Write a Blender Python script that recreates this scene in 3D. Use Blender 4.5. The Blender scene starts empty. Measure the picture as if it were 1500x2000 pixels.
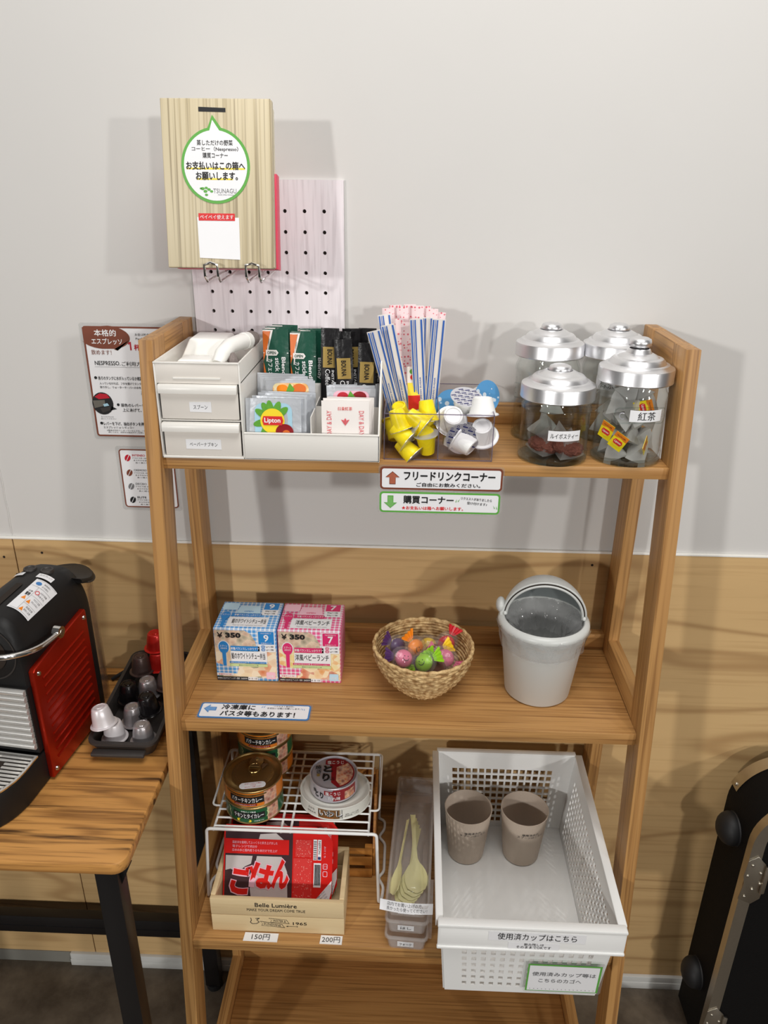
import bpy, bmesh, math, random
from mathutils import Matrix, Vector
random.seed(7)
sc = bpy.context.scene
COL = sc.collection
PI = math.pi

# ------------------------------------------------------------------ camera
cam_d = bpy.data.cameras.new('camera')
cam = bpy.data.objects.new('camera', cam_d)
COL.objects.link(cam)
F_PX, PITCH, YAW, ROLL = 1486.34, 23.355, 1.776, 0.664
a, y_, r_ = math.radians(PITCH), math.radians(YAW), math.radians(ROLL)
fw = Vector((-math.sin(y_) * math.cos(a), math.cos(y_) * math.cos(a), -math.sin(a)))
rt0 = Vector((math.cos(y_), math.sin(y_), 0))
up0 = rt0.cross(fw)
rt = rt0 * math.cos(r_) + up0 * math.sin(r_)
up = up0 * math.cos(r_) - rt0 * math.sin(r_)
m = Matrix((rt, up, -fw)).transposed().to_4x4()
m.translation = Vector((-0.0081, -1.0376, 1.4553))
cam.matrix_world = m
cam_d.sensor_fit = 'VERTICAL'
cam_d.sensor_height = 36.0
cam_d.lens = 36.0 * F_PX / 2000.0
cam_d.clip_start = 0.02
sc.camera = cam

# ------------------------------------------------------------------ light
sc.view_settings.view_transform = 'Standard'
sc.view_settings.look = 'None'
sc.view_settings.gamma = 1.0
sc.view_settings.use_curve_mapping = False
sc.view_settings.exposure = 0.16
world = bpy.data.worlds.new('world')
sc.world = world
world.use_nodes = True
wt = world.node_tree
wt.nodes.clear()
w_out = wt.nodes.new('ShaderNodeOutputWorld')
w_bg = wt.nodes.new('ShaderNodeBackground')
w_tc = wt.nodes.new('ShaderNodeTexCoord')
w_sep = wt.nodes.new('ShaderNodeSeparateXYZ')
w_rmp = wt.nodes.new('ShaderNodeValToRGB')
wt.links.new(w_tc.outputs['Generated'], w_sep.inputs[0])
w_map = wt.nodes.new('ShaderNodeMapRange')
w_map.inputs[1].default_value = -1.0
w_map.inputs[2].default_value = 1.0
wt.links.new(w_sep.outputs['Z'], w_map.inputs[0])
wt.links.new(w_map.outputs[0], w_rmp.inputs[0])
e = w_rmp.color_ramp.elements
e[0].position, e[0].color = 0.30, (0.05, 0.045, 0.04, 1)
e[1].position, e[1].color = 0.75, (0.78, 0.76, 0.74, 1)
x = w_rmp.color_ramp.elements.new(0.5)
x.color = (0.62, 0.605, 0.59, 1)
WORLD_STRENGTH = 0.105
w_bg.inputs[1].default_value = WORLD_STRENGTH
wt.links.new(w_rmp.outputs[0], w_bg.inputs[0])
wt.links.new(w_bg.outputs[0], w_out.inputs[0])


def lamp(name, loc, target, power, size, color):
    l = bpy.data.lights.new(name, 'AREA')
    l.shape = 'DISK'
    l.size = size
    l.energy = power
    l.color = color
    o = bpy.data.objects.new(name, l)
    COL.objects.link(o)
    o.location = loc
    d = Vector(target) - Vector(loc)
    o.rotation_euler = d.to_track_quat('-Z', 'Y').to_euler()
    return o


WARM = (1.0, 0.98, 0.95)


def spot(name, loc, target, power, color, cone=88.0):
    l = bpy.data.lights.new(name, 'SPOT')
    l.energy = power
    l.color = color
    l.shadow_soft_size = 0.11
    l.spot_size = math.radians(cone)
    l.spot_blend = 1.0
    o = bpy.data.objects.new(name, l)
    COL.objects.link(o)
    o.location = loc
    o.rotation_euler = (Vector(target) - Vector(loc)).to_track_quat('-Z', 'Y').to_euler()
    return o


spot('track_spot', (3.45, -4.0, 2.05), (-0.05, 0, 1.4), 166, WARM)
spot('track_spot', (1.70, -4.4, 2.0), (-0.05, 0, 1.4), 146, WARM)
spot('track_spot', (-2.45, -4.1, 2.1), (-0.05, 0, 1.4), 218, WARM)
lamp('ceiling_panel_light', (0.15, -0.85, 2.62), (0.1, -0.3, 0.9), 19, 1.1, WARM)


# ------------------------------------------------------------------ materials
def lin(c):
    c = c / 255.0
    return c / 12.92 if c <= 0.04045 else ((c + 0.055) / 1.055) ** 2.4


def rgb(r, g, b):
    return (lin(r), lin(g), lin(b), 1.0)


MATS = {}


def new_mat(name):
    mt = bpy.data.materials.new(name)
    mt.use_nodes = True
    nt = mt.node_tree
    nt.nodes.clear()
    out = nt.nodes.new('ShaderNodeOutputMaterial')
    MATS[name] = mt
    return mt, nt, out


def N(nt, kind, **kw):
    n = nt.nodes.new(kind)
    for k, v in kw.items():
        if k.startswith('i'):
            n.inputs[int(k[1:])].default_value = v
        else:
            setattr(n, k, v)
    return n


def math_node(nt, op, a, b=None, c=None):
    n = nt.nodes.new('ShaderNodeMath')
    n.operation = op
    for i, v in enumerate((a, b, c)):
        if v is None:
            continue
        if hasattr(v, 'is_linked') or isinstance(v, bpy.types.NodeSocket):
            nt.links.new(v, n.inputs[i])
        else:
            n.inputs[i].default_value = v
    return n.outputs[0]


def mix_rgb(nt, fac, c1, c2, mode='MIX'):
    n = nt.nodes.new('ShaderNodeMix')
    n.data_type = 'RGBA'
    n.blend_type = mode
    for sock, v in ((n.inputs[0], fac), (n.inputs[6], c1), (n.inputs[7], c2)):
        if isinstance(v, bpy.types.NodeSocket):
            nt.links.new(v, sock)
        else:
            sock.default_value = v
    return n.outputs[2]


def plain(name, col, rough=0.5, metal=0.0, spec=0.5, coat=0.0, vary=0.04, scale=40.0, bump=0.0, sss=0.0):
    """a principled surface whose colour carries a little procedural unevenness"""
    mt, nt, out = new_mat(name)
    b = nt.nodes.new('ShaderNodeBsdfPrincipled')
    tc = nt.nodes.new('ShaderNodeTexCoord')
    nz = N(nt, 'ShaderNodeTexNoise')
    nz.inputs['Scale'].default_value = scale
    nz.inputs['Detail'].default_value = 3.0
    nt.links.new(tc.outputs['Object'], nz.inputs['Vector'])
    dark = tuple(c * (1 - vary) for c in col[:3]) + (1,)
    light = tuple(min(1, c * (1 + vary)) for c in col[:3]) + (1,)
    nt.links.new(mix_rgb(nt, nz.outputs['Fac'], dark, light), b.inputs['Base Color'])
    b.inputs['Roughness'].default_value = rough
    b.inputs['Metallic'].default_value = metal
    b.inputs['Specular IOR Level'].default_value = spec
    b.inputs['Coat Weight'].default_value = coat
    if sss:
        b.inputs['Subsurface Weight'].default_value = sss
        b.inputs['Subsurface Radius'].default_value = (0.004, 0.004, 0.004)
    if bump:
        bp = N(nt, 'ShaderNodeBump')
        bp.inputs['Strength'].default_value = bump
        bp.inputs['Distance'].default_value = 0.002
        nt.links.new(nz.outputs['Fac'], bp.inputs['Height'])
        nt.links.new(bp.outputs[0], b.inputs['Normal'])
    nt.links.new(b.outputs[0], out.inputs[0])
    return mt


def clear(name, tint=(1, 1, 1, 1), ior=1.45, gloss=1.0, rough=0.03, milky=0.0, milk=(0.9, 0.9, 0.9, 1), wrinkle=0.0, wstr=0.25):
    """thin walled clear glass, acrylic or film: straight-through light, fresnel reflection, some milkiness"""
    mt, nt, out = new_mat(name)
    t = N(nt, 'ShaderNodeBsdfTransparent')
    t.inputs[0].default_value = tint
    g = N(nt, 'ShaderNodeBsdfGlossy')
    g.inputs['Roughness'].default_value = rough
    fr = N(nt, 'ShaderNodeFresnel')
    geo = nt.nodes.new('ShaderNodeNewGeometry')      # same reflection on both faces of a thin wall
    nt.links.new(math_node(nt, 'MULTIPLY_ADD', geo.outputs['Backfacing'], 1.0 / ior - ior, ior), fr.inputs[0])
    if wrinkle:
        tc = nt.nodes.new('ShaderNodeTexCoord')
        nz = N(nt, 'ShaderNodeTexNoise')
        nz.inputs['Scale'].default_value = wrinkle
        nz.inputs['Detail'].default_value = 2.0
        nt.links.new(tc.outputs['Object'], nz.inputs['Vector'])
        bp = N(nt, 'ShaderNodeBump')
        bp.inputs['Strength'].default_value = wstr
        bp.inputs['Distance'].default_value = 0.003
        nt.links.new(nz.outputs['Fac'], bp.inputs['Height'])
        nt.links.new(bp.outputs[0], g.inputs['Normal'])
        nt.links.new(bp.outputs[0], fr.inputs['Normal'])
    base = t.outputs[0]
    if milky:
        d = N(nt, 'ShaderNodeBsdfDiffuse')
        d.inputs[0].default_value = milk
        tl = N(nt, 'ShaderNodeBsdfTranslucent')
        tl.inputs[0].default_value = milk
        ad = N(nt, 'ShaderNodeMixShader', i0=0.4)
        nt.links.new(d.outputs[0], ad.inputs[1])
        nt.links.new(tl.outputs[0], ad.inputs[2])
        mx = N(nt, 'ShaderNodeMixShader', i0=milky)
        nt.links.new(t.outputs[0], mx.inputs[1])
        nt.links.new(ad.outputs[0], mx.inputs[2])
        base = mx.outputs[0]
    m2 = N(nt, 'ShaderNodeMixShader')
    nt.links.new(math_node(nt, 'MULTIPLY', fr.outputs[0], gloss), m2.inputs[0])
    nt.links.new(base, m2.inputs[1])
    nt.links.new(g.outputs[0], m2.inputs[2])
    nt.links.new(m2.outputs[0], out.inputs[0])
    return mt


def wood(name, axis, c_light, c_dark, c_pore, ring=26.0, ring_stretch=0.10, ring_scale=5.0, ring_amt=0.5,
         pore_scale=160.0, pore_along=0.05, pore_detail=4.0, ring_pow=2.5, pore_amt=0.5, rough=0.45, crack=0.0, spec=0.4, sheen_bump=0.15, seed=0.0, tilt=0.0):
    """wood with its grain along axis 0/1/2: contour rings, fine pores and, for old boards, dark cracks"""
    mt, nt, out = new_mat(name)
    b = nt.nodes.new('ShaderNodeBsdfPrincipled')
    tc = nt.nodes.new('ShaderNodeTexCoord')
    turn = N(nt, 'ShaderNodeMapping')      # lines the grain up with a leaning board
    turn.inputs['Rotation'].default_value = (tilt, 0, 0)
    nt.links.new(tc.outputs['Object'], turn.inputs[0])

    def stretched(k_along, k_across, shift):
        mp = N(nt, 'ShaderNodeMapping')
        s = [k_across] * 3
        s[axis] = k_along
        mp.inputs['Scale'].default_value = s
        mp.inputs['Location'].default_value = (shift + seed, shift * 2 + seed, shift * 3)
        nt.links.new(turn.outputs[0], mp.inputs[0])
        return mp.outputs[0]

    n1 = N(nt, 'ShaderNodeTexNoise')
    n1.inputs['Scale'].default_value = 1.0
    n1.inputs['Detail'].default_value = 2.0
    n1.inputs['Roughness'].default_value = 0.45
    nt.links.new(stretched(ring_scale * ring_stretch, ring_scale, 3.1), n1.inputs['Vector'])
    s = math_node(nt, 'SINE', math_node(nt, 'MULTIPLY', n1.outputs['Fac'], ring * 6.28))
    rings = math_node(nt, 'POWER', math_node(nt, 'MULTIPLY_ADD', s, 0.5, 0.5), ring_pow)
    n2 = N(nt, 'ShaderNodeTexNoise')
    n2.inputs['Scale'].default_value = 1.0
    n2.inputs['Detail'].default_value = pore_detail
    nt.links.new(stretched(pore_scale * pore_along, pore_scale, 7.7), n2.inputs['Vector'])
    pr_ = N(nt, 'ShaderNodeMapRange')
    pr_.inputs[1].default_value, pr_.inputs[2].default_value = 0.50, 0.68
    nt.links.new(n2.outputs['Fac'], pr_.inputs[0])
    n3 = N(nt, 'ShaderNodeTexNoise')
    n3.inputs['Scale'].default_value = 1.0
    n3.inputs['Detail'].default_value = 3.0
    nt.links.new(stretched(2.0, 14.0, 1.3), n3.inputs['Vector'])
    col = mix_rgb(nt, n3.outputs['Fac'], c_light, tuple((c_light[i] * 0.72 + c_dark[i] * 0.28) for i in range(3)) + (1,))
    col = mix_rgb(nt, math_node(nt, 'MULTIPLY', rings, ring_amt), col, c_dark)
    col = mix_rgb(nt, math_node(nt, 'MULTIPLY', pr_.outputs[0], pore_amt), col, c_pore)
    if crack:
        n4 = N(nt, 'ShaderNodeTexNoise')
        n4.inputs['Scale'].default_value = 1.0
        n4.inputs['Detail'].default_value = 5.0
        nt.links.new(stretched(4.0, 62.0, 5.5), n4.inputs['Vector'])
        cr = N(nt, 'ShaderNodeMapRange')
        cr.inputs[1].default_value, cr.inputs[2].default_value = 0.575, 0.66
        nt.links.new(n4.outputs['Fac'], cr.inputs[0])
        col = mix_rgb(nt, math_node(nt, 'MULTIPLY', cr.outputs[0], crack), col, rgb(58, 34, 16))
    nt.links.new(col, b.inputs['Base Color'])
    b.inputs['Roughness'].default_value = rough
    b.inputs['Specular IOR Level'].default_value = spec
    bp = N(nt, 'ShaderNodeBump')
    bp.inputs['Strength'].default_value = sheen_bump
    bp.inputs['Distance'].default_value = 0.001
    nt.links.new(n2.outputs['Fac'], bp.inputs['Height'])
    nt.links.new(bp.outputs[0], b.inputs['Normal'])
    nt.links.new(b.outputs[0], out.inputs[0])
    return mt


OAK = dict(c_light=rgb(188, 142, 86), c_dark=rgb(152, 106, 58), c_pore=rgb(116, 76, 38), ring=6.0, ring_scale=42.0,
           ring_stretch=0.025, ring_amt=0.5, pore_scale=320.0, pore_along=0.018, pore_detail=2.0, pore_amt=0.6, rough=0.42)
oak_x = wood('oak_grain_across', 0, **OAK)
oak_y = wood('oak_grain_deep', 1, **OAK)
oak_lean = wood('oak_grain_leaning', 2, tilt=math.atan(0.1334), **OAK)
oak_z = wood('oak_grain_upright', 2, **OAK)
panel_wood = wood('maple_ply', 0, rgb(214, 180, 128), rgb(140, 100, 58), rgb(176, 138, 92), ring=13.0, ring_scale=3.6, ring_stretch=0.22, ring_pow=10.0,
                  ring_amt=0.5, pore_scale=150.0, pore_along=0.03, pore_amt=0.4, rough=0.5)
table_wood = wood('rustic_board', 0, rgb(214, 156, 86), rgb(130, 84, 40), rgb(96, 58, 26), ring=10.0, ring_scale=16.0, ring_stretch=0.10,
                  ring_amt=0.5, pore_scale=170.0, pore_along=0.04, pore_amt=0.7, rough=0.4, crack=0.95)
box_wood = wood('grey_pine_print', 2, rgb(214, 201, 170), rgb(176, 160, 126), rgb(122, 106, 80), ring=6.0, ring_scale=55.0, ring_pow=5.0,
                ring_stretch=0.006, ring_amt=0.6, pore_along=0.010, pore_detail=1.0, pore_scale=330.0, pore_amt=0.6, rough=0.45, tilt=0.1698)
crate_wood = wood('pale_pine', 0, rgb(226, 203, 160), rgb(205, 178, 132), rgb(196, 166, 118), ring=5.0, ring_scale=8.0, ring_amt=0.3,
                  pore_scale=200.0, pore_amt=0.3, rough=0.6)
slat_wood = wood('brown_slat', 0, rgb(196, 134, 62), rgb(150, 92, 36), rgb(112, 66, 26), ring=6.0, ring_scale=14.0, pore_scale=200.0, rough=0.5)
peg_wood = wood('white_grain_board', 2, rgb(236, 230, 234), rgb(220, 212, 216), rgb(196, 188, 192), ring=12.0, ring_scale=18.0, ring_stretch=0.05,
                ring_amt=0.4, pore_scale=260.0, pore_amt=0.5, rough=0.5)
wall_white = plain('wall_paint', rgb(208, 206, 203), 0.7, vary=0.015, scale=9, bump=0.12)
caulk = plain('white_caulk', rgb(236, 234, 228), 0.5)
skirting = plain('grey_white_skirting', rgb(206, 206, 202), 0.5, vary=0.05, scale=14)
skirting_grey = plain('bare_grey_skirting', rgb(128, 126, 118), 0.7, vary=0.08, scale=14)
dark_gap = plain('dark_gap', rgb(40, 30, 22), 0.9)


def concrete():
    mt, nt, out = new_mat('concrete')
    b = nt.nodes.new('ShaderNodeBsdfPrincipled')
    tc = nt.nodes.new('ShaderNodeTexCoord')
    n1 = N(nt, 'ShaderNodeTexNoise')
    n1.inputs['Scale'].default_value = 9.0
    n1.inputs['Detail'].default_value = 8.0
    n1.inputs['Roughness'].default_value = 0.65
    nt.links.new(tc.outputs['Object'], n1.inputs['Vector'])
    n2 = N(nt, 'ShaderNodeTexNoise')
    n2.inputs['Scale'].default_value = 60.0
    n2.inputs['Detail'].default_value = 5.0
    nt.links.new(tc.outputs['Object'], n2.inputs['Vector'])
    r1 = N(nt, 'ShaderNodeMapRange')
    r1.inputs[1].default_value, r1.inputs[2].default_value = 0.35, 0.65
    nt.links.new(n1.outputs['Fac'], r1.inputs[0])
    c = mix_rgb(nt, r1.outputs[0], rgb(70, 60, 50), rgb(124, 112, 96))
    c = mix_rgb(nt, math_node(nt, 'MULTIPLY', n2.outputs['Fac'], 0.4), c, rgb(70, 62, 52))
    nt.links.new(c, b.inputs['Base Color'])
    b.inputs['Roughness'].default_value = 0.55
    bp = N(nt, 'ShaderNodeBump')
    bp.inputs['Strength'].default_value = 0.2
    nt.links.new(n1.outputs['Fac'], bp.inputs['Height'])
    nt.links.new(bp.outputs[0], b.inputs['Normal'])
    nt.links.new(b.outputs[0], out.inputs[0])
    return mt


floor_mat = concrete()


def gingham(name, c):
    mt, nt, out = new_mat(name)
    b = nt.nodes.new('ShaderNodeBsdfPrincipled')
    tc = nt.nodes.new('ShaderNodeTexCoord')
    sp = nt.nodes.new('ShaderNodeSeparateXYZ')
    nt.links.new(tc.outputs['Object'], sp.inputs[0])
    k = 2 * PI / 0.0062
    st = []
    v = math_node(nt, 'SUBTRACT', sp.outputs['Z'], sp.outputs['Y'])
    for s in (sp.outputs['X'], v):
        st.append(math_node(nt, 'GREATER_THAN', math_node(nt, 'SINE', math_node(nt, 'MULTIPLY', s, k)), -0.45))
    f = math_node(nt, 'MULTIPLY', math_node(nt, 'ADD', st[0], st[1]), 0.48)
    nt.links.new(mix_rgb(nt, f, rgb(232, 236, 240), c), b.inputs['Base Color'])
    b.inputs['Roughness'].default_value = 0.35
    nt.links.new(b.outputs[0], out.inputs[0])
    return mt


def blobs(name, cols, scale=130.0, rough=0.35):
    mt, nt, out = new_mat(name)
    b = nt.nodes.new('ShaderNodeBsdfPrincipled')
    tc = nt.nodes.new('ShaderNodeTexCoord')
    v = N(nt, 'ShaderNodeTexVoronoi')
    v.inputs['Scale'].default_value = scale
    nt.links.new(tc.outputs['Object'], v.inputs['Vector'])
    sp = nt.nodes.new('ShaderNodeSeparateColor')
    nt.links.new(v.outputs['Color'], sp.inputs[0])
    rp = nt.nodes.new('ShaderNodeValToRGB')
    rp.color_ramp.interpolation = 'CONSTANT'
    el = rp.color_ramp.elements
    while len(el) < len(cols):
        el.new(0.5)
    for i, c in enumerate(cols):
        el[i].position = i / len(cols)
        el[i].color = c
    nt.links.new(sp.outputs[0], rp.inputs[0])
    c = mix_rgb(nt, math_node(nt, 'MULTIPLY', v.outputs['Distance'], 0.55), rp.outputs[0], rgb(255, 236, 206))
    nt.links.new(c, b.inputs['Base Color'])
    b.inputs['Roughness'].default_value = rough
    nt.links.new(b.outputs[0], out.inputs[0])
    return mt


def dotted(name, base, dot, scale=170.0, thr=0.32):
    mt, nt, out = new_mat(name)
    b = nt.nodes.new('ShaderNodeBsdfPrincipled')
    tc = nt.nodes.new('ShaderNodeTexCoord')
    v = N(nt, 'ShaderNodeTexVoronoi')
    v.inputs['Scale'].default_value = scale
    v.inputs['Randomness'].default_value = 0.5
    nt.links.new(tc.outputs['Object'], v.inputs['Vector'])
    f = math_node(nt, 'LESS_THAN', v.outputs['Distance'], thr)
    nt.links.new(mix_rgb(nt, f, base, dot), b.inputs['Base Color'])
    b.inputs['Roughness'].default_value = 0.5
    nt.links.new(b.outputs[0], out.inputs[0])
    return mt


def striped(name, c1, c2, period, duty, axis, rough=0.5, metal=0.0):
    mt, nt, out = new_mat(name)
    b = nt.nodes.new('ShaderNodeBsdfPrincipled')
    tc = nt.nodes.new('ShaderNodeTexCoord')
    sp = nt.nodes.new('ShaderNodeSeparateXYZ')
    nt.links.new(tc.outputs['Object'], sp.inputs[0])
    f = math_node(nt, 'LESS_THAN', math_node(nt, 'FRACT', math_node(nt, 'MULTIPLY', sp.outputs[axis], 1 / period)), duty)
    nt.links.new(mix_rgb(nt, f, c1, c2), b.inputs['Base Color'])
    b.inputs['Roughness'].default_value = rough
    b.inputs['Metallic'].default_value = metal
    nt.links.new(b.outputs[0], out.inputs[0])
    return mt


def weave():
    mt, nt, out = new_mat('seagrass_weave')
    b = nt.nodes.new('ShaderNodeBsdfPrincipled')
    tc = nt.nodes.new('ShaderNodeTexCoord')
    n1 = N(nt, 'ShaderNodeTexNoise')
    n1.inputs['Scale'].default_value = 140.0
    n1.inputs['Detail'].default_value = 2.0
    nt.links.new(tc.outputs['Object'], n1.inputs['Vector'])
    r1 = N(nt, 'ShaderNodeMapRange')
    r1.inputs[1].default_value, r1.inputs[2].default_value = 0.35, 0.65
    nt.links.new(n1.outputs['Fac'], r1.inputs[0])
    c = mix_rgb(nt, r1.outputs[0], rgb(160, 120, 72), rgb(226, 194, 140))
    nt.links.new(c, b.inputs['Base Color'])
    b.inputs['Roughness'].default_value = 0.65
    nt.links.new(b.outputs[0], out.inputs[0])
    return mt


seagrass = weave()
white_plastic = plain('white_plastic', rgb(228, 225, 219), 0.35, vary=0.01)
warm_white_plastic = plain('warm_white_plastic', rgb(226, 220, 212), 0.38, vary=0.01)
pure_white = plain('bright_white_plastic', rgb(244, 243, 238), 0.35, vary=0.01)
basket_white = plain('basket_white', rgb(238, 238, 236), 0.38, vary=0.01)
paper = plain('white_paper', rgb(238, 238, 240), 0.45, vary=0.01)
ink = plain('black_ink', rgb(22, 22, 24), 0.5, vary=0.0)
ink_grey = plain('grey_ink', rgb(120, 120, 122), 0.5, vary=0.0)
ink_white = plain('white_ink', rgb(240, 240, 240), 0.5, vary=0.0)
brown_print = plain('brown_print', rgb(122, 62, 40), 0.45, vary=0.05)
arrow_brown = plain('arrow_brown', rgb(176, 98, 72), 0.45, vary=0.15, scale=300)
green_print = plain('green_print', rgb(96, 170, 72), 0.45, vary=0.05)
arrow_green = plain('arrow_green', rgb(120, 184, 100), 0.45, vary=0.15, scale=300)
blue_print = plain('blue_print', rgb(62, 126, 190), 0.45, vary=0.05)
arrow_blue = plain('arrow_blue', rgb(110, 160, 214), 0.45, vary=0.15, scale=300)
red_print = plain('red_print', rgb(216, 42, 44), 0.4, vary=0.02)
crimson = plain('crimson_print', rgb(190, 24, 46), 0.4, vary=0.02)
yellow_print = plain('yellow_print', rgb(250, 226, 70), 0.4, vary=0.02)
red_book = plain('red_box_back', rgb(226, 60, 92), 0.4)
cream = plain('cream_card', rgb(238, 230, 204), 0.5)
chrome = plain('chrome', rgb(226, 224, 220), 0.12, metal=1.0, vary=0.0)
chrome_soft = plain('satin_chrome', rgb(226, 224, 220), 0.22, metal=0.55, vary=0.0)
steel = plain('brushed_steel', rgb(190, 184, 172), 0.32, metal=1.0, vary=0.06, scale=200)
alu = plain('spun_aluminium', rgb(236, 236, 238), 0.36, metal=1.0, vary=0.02)
black_plastic = plain('black_plastic', rgb(26, 25, 25), 0.5, vary=0.05, spec=0.3)
black_metal = plain('black_metal', rgb(18, 16, 17), 0.4, vary=0.05)
black_rubber = plain('black_rubber', rgb(20, 20, 22), 0.6)
black_cloth = plain('black_case_skin', rgb(13, 12, 12), 0.7, vary=0.2, scale=600, bump=0.3, spec=0.15)
tray_grey = plain('charcoal_plastic', rgb(52, 48, 46), 0.5)
red_metal = plain('red_anodised', rgb(176, 38, 16), 0.30, metal=0.7, vary=0.03)
grey_plastic = plain('grey_plastic', rgb(204, 206, 203), 0.35, vary=0.01)
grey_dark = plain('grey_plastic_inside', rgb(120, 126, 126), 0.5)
jar_glass = clear('jar_glass', (0.975, 0.985, 0.98, 1), 1.5, 0.8, 0.02, wrinkle=30.0, wstr=0.12)
jar_thick = clear('thick_glass', (0.82, 0.86, 0.85, 1), 1.5, 1.0, 0.02)
acrylic = clear('acrylic', (0.975, 0.97, 0.98, 1), 1.45, 0.8, 0.02)
acrylic_edge = clear('acrylic_edge', (0.55, 0.52, 0.60, 1), 1.45, 1.0, 0.05, milky=0.25, milk=(0.55, 0.5, 0.6, 1))
pp_plastic = clear('frosted_plastic', (0.98, 0.97, 0.965, 1), 1.35, 0.6, 0.2, milky=0.22, milk=(0.92, 0.90, 0.89, 1))
film = clear('clear_film', (0.985, 0.985, 0.985, 1), 1.4, 1.0, 0.08, milky=0.10, wrinkle=110.0, wstr=1.0)
bin_bag = clear('bin_bag_film', (0.9, 0.9, 0.9, 1), 1.45, 1.0, 0.12, milky=0.26, wrinkle=75.0, wstr=1.3)
tank_plastic = clear('tank_plastic', (0.90, 0.87, 0.84, 1), 1.45, 0.9, 0.03, milky=0.04)
laminate = clear('laminate_film', (0.97, 0.97, 0.97, 1), 1.4, 0.5, 0.1, milky=0.08)
tea_mesh = clear('tea_bag_mesh', (0.88, 0.87, 0.86, 1), 1.2, 0.3, 0.4, milky=0.74, milk=(0.88, 0.87, 0.86, 1))
tea_mesh_clear = clear('thin_tea_bag_mesh', (0.9, 0.88, 0.86, 1), 1.3, 0.5, 0.3, milky=0.30, milk=(0.75, 0.72, 0.70, 1))
rooibos = plain('rooibos_leaves', rgb(120, 66, 52), 0.8, vary=0.6, scale=700, bump=0.8)
tea_leaf = plain('dark_tea_leaves', rgb(70, 52, 46), 0.8, vary=0.5, scale=700, bump=0.6)
foil = plain('silver_sachet', rgb(206, 210, 216), 0.3, metal=0.35, vary=0.04, scale=120, bump=0.25)
foil_black = plain('black_sachet', rgb(26, 25, 27), 0.28, vary=0.1, scale=120, bump=0.3)
gold = plain('gold_print', rgb(180, 152, 86), 0.35, metal=0.5)
deep_green = plain('green_sachet', rgb(20, 78, 60), 0.35, vary=0.06, scale=150, bump=0.2)
orange_print = plain('orange_print', rgb(222, 112, 40), 0.4)
sky_print = plain('pale_blue_print', rgb(168, 208, 226), 0.4)
leaf_print = plain('leaf_print', rgb(92, 160, 50), 0.4, vary=0.25, scale=300)
lemon_print = plain('lemon_print', rgb(246, 218, 44), 0.4, vary=0.05)
pale_pink = plain('pale_pink_print', rgb(240, 190, 206), 0.4)
white_sachet = plain('white_sachet', rgb(240, 234, 230), 0.45, vary=0.02)
pink_ink = plain('pink_ink', rgb(220, 90, 100), 0.45)
pink_dots = dotted('pink_dotted_paper', rgb(246, 224, 226), rgb(226, 112, 126), 250.0, 0.34)
blue_stripe = plain('blue_stripe', rgb(52, 104, 192), 0.45)
yellow_cup = plain('yellow_cup', rgb(246, 224, 26), 0.32, vary=0.02, sss=0.15)
white_cup = plain('white_cup', rgb(242, 242, 240), 0.32, vary=0.01)
silver_lid = plain('silver_foil_lid', rgb(214, 214, 220), 0.3, metal=0.6)
navy_ink = plain('navy_ink', rgb(40, 44, 104), 0.4)
blue_lid = dotted('blue_printed_lid', rgb(92, 160, 214), rgb(224, 236, 246), 130.0, 0.42)
blue_ging = gingham('blue_gingham', rgb(64, 150, 216))
pink_ging = gingham('pink_gingham', rgb(228, 78, 136))
sky_blue = plain('bright_blue_print', rgb(40, 134, 206), 0.4)
hot_pink = plain('hot_pink_print', rgb(218, 44, 110), 0.4)
light_blue_card = plain('light_blue_card', rgb(190, 222, 240), 0.4)
light_pink_card = plain('light_pink_card', rgb(246, 196, 212), 0.4)
food_cream = blobs('creamy_food_print', [rgb(236, 214, 176), rgb(226, 196, 160), rgb(216, 120, 72), rgb(240, 226, 200), rgb(70, 104, 62), rgb(232, 202, 170), rgb(226, 150, 110)], 95)
food_red = blobs('tomato_food_print', [rgb(208, 84, 40), rgb(238, 200, 150), rgb(222, 120, 60), rgb(244, 222, 180), rgb(190, 60, 36), rgb(230, 160, 90)], 115)
food_yellow = blobs('yellow_food_print', [rgb(236, 206, 110), rgb(240, 222, 160), rgb(232, 168, 80), rgb(244, 232, 190)], 130)
food_grey = blobs('muted_food_print', [rgb(196, 160, 140), rgb(168, 150, 136), rgb(206, 176, 156), rgb(150, 140, 120)], 160)
curry_print = blobs('curry_print', [rgb(196, 104, 84), rgb(172, 80, 60), rgb(214, 134, 100), rgb(150, 64, 52)], 170)
meat_print = blobs('grilled_meat_print', [rgb(170, 62, 40), rgb(206, 112, 70), rgb(140, 40, 30), rgb(214, 140, 90)], 190)
pale_green = plain('pale_green_print', rgb(206, 222, 160), 0.4)
can_orange = plain('orange_can_print', rgb(226, 128, 34), 0.32)
can_green = plain('green_can_print', rgb(24, 92, 52), 0.32)
can_gold = plain('gold_tin', rgb(178, 150, 98), 0.3, metal=0.9, vary=0.05)
can_white = plain('white_can_print', rgb(222, 222, 214), 0.35)
can_brown = plain('brown_can_print', rgb(122, 84, 44), 0.35)
can_red = plain('dark_red_can_print', rgb(142, 26, 34), 0.32)
can_lilac = plain('silver_lilac_tin', rgb(208, 204, 212), 0.3, metal=0.5)
wire_white = plain('white_coated_wire', rgb(238, 238, 236), 0.35)
cup_beige = plain('beige_fibre_cup', rgb(196, 180, 164), 0.6, vary=0.05, scale=500)
spoon_cream = plain('cream_spoon', rgb(228, 222, 168), 0.4, sss=0.1)
rice_red = plain('red_rice_film', rgb(216, 32, 28), 0.25, coat=0.3)
rice_dark = plain('dark_rice_film', rgb(66, 46, 50), 0.25, coat=0.3)
rice_grey = plain('grey_rice_film', rgb(200, 192, 190), 0.3, vary=0.12, scale=30)
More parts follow.
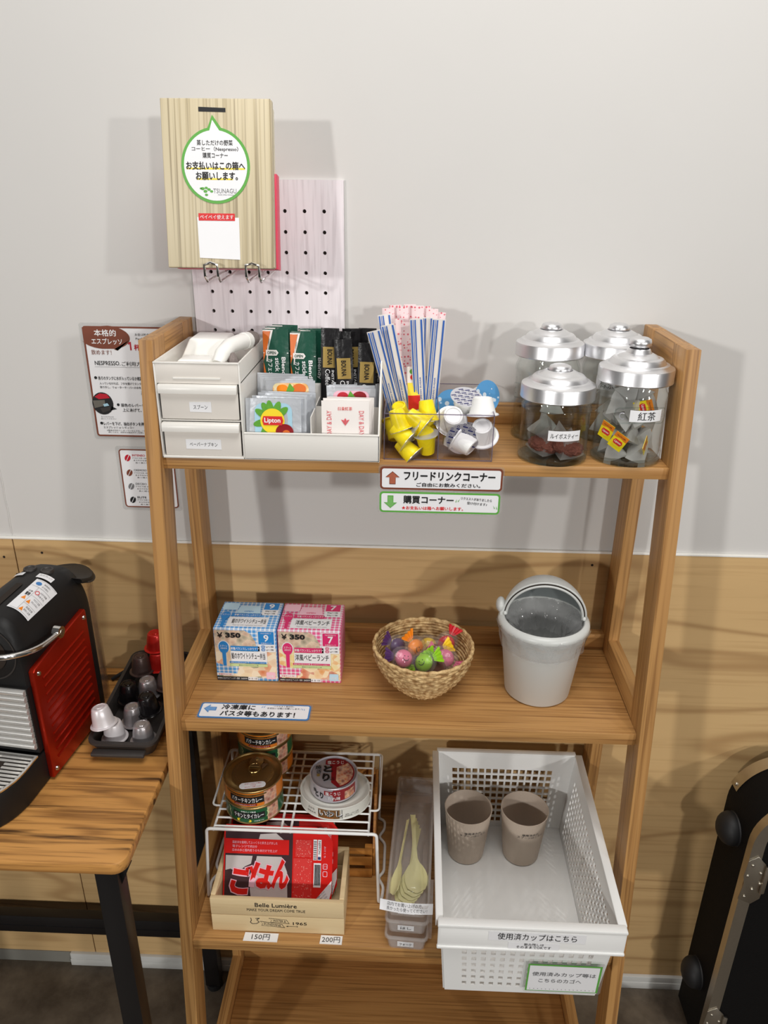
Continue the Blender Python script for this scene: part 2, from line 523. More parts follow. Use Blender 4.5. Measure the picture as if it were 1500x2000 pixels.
rice_speck = dotted('red_rice_fine_print', rgb(214, 48, 44), rgb(236, 160, 150), 420.0, 0.35)
cap_white = plain('white_capsule', rgb(220, 216, 218), 0.35, metal=0.25)
cap_silver = plain('silver_capsule', rgb(170, 166, 168), 0.3, metal=0.6)
cap_black = plain('black_capsule', rgb(22, 20, 22), 0.25, metal=0.3)
cap_brown = plain('brown_capsule', rgb(84, 68, 64), 0.35, metal=0.4)
cap_red = plain('red_capsule', rgb(214, 44, 36), 0.3, metal=0.3)
brush_grey = plain('grey_bristle', rgb(130, 120, 116), 0.9, vary=0.4, scale=500, bump=0.5)
seam_dark = plain('seam_line', rgb(110, 78, 46), 0.8)
candy_pink = plain('pink_candy', rgb(228, 118, 150), 0.3)
candy_green = plain('green_candy', rgb(150, 204, 40), 0.3)
candy_purple = plain('purple_candy', rgb(82, 48, 98), 0.3)
candy_orange = plain('orange_candy', rgb(244, 140, 30), 0.3)
candy_yellow = plain('yellow_candy', rgb(248, 206, 36), 0.3)
candy_brown = plain('brown_candy', rgb(120, 62, 34), 0.3)
candy_red = plain('red_candy', rgb(206, 26, 40), 0.3)


# ------------------------------------------------------------------ geometry helpers
TEXT = {}


def text_geo(s, bold):
    """unit outline of a line of lettering: points and faces, bounding box"""
    k = (s, bold)
    if k not in TEXT:
        cu = bpy.data.curves.new('lettering', 'FONT')
        cu.body = s
        cu.size = 1.0
        cu.offset = bold
        cu.resolution_u = 2
        cu.fill_mode = 'FRONT'
        o = bpy.data.objects.new('lettering', cu)
        COL.objects.link(o)
        me = o.evaluated_get(bpy.context.evaluated_depsgraph_get()).to_mesh()
        v = [(p.co.x, p.co.y) for p in me.vertices]
        f = [tuple(p.vertices) for p in me.polygons]
        bpy.data.objects.remove(o)
        bpy.data.curves.remove(cu)
        xs = [p[0] for p in v] or [0, 1]
        ys = [p[1] for p in v] or [0, 1]
        TEXT[k] = (v, f, min(xs), max(xs), min(ys), max(ys))
    return TEXT[k]


def frame(o, u, v):
    """maps (u, v, w) on a flat face to space; w points out of it"""
    o, u, v = Vector(o), Vector(u).normalized(), Vector(v).normalized()
    n = u.cross(v)
    return lambda a, b, c=0.0: o + u * a + v * b + n * c


def front_face(x0, y, z0):
    return frame((x0, y, z0), (1, 0, 0), (0, 0, 1))


def top_face(x0, y0, z):
    return frame((x0, y0, z), (1, 0, 0), (0, 1, 0))


def drum(cx, cy, r, z0, ang=0.0, taper=0.0):
    """maps (u, v, w) onto an upright cylinder, u = arc length from its front"""
    def f(a, b, c=0.0):
        rr = r + taper * b
        t = a / r + ang
        return Vector((cx + (rr + c) * math.sin(t), cy - (rr + c) * math.cos(t), z0 + b))
    return f


class MB:
    def __init__(self):
        self.bm = bmesh.new()
        self.mats = []

    def mi(self, mat):
        if mat not in self.mats:
            self.mats.append(mat)
        return self.mats.index(mat)

    def merge(self, t, mat, M=None):
        i = self.mi(mat)
        if M is not None:
            t.transform(M)
        for f in t.faces:
            f.material_index = i
        me = bpy.data.meshes.new('tmp')
        t.to_mesh(me)
        t.free()
        self.bm.from_mesh(me)
        bpy.data.meshes.remove(me)

    def raw(self, mat, pts, faces, M=None):
        t = bmesh.new()
        vs = [t.verts.new(p) for p in pts]
        for f in faces:
            try:
                t.faces.new([vs[i] for i in f])
            except ValueError:
                pass
        bmesh.ops.recalc_face_normals(t, faces=t.faces)
        self.merge(t, mat, M)

    def hexa(self, mat, lo, hi, bev=0.0, seg=2, M=None):
        """lo, hi: four corners each, same winding"""
        t = bmesh.new()
        a = [t.verts.new(p) for p in lo]
        b = [t.verts.new(p) for p in hi]
        t.faces.new(a[::-1])
        t.faces.new(b)
        for i in range(4):
            j = (i + 1) % 4
            t.faces.new((a[i], a[j], b[j], b[i]))
        bmesh.ops.recalc_face_normals(t, faces=t.faces)
        if bev:
            bmesh.ops.bevel(t, geom=list(t.edges), offset=bev, segments=seg, profile=0.5, affect='EDGES')
        self.merge(t, mat, M)

    def box(self, mat, x0, x1, y0, y1, z0, z1, bev=0.0, seg=2, M=None):
        self.hexa(mat, [(x0, y0, z0), (x1, y0, z0), (x1, y1, z0), (x0, y1, z0)],
                  [(x0, y0, z1), (x1, y0, z1), (x1, y1, z1), (x0, y1, z1)], bev, seg, M)

    def prism(self, mat, fr, pts, w0, w1, bev=0.0):
        t = bmesh.new()
        a = [t.verts.new(fr(p[0], p[1], w0)) for p in pts]
        b = [t.verts.new(fr(p[0], p[1], w1)) for p in pts]
        fa = t.faces.new(a[::-1])
        fb = t.faces.new(b)
        n = len(pts)
        for i in range(n):
            j = (i + 1) % n
            t.faces.new((a[i], a[j], b[j], b[i]))
        bmesh.ops.recalc_face_normals(t, faces=t.faces)
        if bev:
            bmesh.ops.bevel(t, geom=list(fa.edges) + list(fb.edges), offset=bev, segments=2, profile=0.5, affect='EDGES')
        self.merge(t, mat)

    def lathe(self, mat, prof, n=40, M=None, a0=0.0, a1=2 * PI, fn=None):
        t = bmesh.new()
        full = abs(a1 - a0 - 2 * PI) < 1e-6
        cnt = n if full else n + 1
        rows = []
        for (r, z) in prof:
            if r < 1e-7:
                rows.append([t.verts.new((0, 0, z))])
            else:
                row = []
                for i in range(cnt):
                    ang = a0 + (a1 - a0) * i / n
                    rr = fn(r, z, ang) if fn else r
                    row.append(t.verts.new((rr * math.cos(ang), rr * math.sin(ang), z)))
                rows.append(row)
        for p, q in zip(rows, rows[1:]):
            for i in range(n):
                j = (i + 1) % cnt
                if len(p) == 1 and len(q) == 1:
                    continue
                if len(p) == 1:
                    t.faces.new((p[0], q[i], q[j]))
                elif len(q) == 1:
                    t.faces.new((p[i], p[j], q[0]))
                else:
                    t.faces.new((p[i], p[j], q[j], q[i]))
        bmesh.ops.recalc_face_normals(t, faces=t.faces)
        self.merge(t, mat, M)

    def cyl(self, mat, p0, p1, r0, r1=None, n=20):
        r1 = r0 if r1 is None else r1
        p0, p1 = Vector(p0), Vector(p1)
        d = p1 - p0
        M = Matrix.Translation(p0) @ d.to_track_quat('Z', 'Y').to_matrix().to_4x4()
        self.lathe(mat, [(0, 0), (r0, 0), (r1, d.length), (0, d.length)], n, M)

    def tube(self, mat, pts, r, n=8, closed=False, flat=1.0):
        pts = [Vector(p) for p in pts]
        t = bmesh.new()
        rings = []
        L = len(pts)
        prev = None
        for i, p in enumerate(pts):
            if closed:
                d = (pts[(i + 1) % L] - pts[i - 1]).normalized()
            else:
                d = ((pts[min(i + 1, L - 1)] - p).normalized() + (p - pts[max(i - 1, 0)]).normalized()).normalized()
            if prev is None:
                s = d.orthogonal().normalized() if abs(d.z) > 0.95 else d.cross(Vector((0, 0, 1))).normalized()
            else:
                s = (prev - d * prev.dot(d)).normalized()
            prev = s
            u = d.cross(s)
            rr = r[i] if isinstance(r, (list, tuple)) else r
            rings.append([t.verts.new(p + s * rr * math.cos(2 * PI * k / n) + u * rr * flat * math.sin(2 * PI * k / n)) for k in range(n)])
        for i in range(L if closed else L - 1):
            p, q = rings[i], rings[(i + 1) % L]
            for k in range(n):
                t.faces.new((p[k], p[(k + 1) % n], q[(k + 1) % n], q[k]))
        if not closed:
            t.faces.new(rings[0][::-1])
            t.faces.new(rings[-1])
        bmesh.ops.recalc_face_normals(t, faces=t.faces)
        self.merge(t, mat)

    def ball(self, mat, c, r, sx=1, sy=1, sz=1, n=20, M=None):
        t = bmesh.new()
        bmesh.ops.create_uvsphere(t, u_segments=n, v_segments=max(6, n // 2), radius=r)
        t.transform(Matrix.Translation(Vector(c)) @ Matrix.Diagonal((sx, sy, sz, 1)))
        self.merge(t, mat, M)

    # ---- flat print on a mapped face
    def poly(self, mat, fr, pts, w=0.0002):
        self.raw(mat, [fr(p[0], p[1], w) for p in pts], [tuple(range(len(pts)))])

    def rect(self, mat, fr, x0, y0, x1, y1, w=0.0002, n=1):
        pts, fs = [], []
        for i in range(n + 1):
            u = x0 + (x1 - x0) * i / n
            pts += [fr(u, y0, w), fr(u, y1, w)]
            if i:
                k = 2 * i
                fs.append((k - 2, k, k + 1, k - 1))
        self.raw(mat, pts, fs)

    def disc(self, mat, fr, cx, cy, rx, ry=None, w=0.0002, n=36):
        ry = rx if ry is None else ry
        self.poly(mat, fr, [(cx + rx * math.cos(2 * PI * i / n), cy + ry * math.sin(2 * PI * i / n)) for i in range(n)], w)

    def ring(self, mat, fr, pts_out, pts_in, w=0.0002):
        n = len(pts_out)
        P = [fr(p[0], p[1], w) for p in pts_out] + [fr(p[0], p[1], w) for p in pts_in]
        self.raw(mat, P, [(i, (i + 1) % n, n + (i + 1) % n, n + i) for i in range(n)])

    def text(self, mat, fr, s, cx, cy, wd=None, ht=None, w=0.0004, bold=0.0, rot=0.0):
        """lettering fitted to a width and height; heavy weights are struck several times, slightly shifted"""
        big = bold >= 0.05
        v, f, xa, xb, ya, yb = text_geo(s, bold if big else 0.0)
        bw, bh = max(xb - xa, 1e-4), max(yb - ya, 1e-4)
        if wd is None:
            kx = ky = ht / bh
        else:
            kx = wd / bw
            ky = ht / bh if ht else kx
        c, sn = math.cos(rot), math.sin(rot)
        i = self.mi(mat)
        q_ = bold * 0.85
        shifts = [(0, 0)]
        if not big and bold >= 0.012:
            shifts += [(q_, 0), (-q_, 0), (0, q_), (0, -q_)]
        elif not big and bold > 0:
            shifts += [(q_ * 1.5, 0)]
        for si, (dx, dy) in enumerate(shifts):
            vs = []
            for p in v:
                a_, b_ = (p[0] + dx - (xa + xb) / 2) * kx, (p[1] + dy - (ya + yb) / 2) * ky
                vs.append(self.bm.verts.new(fr(cx + a_ * c - b_ * sn, cy + a_ * sn + b_ * c, w + si * 4e-6)))
            for q in f:
                try:
                    fc = self.bm.faces.new([vs[k] for k in q])
                    fc.material_index = i
                except ValueError:
                    pass

    def sheet(self, mat, fr, pts, t=0.0003):
        self.prism(mat, fr, pts, -t, 0.0)

    def build(self, name, parent=None, smooth=35.0, loc=None, rot=None):
        me = bpy.data.meshes.new(name)
        self.bm.to_mesh(me)
        self.bm.free()
        for mt in self.mats:
            me.materials.append(mt)
        if smooth:
            me.shade_smooth()
            me.set_sharp_from_angle(angle=math.radians(smooth))
        o = bpy.data.objects.new(name, me)
        COL.objects.link(o)
        if parent is not None:
            o.parent = parent
        if loc is not None:
            o.location = loc
        if rot is not None:
            o.rotation_euler = rot
        return o


def rrect(x0, y0, x1, y1, r, n=6):
    out = []
    for cx, cy, a0 in ((x1 - r, y1 - r, 0), (x0 + r, y1 - r, PI / 2), (x0 + r, y0 + r, PI), (x1 - r, y0 + r, 1.5 * PI)):
        for i in range(n + 1):
            t = a0 + PI / 2 * i / n
            out.append((cx + r * math.cos(t), cy + r * math.sin(t)))
    return out


def tag(o, label, cat, group=None):
    o['label'] = label
    o['category'] = cat
    if group:
        o['group'] = group
    return o


def thing(name, label, cat, loc=(0, 0, 0), rot=(0, 0, 0), group=None):
    o = bpy.data.objects.new(name, None)
    o.empty_display_size = 0.05
    COL.objects.link(o)
    o.location = loc
    o.rotation_euler = rot
    return tag(o, label, cat, group)


def struct(o):
    o['kind'] = 'structure'
    return o


def dup(src, loc, rot, label, group=None):
    """a copy of a thing with copies of its parts and sub-parts"""
    o = src.copy()
    COL.objects.link(o)
    o.location = loc
    o.rotation_euler = rot
    o['label'] = label
    if group:
        o['group'] = group
    for ch in list(src.children):
        c = ch.copy()
        COL.objects.link(c)
        c.parent = o
        for g in list(ch.children):
            d = g.copy()
            COL.objects.link(d)
            d.parent = c
    return o


ORD = ['first', 'second', 'third', 'fourth', 'fifth', 'sixth', 'seventh', 'eighth', 'ninth', 'tenth', 'eleventh', 'twelfth', 'thirteenth', 'fourteenth']

# ------------------------------------------------------------------ setting
b = MB()
b.box(wall_white, -2.2, 2.2, 0.0, 0.1, 0.0, 2.7)
struct(b.build('wall_back', smooth=0))
b = MB()
b.box(floor_mat, -2.2, 2.2, -3.0, 0.1, -0.1, 0.0)
struct(b.build('floor', smooth=0))
b = MB()   # maple ply wainscot with a seam of its own
b.box(panel_wood, -0.6085, 2.2, -0.0045, 0.0, 0.03, 0.949)
b.box(panel_wood, -2.2, -0.6105, -0.0045, 0.0, 0.03, 0.951)
b.box(seam_dark, -0.6105, -0.6085, -0.0025, 0.0, 0.03, 0.949)
for px, pz in ((-0.628, 0.918), (-0.567, 0.927), (0.275, 0.93)):
    b.cyl(dark_gap, (px, -0.0044, pz), (px, -0.0048, pz), 0.002, n=10)
wains = b.build('wall_panel_back', smooth=0)
struct(wains)
b = MB()
b.box(caulk, -2.2, 2.2, -0.0052, 0.0, 0.949, 0.9525, 0.0008)
t_ = [Vector((-0.6095 + random.uniform(-.0012, .0012), -0.0006, 0.955 + 0.02 * i)) for i in range(35)]
b.tube(wall_white, t_, [random.uniform(0.0006, 0.0014) for _ in t_], 6)
struct(b.build('trim_1', smooth=35))
b = MB()
b.box(skirting, -0.66, 2.2, -0.011, 0.0, 0.0, 0.031, 0.002)
b.box(skirting, -0.66, 2.2, -0.0125, -0.010, 0.0, 0.017, 0.001)
struct(b.build('baseboard_back', smooth=35))
b = MB()
b.box(skirting_grey, -2.2, -0.6605, -0.006, 0.0, 0.0, 0.03)
struct(b.build('baseboard_back_bare', smooth=0))

# ------------------------------------------------------------------ ladder shelf
H, SL, D0, T = 1.289, 0.1334, 0.177, 0.017
IN, OUT = 0.300, 0.317
Z1, Z2, Z3, Z4 = 1.152, 0.7993, 0.4529, 0.075


def yfront(z):
    return -(D0 + SL * (H - z))


shelf = thing('ladder_shelf', 'oak coloured open ladder shelf with four boards standing against the wall', 'shelf')
for s in (-1, 1):
    x0, x1 = sorted((s * IN, s * OUT))
    fr = frame((x0, 0, 0), (0, 1, 0), (0, 0, 1))
    b = MB()
    b.prism(oak_lean, fr, [(yfront(0), 0), (yfront(0) + .045, 0), (yfront(H) + .045, H), (yfront(H), H)], 0, T, 0.0012)
    b.build('front_post', shelf, 30)
    b = MB()
    b.box(oak_z, x0, x1, -.054, -.009, 0, H, 0.0012)
    b.build('rear_post', shelf, 30)
    b = MB()
    b.prism(oak_y, fr, [(yfront(H - .045) + .045, H - .045), (-.054, H - .045), (-.054, H), (yfront(H) + .045, H)], 0.0002, T - .0002, 0.001)
    b.build('top_rail', shelf, 30)
    for z in (Z2, Z3, Z4):
        b = MB()
        b.prism(oak_y, fr, [(yfront(z - .018) + .045, z - .018), (-.054, z - .018), (-.054, z + .03), (yfront(z + .03) + .045, z + .03)], 0.0002, T - .0002, 0.001)
        b.build('side_rail', shelf, 30)
for z, y0, y1 in ((Z1, -.1865, -.011), (Z2, -.2303, -.011), (Z3, -.2865, -.011), (Z4, -.330, -.011)):
    b = MB()
    th = .0145 if z == Z1 else .018
    b.box(oak_x, -IN, IN, y0, y1, z - th, z, 0.001)
    b.build('shelf_board', shelf, 30)
    b = MB()
    if z == Z1:
        b.box(oak_x, -IN, IN, -.0212, -.0108, z, z + .029, 0.001)
    else:
        b.box(oak_x, -IN, IN, -.034, -.018, z, z + .027, 0.001)
    b.build('back_strip', shelf, 30)

# ------------------------------------------------------------------ pegboard, pay box
peg = thing('pegboard', 'white wood grain pegboard with rows of holes standing behind the white organizer', 'pegboard')
PB0, PBH = (-.2954, -.0100, Z1), .3065
lean = math.radians(0.9)
frp = frame(PB0, (1, 0, 0), (0, math.sin(lean), math.cos(lean)))
t = bmesh.new()
cell, hr = .025, .0024
W_, nx, nz = .200, 7, 12
xs = [0.0] + [.0125 + .025 * i for i in range(8)] + [W_]
zs = [0.0] + [.0073 + .025 * i for i in range(12)] + [PBH]
b = MB()
pts, fs = [], []


def pv(u, v, w):
    pts.append(frp(u, v, w))
    return len(pts) - 1


for ix in range(len(xs) - 1):
    for iz in range(len(zs) - 1):
        ua, ub, va, vb = xs[ix], xs[ix + 1], zs[iz], zs[iz + 1]
        if 1 <= ix <= 7 and 1 <= iz <= 11:
            cu, cv = (ua + ub) / 2, (va + vb) / 2
            n = 16
            outer = []
            for k in range(n):
                ang = 2 * PI * k / n + PI / 4
                c_, s_ = math.cos(ang), math.sin(ang)
                q = max(abs(c_), abs(s_))
                outer.append((cu + c_ / q * (ub - ua) / 2, cv + s_ / q * (vb - va) / 2))
            inner = [(cu + hr * math.cos(2 * PI * k / n + PI / 4), cv + hr * math.sin(2 * PI * k / n + PI / 4)) for k in range(n)]
            o_ = [pv(p[0], p[1], 0) for p in outer]
            i_ = [pv(p[0], p[1], 0) for p in inner]
            d_ = [pv(p[0], p[1], -.005) for p in inner]
            for k in range(n):
                j = (k + 1) % n
                fs.append((o_[k], o_[j], i_[j], i_[k]))
                fs.append((i_[k], i_[j], d_[j], d_[k]))
        else:
            fs.append((pv(ua, va, 0), pv(ub, va, 0), pv(ub, vb, 0), pv(ua, vb, 0)))
b.raw(peg_wood, pts, fs)
for q in (((0, 0), (W_, 0)), ((W_, 0), (W_, PBH)), ((W_, PBH), (0, PBH)), ((0, PBH), (0, 0))):
    (u0, v0), (u1, v1) = q
    b.raw(peg_wood, [frp(u0, v0, 0), frp(u1, v1, 0), frp(u1, v1, -.005), frp(u0, v0, -.005)], [(0, 1, 2, 3)])
b.rect(dark_gap, frp, .0004, .0004, W_ - .0004, PBH - .0004, -.0051)
b.build('board', peg, 30)
for hx in (-.2365, -.189):
    b = MB()
    yb = -.012
    z0 = 1.352
    w = .0075
    b.tube(chrome, [(hx - w, yb, z0 + .012), (hx - w, yb - .006, z0), (hx - w, -.128, z0 - .003), (hx - w, -.138, z0 + .004), (hx - w, -.139, z0 + .016),
                    (hx, -.1395, z0 + .0185), (hx + w, -.139, z0 + .016), (hx + w, -.138, z0 + .004), (hx + w, -.128, z0 - .003), (hx + w, yb - .006, z0), (hx + w, yb, z0 + .012)], .0016, 8)
    b.build('hook', peg, 40)

pay = thing('payment_box', 'wood print cash box with a round green rimmed notice hanging on the pegboard', 'box')
A0 = Vector((-.2880, -.1300, 1.3640))          # front, bottom, towards the lamp
VV = Vector((-.001, .030, .1750)).normalized()
PW, PH, PD = .1217, .1776, .070
frb = frame(A0, (1, 0, 0), VV)
b = MB()
b.prism(box_wood, frb, [(0, 0), (PW, 0), (PW, PH), (0, PH)], -.010, 0, .0012)
b.prism(box_wood, frb, [(PW - .0055, .001), (PW + .0012, .001), (PW + .0012, PH - .001), (PW - .0055, PH - .001)], -.0125, -.0012, .0010)
b.build('lid', pay, 30)
b = MB()
b.prism(cream, frb, [(.002, .002), (PW - .002, .002), (PW - .002, PH - .003), (.002, PH - .003)], -PD * .55, -.0103, .001)
b.build('case', pay, 30)
b = MB()
b.prism(red_book, frb, [(.004, .0005), (PW + .0022, .0005), (PW + .0022, .105), (.004, .105)], -PD * .56, -.0205, .001)
b.build('red_back', pay, 30)
b = MB()
b.prism(ink, frb, [(.0425, PH - .0135), (.0725, PH - .0140), (.0725, PH - .0098), (.0425, PH - .0088)], -.0002, .0003)
b.build('coin_slot', pay, 0)
b = MB()
CX, CY, R = .0594, PH - .0688, .0385


def bubble(r, tipw, tiph):
    out = []
    a0 = math.asin(tipw / r)
    for i in range(61):
        t = PI / 2 + a0 + (2 * PI - 2 * a0) * i / 60
        out.append((CX + r * math.cos(t), CY + r * math.sin(t) * 1.03))
    out.append((CX - .002, CY + r + tiph))
    return out


b.sheet(green_print, lambda u, v, w=0: frb(u, v, w + .0006), bubble(R, .0075, .0135), .0004)
b.poly(paper, frb, bubble(R - .0030, .0055, .0115), .0008)
W0 = .0011
b.text(ink, frb, '蒸しただけの野菜', CX, CY + .0236, .040, .0056, W0, .012)
b.text(ink, frb, 'コーヒー（Nespresso）', CX, CY + .0170, .052, .0052, W0, .012)
b.text(ink, frb, '購買コーナー', CX, CY + .0106, .028, .0056, W0, .012)
b.rect(yellow_print, frb, CX - .033, CY - .0040, CX + .033, CY - .0022, .00095)
b.rect(yellow_print, frb, CX - .022, CY - .0148, CX + .019, CY - .0130, .00095)
b.text(ink, frb, 'お支払いはこの箱へ', CX, CY + .0000, .066, .0082, W0, .032)
b.text(ink, frb, 'お願いします。', CX + .001, CY - .0108, .047, .0082, W0, .032)
b.text(ink_grey, frb, 'TSUNAGU', CX + .0095, CY - .0262, .026, .0048, W0, 0)
b.text(ink_grey, frb, 'SHARE OFFICE TSUNAGU', CX + .0105, CY - .0303, .018, .0012, W0, 0)
for (du, dv, rr) in ((-.0155, -.0240, .0022), (-.0115, -.0232, .0018), (-.0085, -.0248, .0020), (-.0125, -.0268, .0022), (-.0055, -.0268, .0018), (-.0115, -.0305, .0018), (-.0175, -.0238, .0014)):
    b.disc(green_print, frb, CX + du, CY + dv, rr, rr * .7, W0, 14)
b.build('round_notice', pay, 0)
b = MB()
b.sheet(paper, lambda u, v, w=0: frb(u, v, w + .0006), [(.0372, .0108), (.0838, .0092), (.0838, .0545), (.0360, .0545)], .0004)
b.rect(red_print, frb, .0378, .0510, .0792, .0588, .0009)
b.text(ink_white, frb, 'ペイペイ使えます', .0585, .0549, .038, .0048, .0012, .01)
b.build('payment_card', pay, 0)

# ------------------------------------------------------------------ wall notices
def notice_frame(b, fr, w, h, r, t, col, margin=.0045):
    b.sheet(laminate, lambda u, v, ww=0: fr(u, v, ww + .0004), rrect(-margin, -margin, w + margin, h + margin, .004), .0003)
    b.poly(paper, fr, rrect(0, 0, w, h, r), .0007)
    b.ring(col, fr, rrect(0, 0, w, h, r), rrect(t, t, w - t, h - t, max(r - t, .0008)), .0009)


frn = front_face(-.4550, -.0006, 1.1163)
b = MB()
W_, H_ = .1120, .1567
notice_frame(b, frn, W_, H_, .0045, .0024, brown_print)
bl = [(.0, H_ - .0020)] + [(.030 + .0345 * math.cos(t * PI / 20), H_ - .0155 + .0165 * math.sin(t * PI / 20)) for t in range(9, -9, -1)] + \
     [(.0455, H_ - .0330), (.0420, H_ - .0305)] + [(.030 + .0345 * math.cos(t * PI / 20), H_ - .0145 + .0165 * math.sin(t * PI / 20)) for t in range(-11, -19, -1)] + [(.0, H_ - .022)]
b.poly(brown_print, frn, bl, .0011)
W0 = .0013
b.text(ink_white, frn, '本格的', .031, H_ - .0090, .030, .0090, W0, .02)
b.text(ink_white, frn, 'エスプレッソ', .032, H_ - .0205, .042, .0080, W0, .02)
b.text(brown_print, frn, '飲めます！', .0225, H_ - .0355, .028, .0068, W0, .005)
b.text(ink, frn, 'お金は貯金箱か', .086, H_ - .0105, .028, .0034, W0, .005)
b.text(ink, frn, 'PayPayで', .0825, H_ - .0165, .020, .0036, W0, 0)
b.poly(crimson, frn, [(.0632, H_ - .0320), (.0652, H_ - .0320), (.0652, H_ - .0205), (.0636, H_ - .0205), (.0612, H_ - .0226), (.0612, H_ - .0246), (.0632, H_ - .0233)], W0)
b.text(crimson, frn, '杯100円', .084, H_ - .0280, .030, .0082, W0, .03)
b.text(ink, frn, 'NESPRESSO.', .0290, H_ - .0505, .0355, .0058, W0, .012)
b.text(ink, frn, 'ご利用方法', .0660, H_ - .0510, .0345, .0062, W0, .004)
b.rect(ink_grey, frn, .0105, H_ - .0560, .0800, H_ - .0556, W0)
rows = [('後ろのタンクに水が入っているか確認', .0715, .0130, .062, .0052, .016), ('入っていなければ、フタを開けてタンクを', .0790, .014, .062, .0034, .012), ('取り外し、ウォーターサーバーの水を入れる', .0845, .014, .068, .0034, .012)]
for s, dy, x0, wd, ht, bo in rows:
    b.text(ink, frn, s, x0 + wd / 2, H_ - dy, wd, ht, W0, bo)
b.disc(ink, frn, .0095, H_ - .0712, .0021, None, W0, 16)
b.text(ink, frn, 'フタがカバーに', .080, H_ - .0905, .018, .0024, W0, .006)
b.text(ink, frn, 'なっています', .080, H_ - .0936, .018, .0024, W0, .006)
b.disc(ink, frn, .0145, H_ - .1082, .0150, .0162, .0011, 30)
b.poly(crimson, frn, [(.004, H_ - .0985), (.012, H_ - .0935), (.022, H_ - .0945), (.026, H_ - .1000), (.010, H_ - .1020)], .0014)
b.poly(steel, frn, [(.0010, H_ - .1040), (.0180, H_ - .1030), (.0180, H_ - .1110), (.0020, H_ - .1150)], .0015)
b.poly(sky_print, frn, [(.0150, H_ - .1090), (.0215, H_ - .1075), (.0235, H_ - .1110), (.0160, H_ - .1125)], .0016)
b.poly(tray_grey, frn, [(.0100, H_ - .1150), (.0260, H_ - .1120), (.0240, H_ - .1180), (.0130, H_ - .1215)], .0018)
b.poly(ink, frn, [(.027, H_ - .112), (.034, H_ - .116), (.025, H_ - .118)], .0011)
b.disc(ink, frn, .0365, H_ - .1095, .0020, None, W0, 16)
b.text(ink, frn, '銀色のレバーを', .0575, H_ - .1100, .034, .0050, W0, .016)
b.text(ink, frn, '上にあげて、カプセル', .0670, H_ - .1170, .050, .0052, W0, .016)
b.text(ink, frn, '全てのカプセルを', .0185, H_ - .1275, .018, .0020, W0, .006)
b.text(ink, frn, '投入してください', .0200, H_ - .1305, .022, .0020, W0, .006)
b.disc(ink, frn, .0090, H_ - .1370, .0021, None, W0, 16)
b.text(ink, frn, 'レバーを下げ、抽出ボタンを押す', .0430, H_ - .1375, .062, .0052, W0, .018)
b.text(ink, frn, 'エスプレッソ or レギュラー', .0330, H_ - .1430, .044, .0034, W0, .012)
b.text(ink, frn, '※電源が切れてしまっているときは、一度ボタン', .0480, H_ - .1475, .066, .0022, W0, .01)
b.text(ink, frn, '押してから、お好みの抽出ボタンを押してください', .0500, H_ - .1503, .066, .0022, W0, .01)
b2_y = .0025
tag(b.build('coffee_notice', smooth=0), 'brown framed coffee machine instructions on the wall beside the shelf', 'notice')

frn = front_face(-.4275, -.0006, 1.0059)
b = MB()
W_, H_ = .0805, .0915
notice_frame(b, frn, W_, H_, .005, .0018, brown_print)
dz = [.0115, .0345, .0560, .0775]
for (s, c, col), d in zip((('INTENSO', crimson, crimson), ('CREMOSO', ink_grey, brown_print), ('DECISO', ink_grey, ink_grey), ('ELITE', ink, ink)), dz):
    v = H_ - d
    for q in (-1, 1):
        half_bean = [(q * (.0005 + .0036 * math.cos(t)), .0052 * math.sin(t)) for t in [-PI / 2 + PI * i / 14 for i in range(15)]]
        b.poly(col, frn, [(.0125 + p[0] * .88 + p[1] * .48, v - .002 - p[0] * .48 + p[1] * .88) for p in half_bean], .0012)
    b.text(c, frn, s, .0205 + len(s) * .0012, v + .0022, len(s) * .0027, .0030, .0012, .015)
    for k, tx in enumerate(('アラビカ豆 100% の深煎り', 'まろやかな甘さとコク', '長く続く味わい')):
        b.text(ink, frn, tx, .0370, v - .0020 - .0036 * k, .036 - .004 * k, .0022, .0012, .006)
b.text(ink, frn, '8', .072, H_ - .025, None, .003, .0012)
tag(b.build('coffee_menu_card', smooth=0), 'brown framed card listing four coffees on the wall behind the shelf post', 'notice')

# ------------------------------------------------------------------ white organizer
OX0, OXD, OX1, OYF, OYB, OZT = -.2990, -.2000, -.0405, -.1890, -.0360, 1.2675
ZB = Z1 + .0003
org = thing('desk_organizer', 'white plastic organizer with two labelled drawers and an open tray of sachets', 'organizer')
th = .0022
b = MB()
b.box(white_plastic, OX0, OXD, OYF, OYB, ZB, ZB + .003, .0008)                       # under the drawers
b.box(white_plastic, OX0, OX0 + th, OYF, OYB, ZB, OZT, .0008)
b.box(white_plastic, OX0, OX1, OYB - th, OYB, ZB, OZT, .0008)
b.box(white_plastic, OX0, OXD, OYF + .002, OYB, 1.2430, 1.2452, .0004)                # floor of the top tray
b.box(warm_white_plastic, OX0 + th, OXD - th, OYF + .0005, OYF + .0028, 1.2425, OZT - .0012, .0006)
b.box(white_plastic, OX0, OXD, OYF - .0006, OYF + .0030, OZT - .0022, OZT, .0008)
b.box(white_plastic, OX0 + th, OXD - th, OYF + .003, OYB, 1.1975, 1.1990, .0004)
frq = front_face(0, OYF + .0004, 0)
b.prism(white_plastic, frq, rrect(-.2775, 1.2476, -.2225, 1.2500, .0011), 0, .0012, .0005)
b.build('cabinet', org, 35)
b = MB()
b.box(white_plastic, OXD - th, OXD, OYF, OYB, ZB, OZT, .0008)
b.box(white_plastic, OXD, OX1, OYF, OYB, ZB, ZB + .002, .0006)
b.box(white_plastic, OXD, OX1, OYF, OYF + th, ZB, 1.1852, .0008)
b.box(white_plastic, OXD, OX1, OYF - .0008, OYF + th + .0008, 1.1838, 1.1860, .001)
frx = frame((OX1 - th, 0, 0), (0, 1, 0), (0, 0, 1))
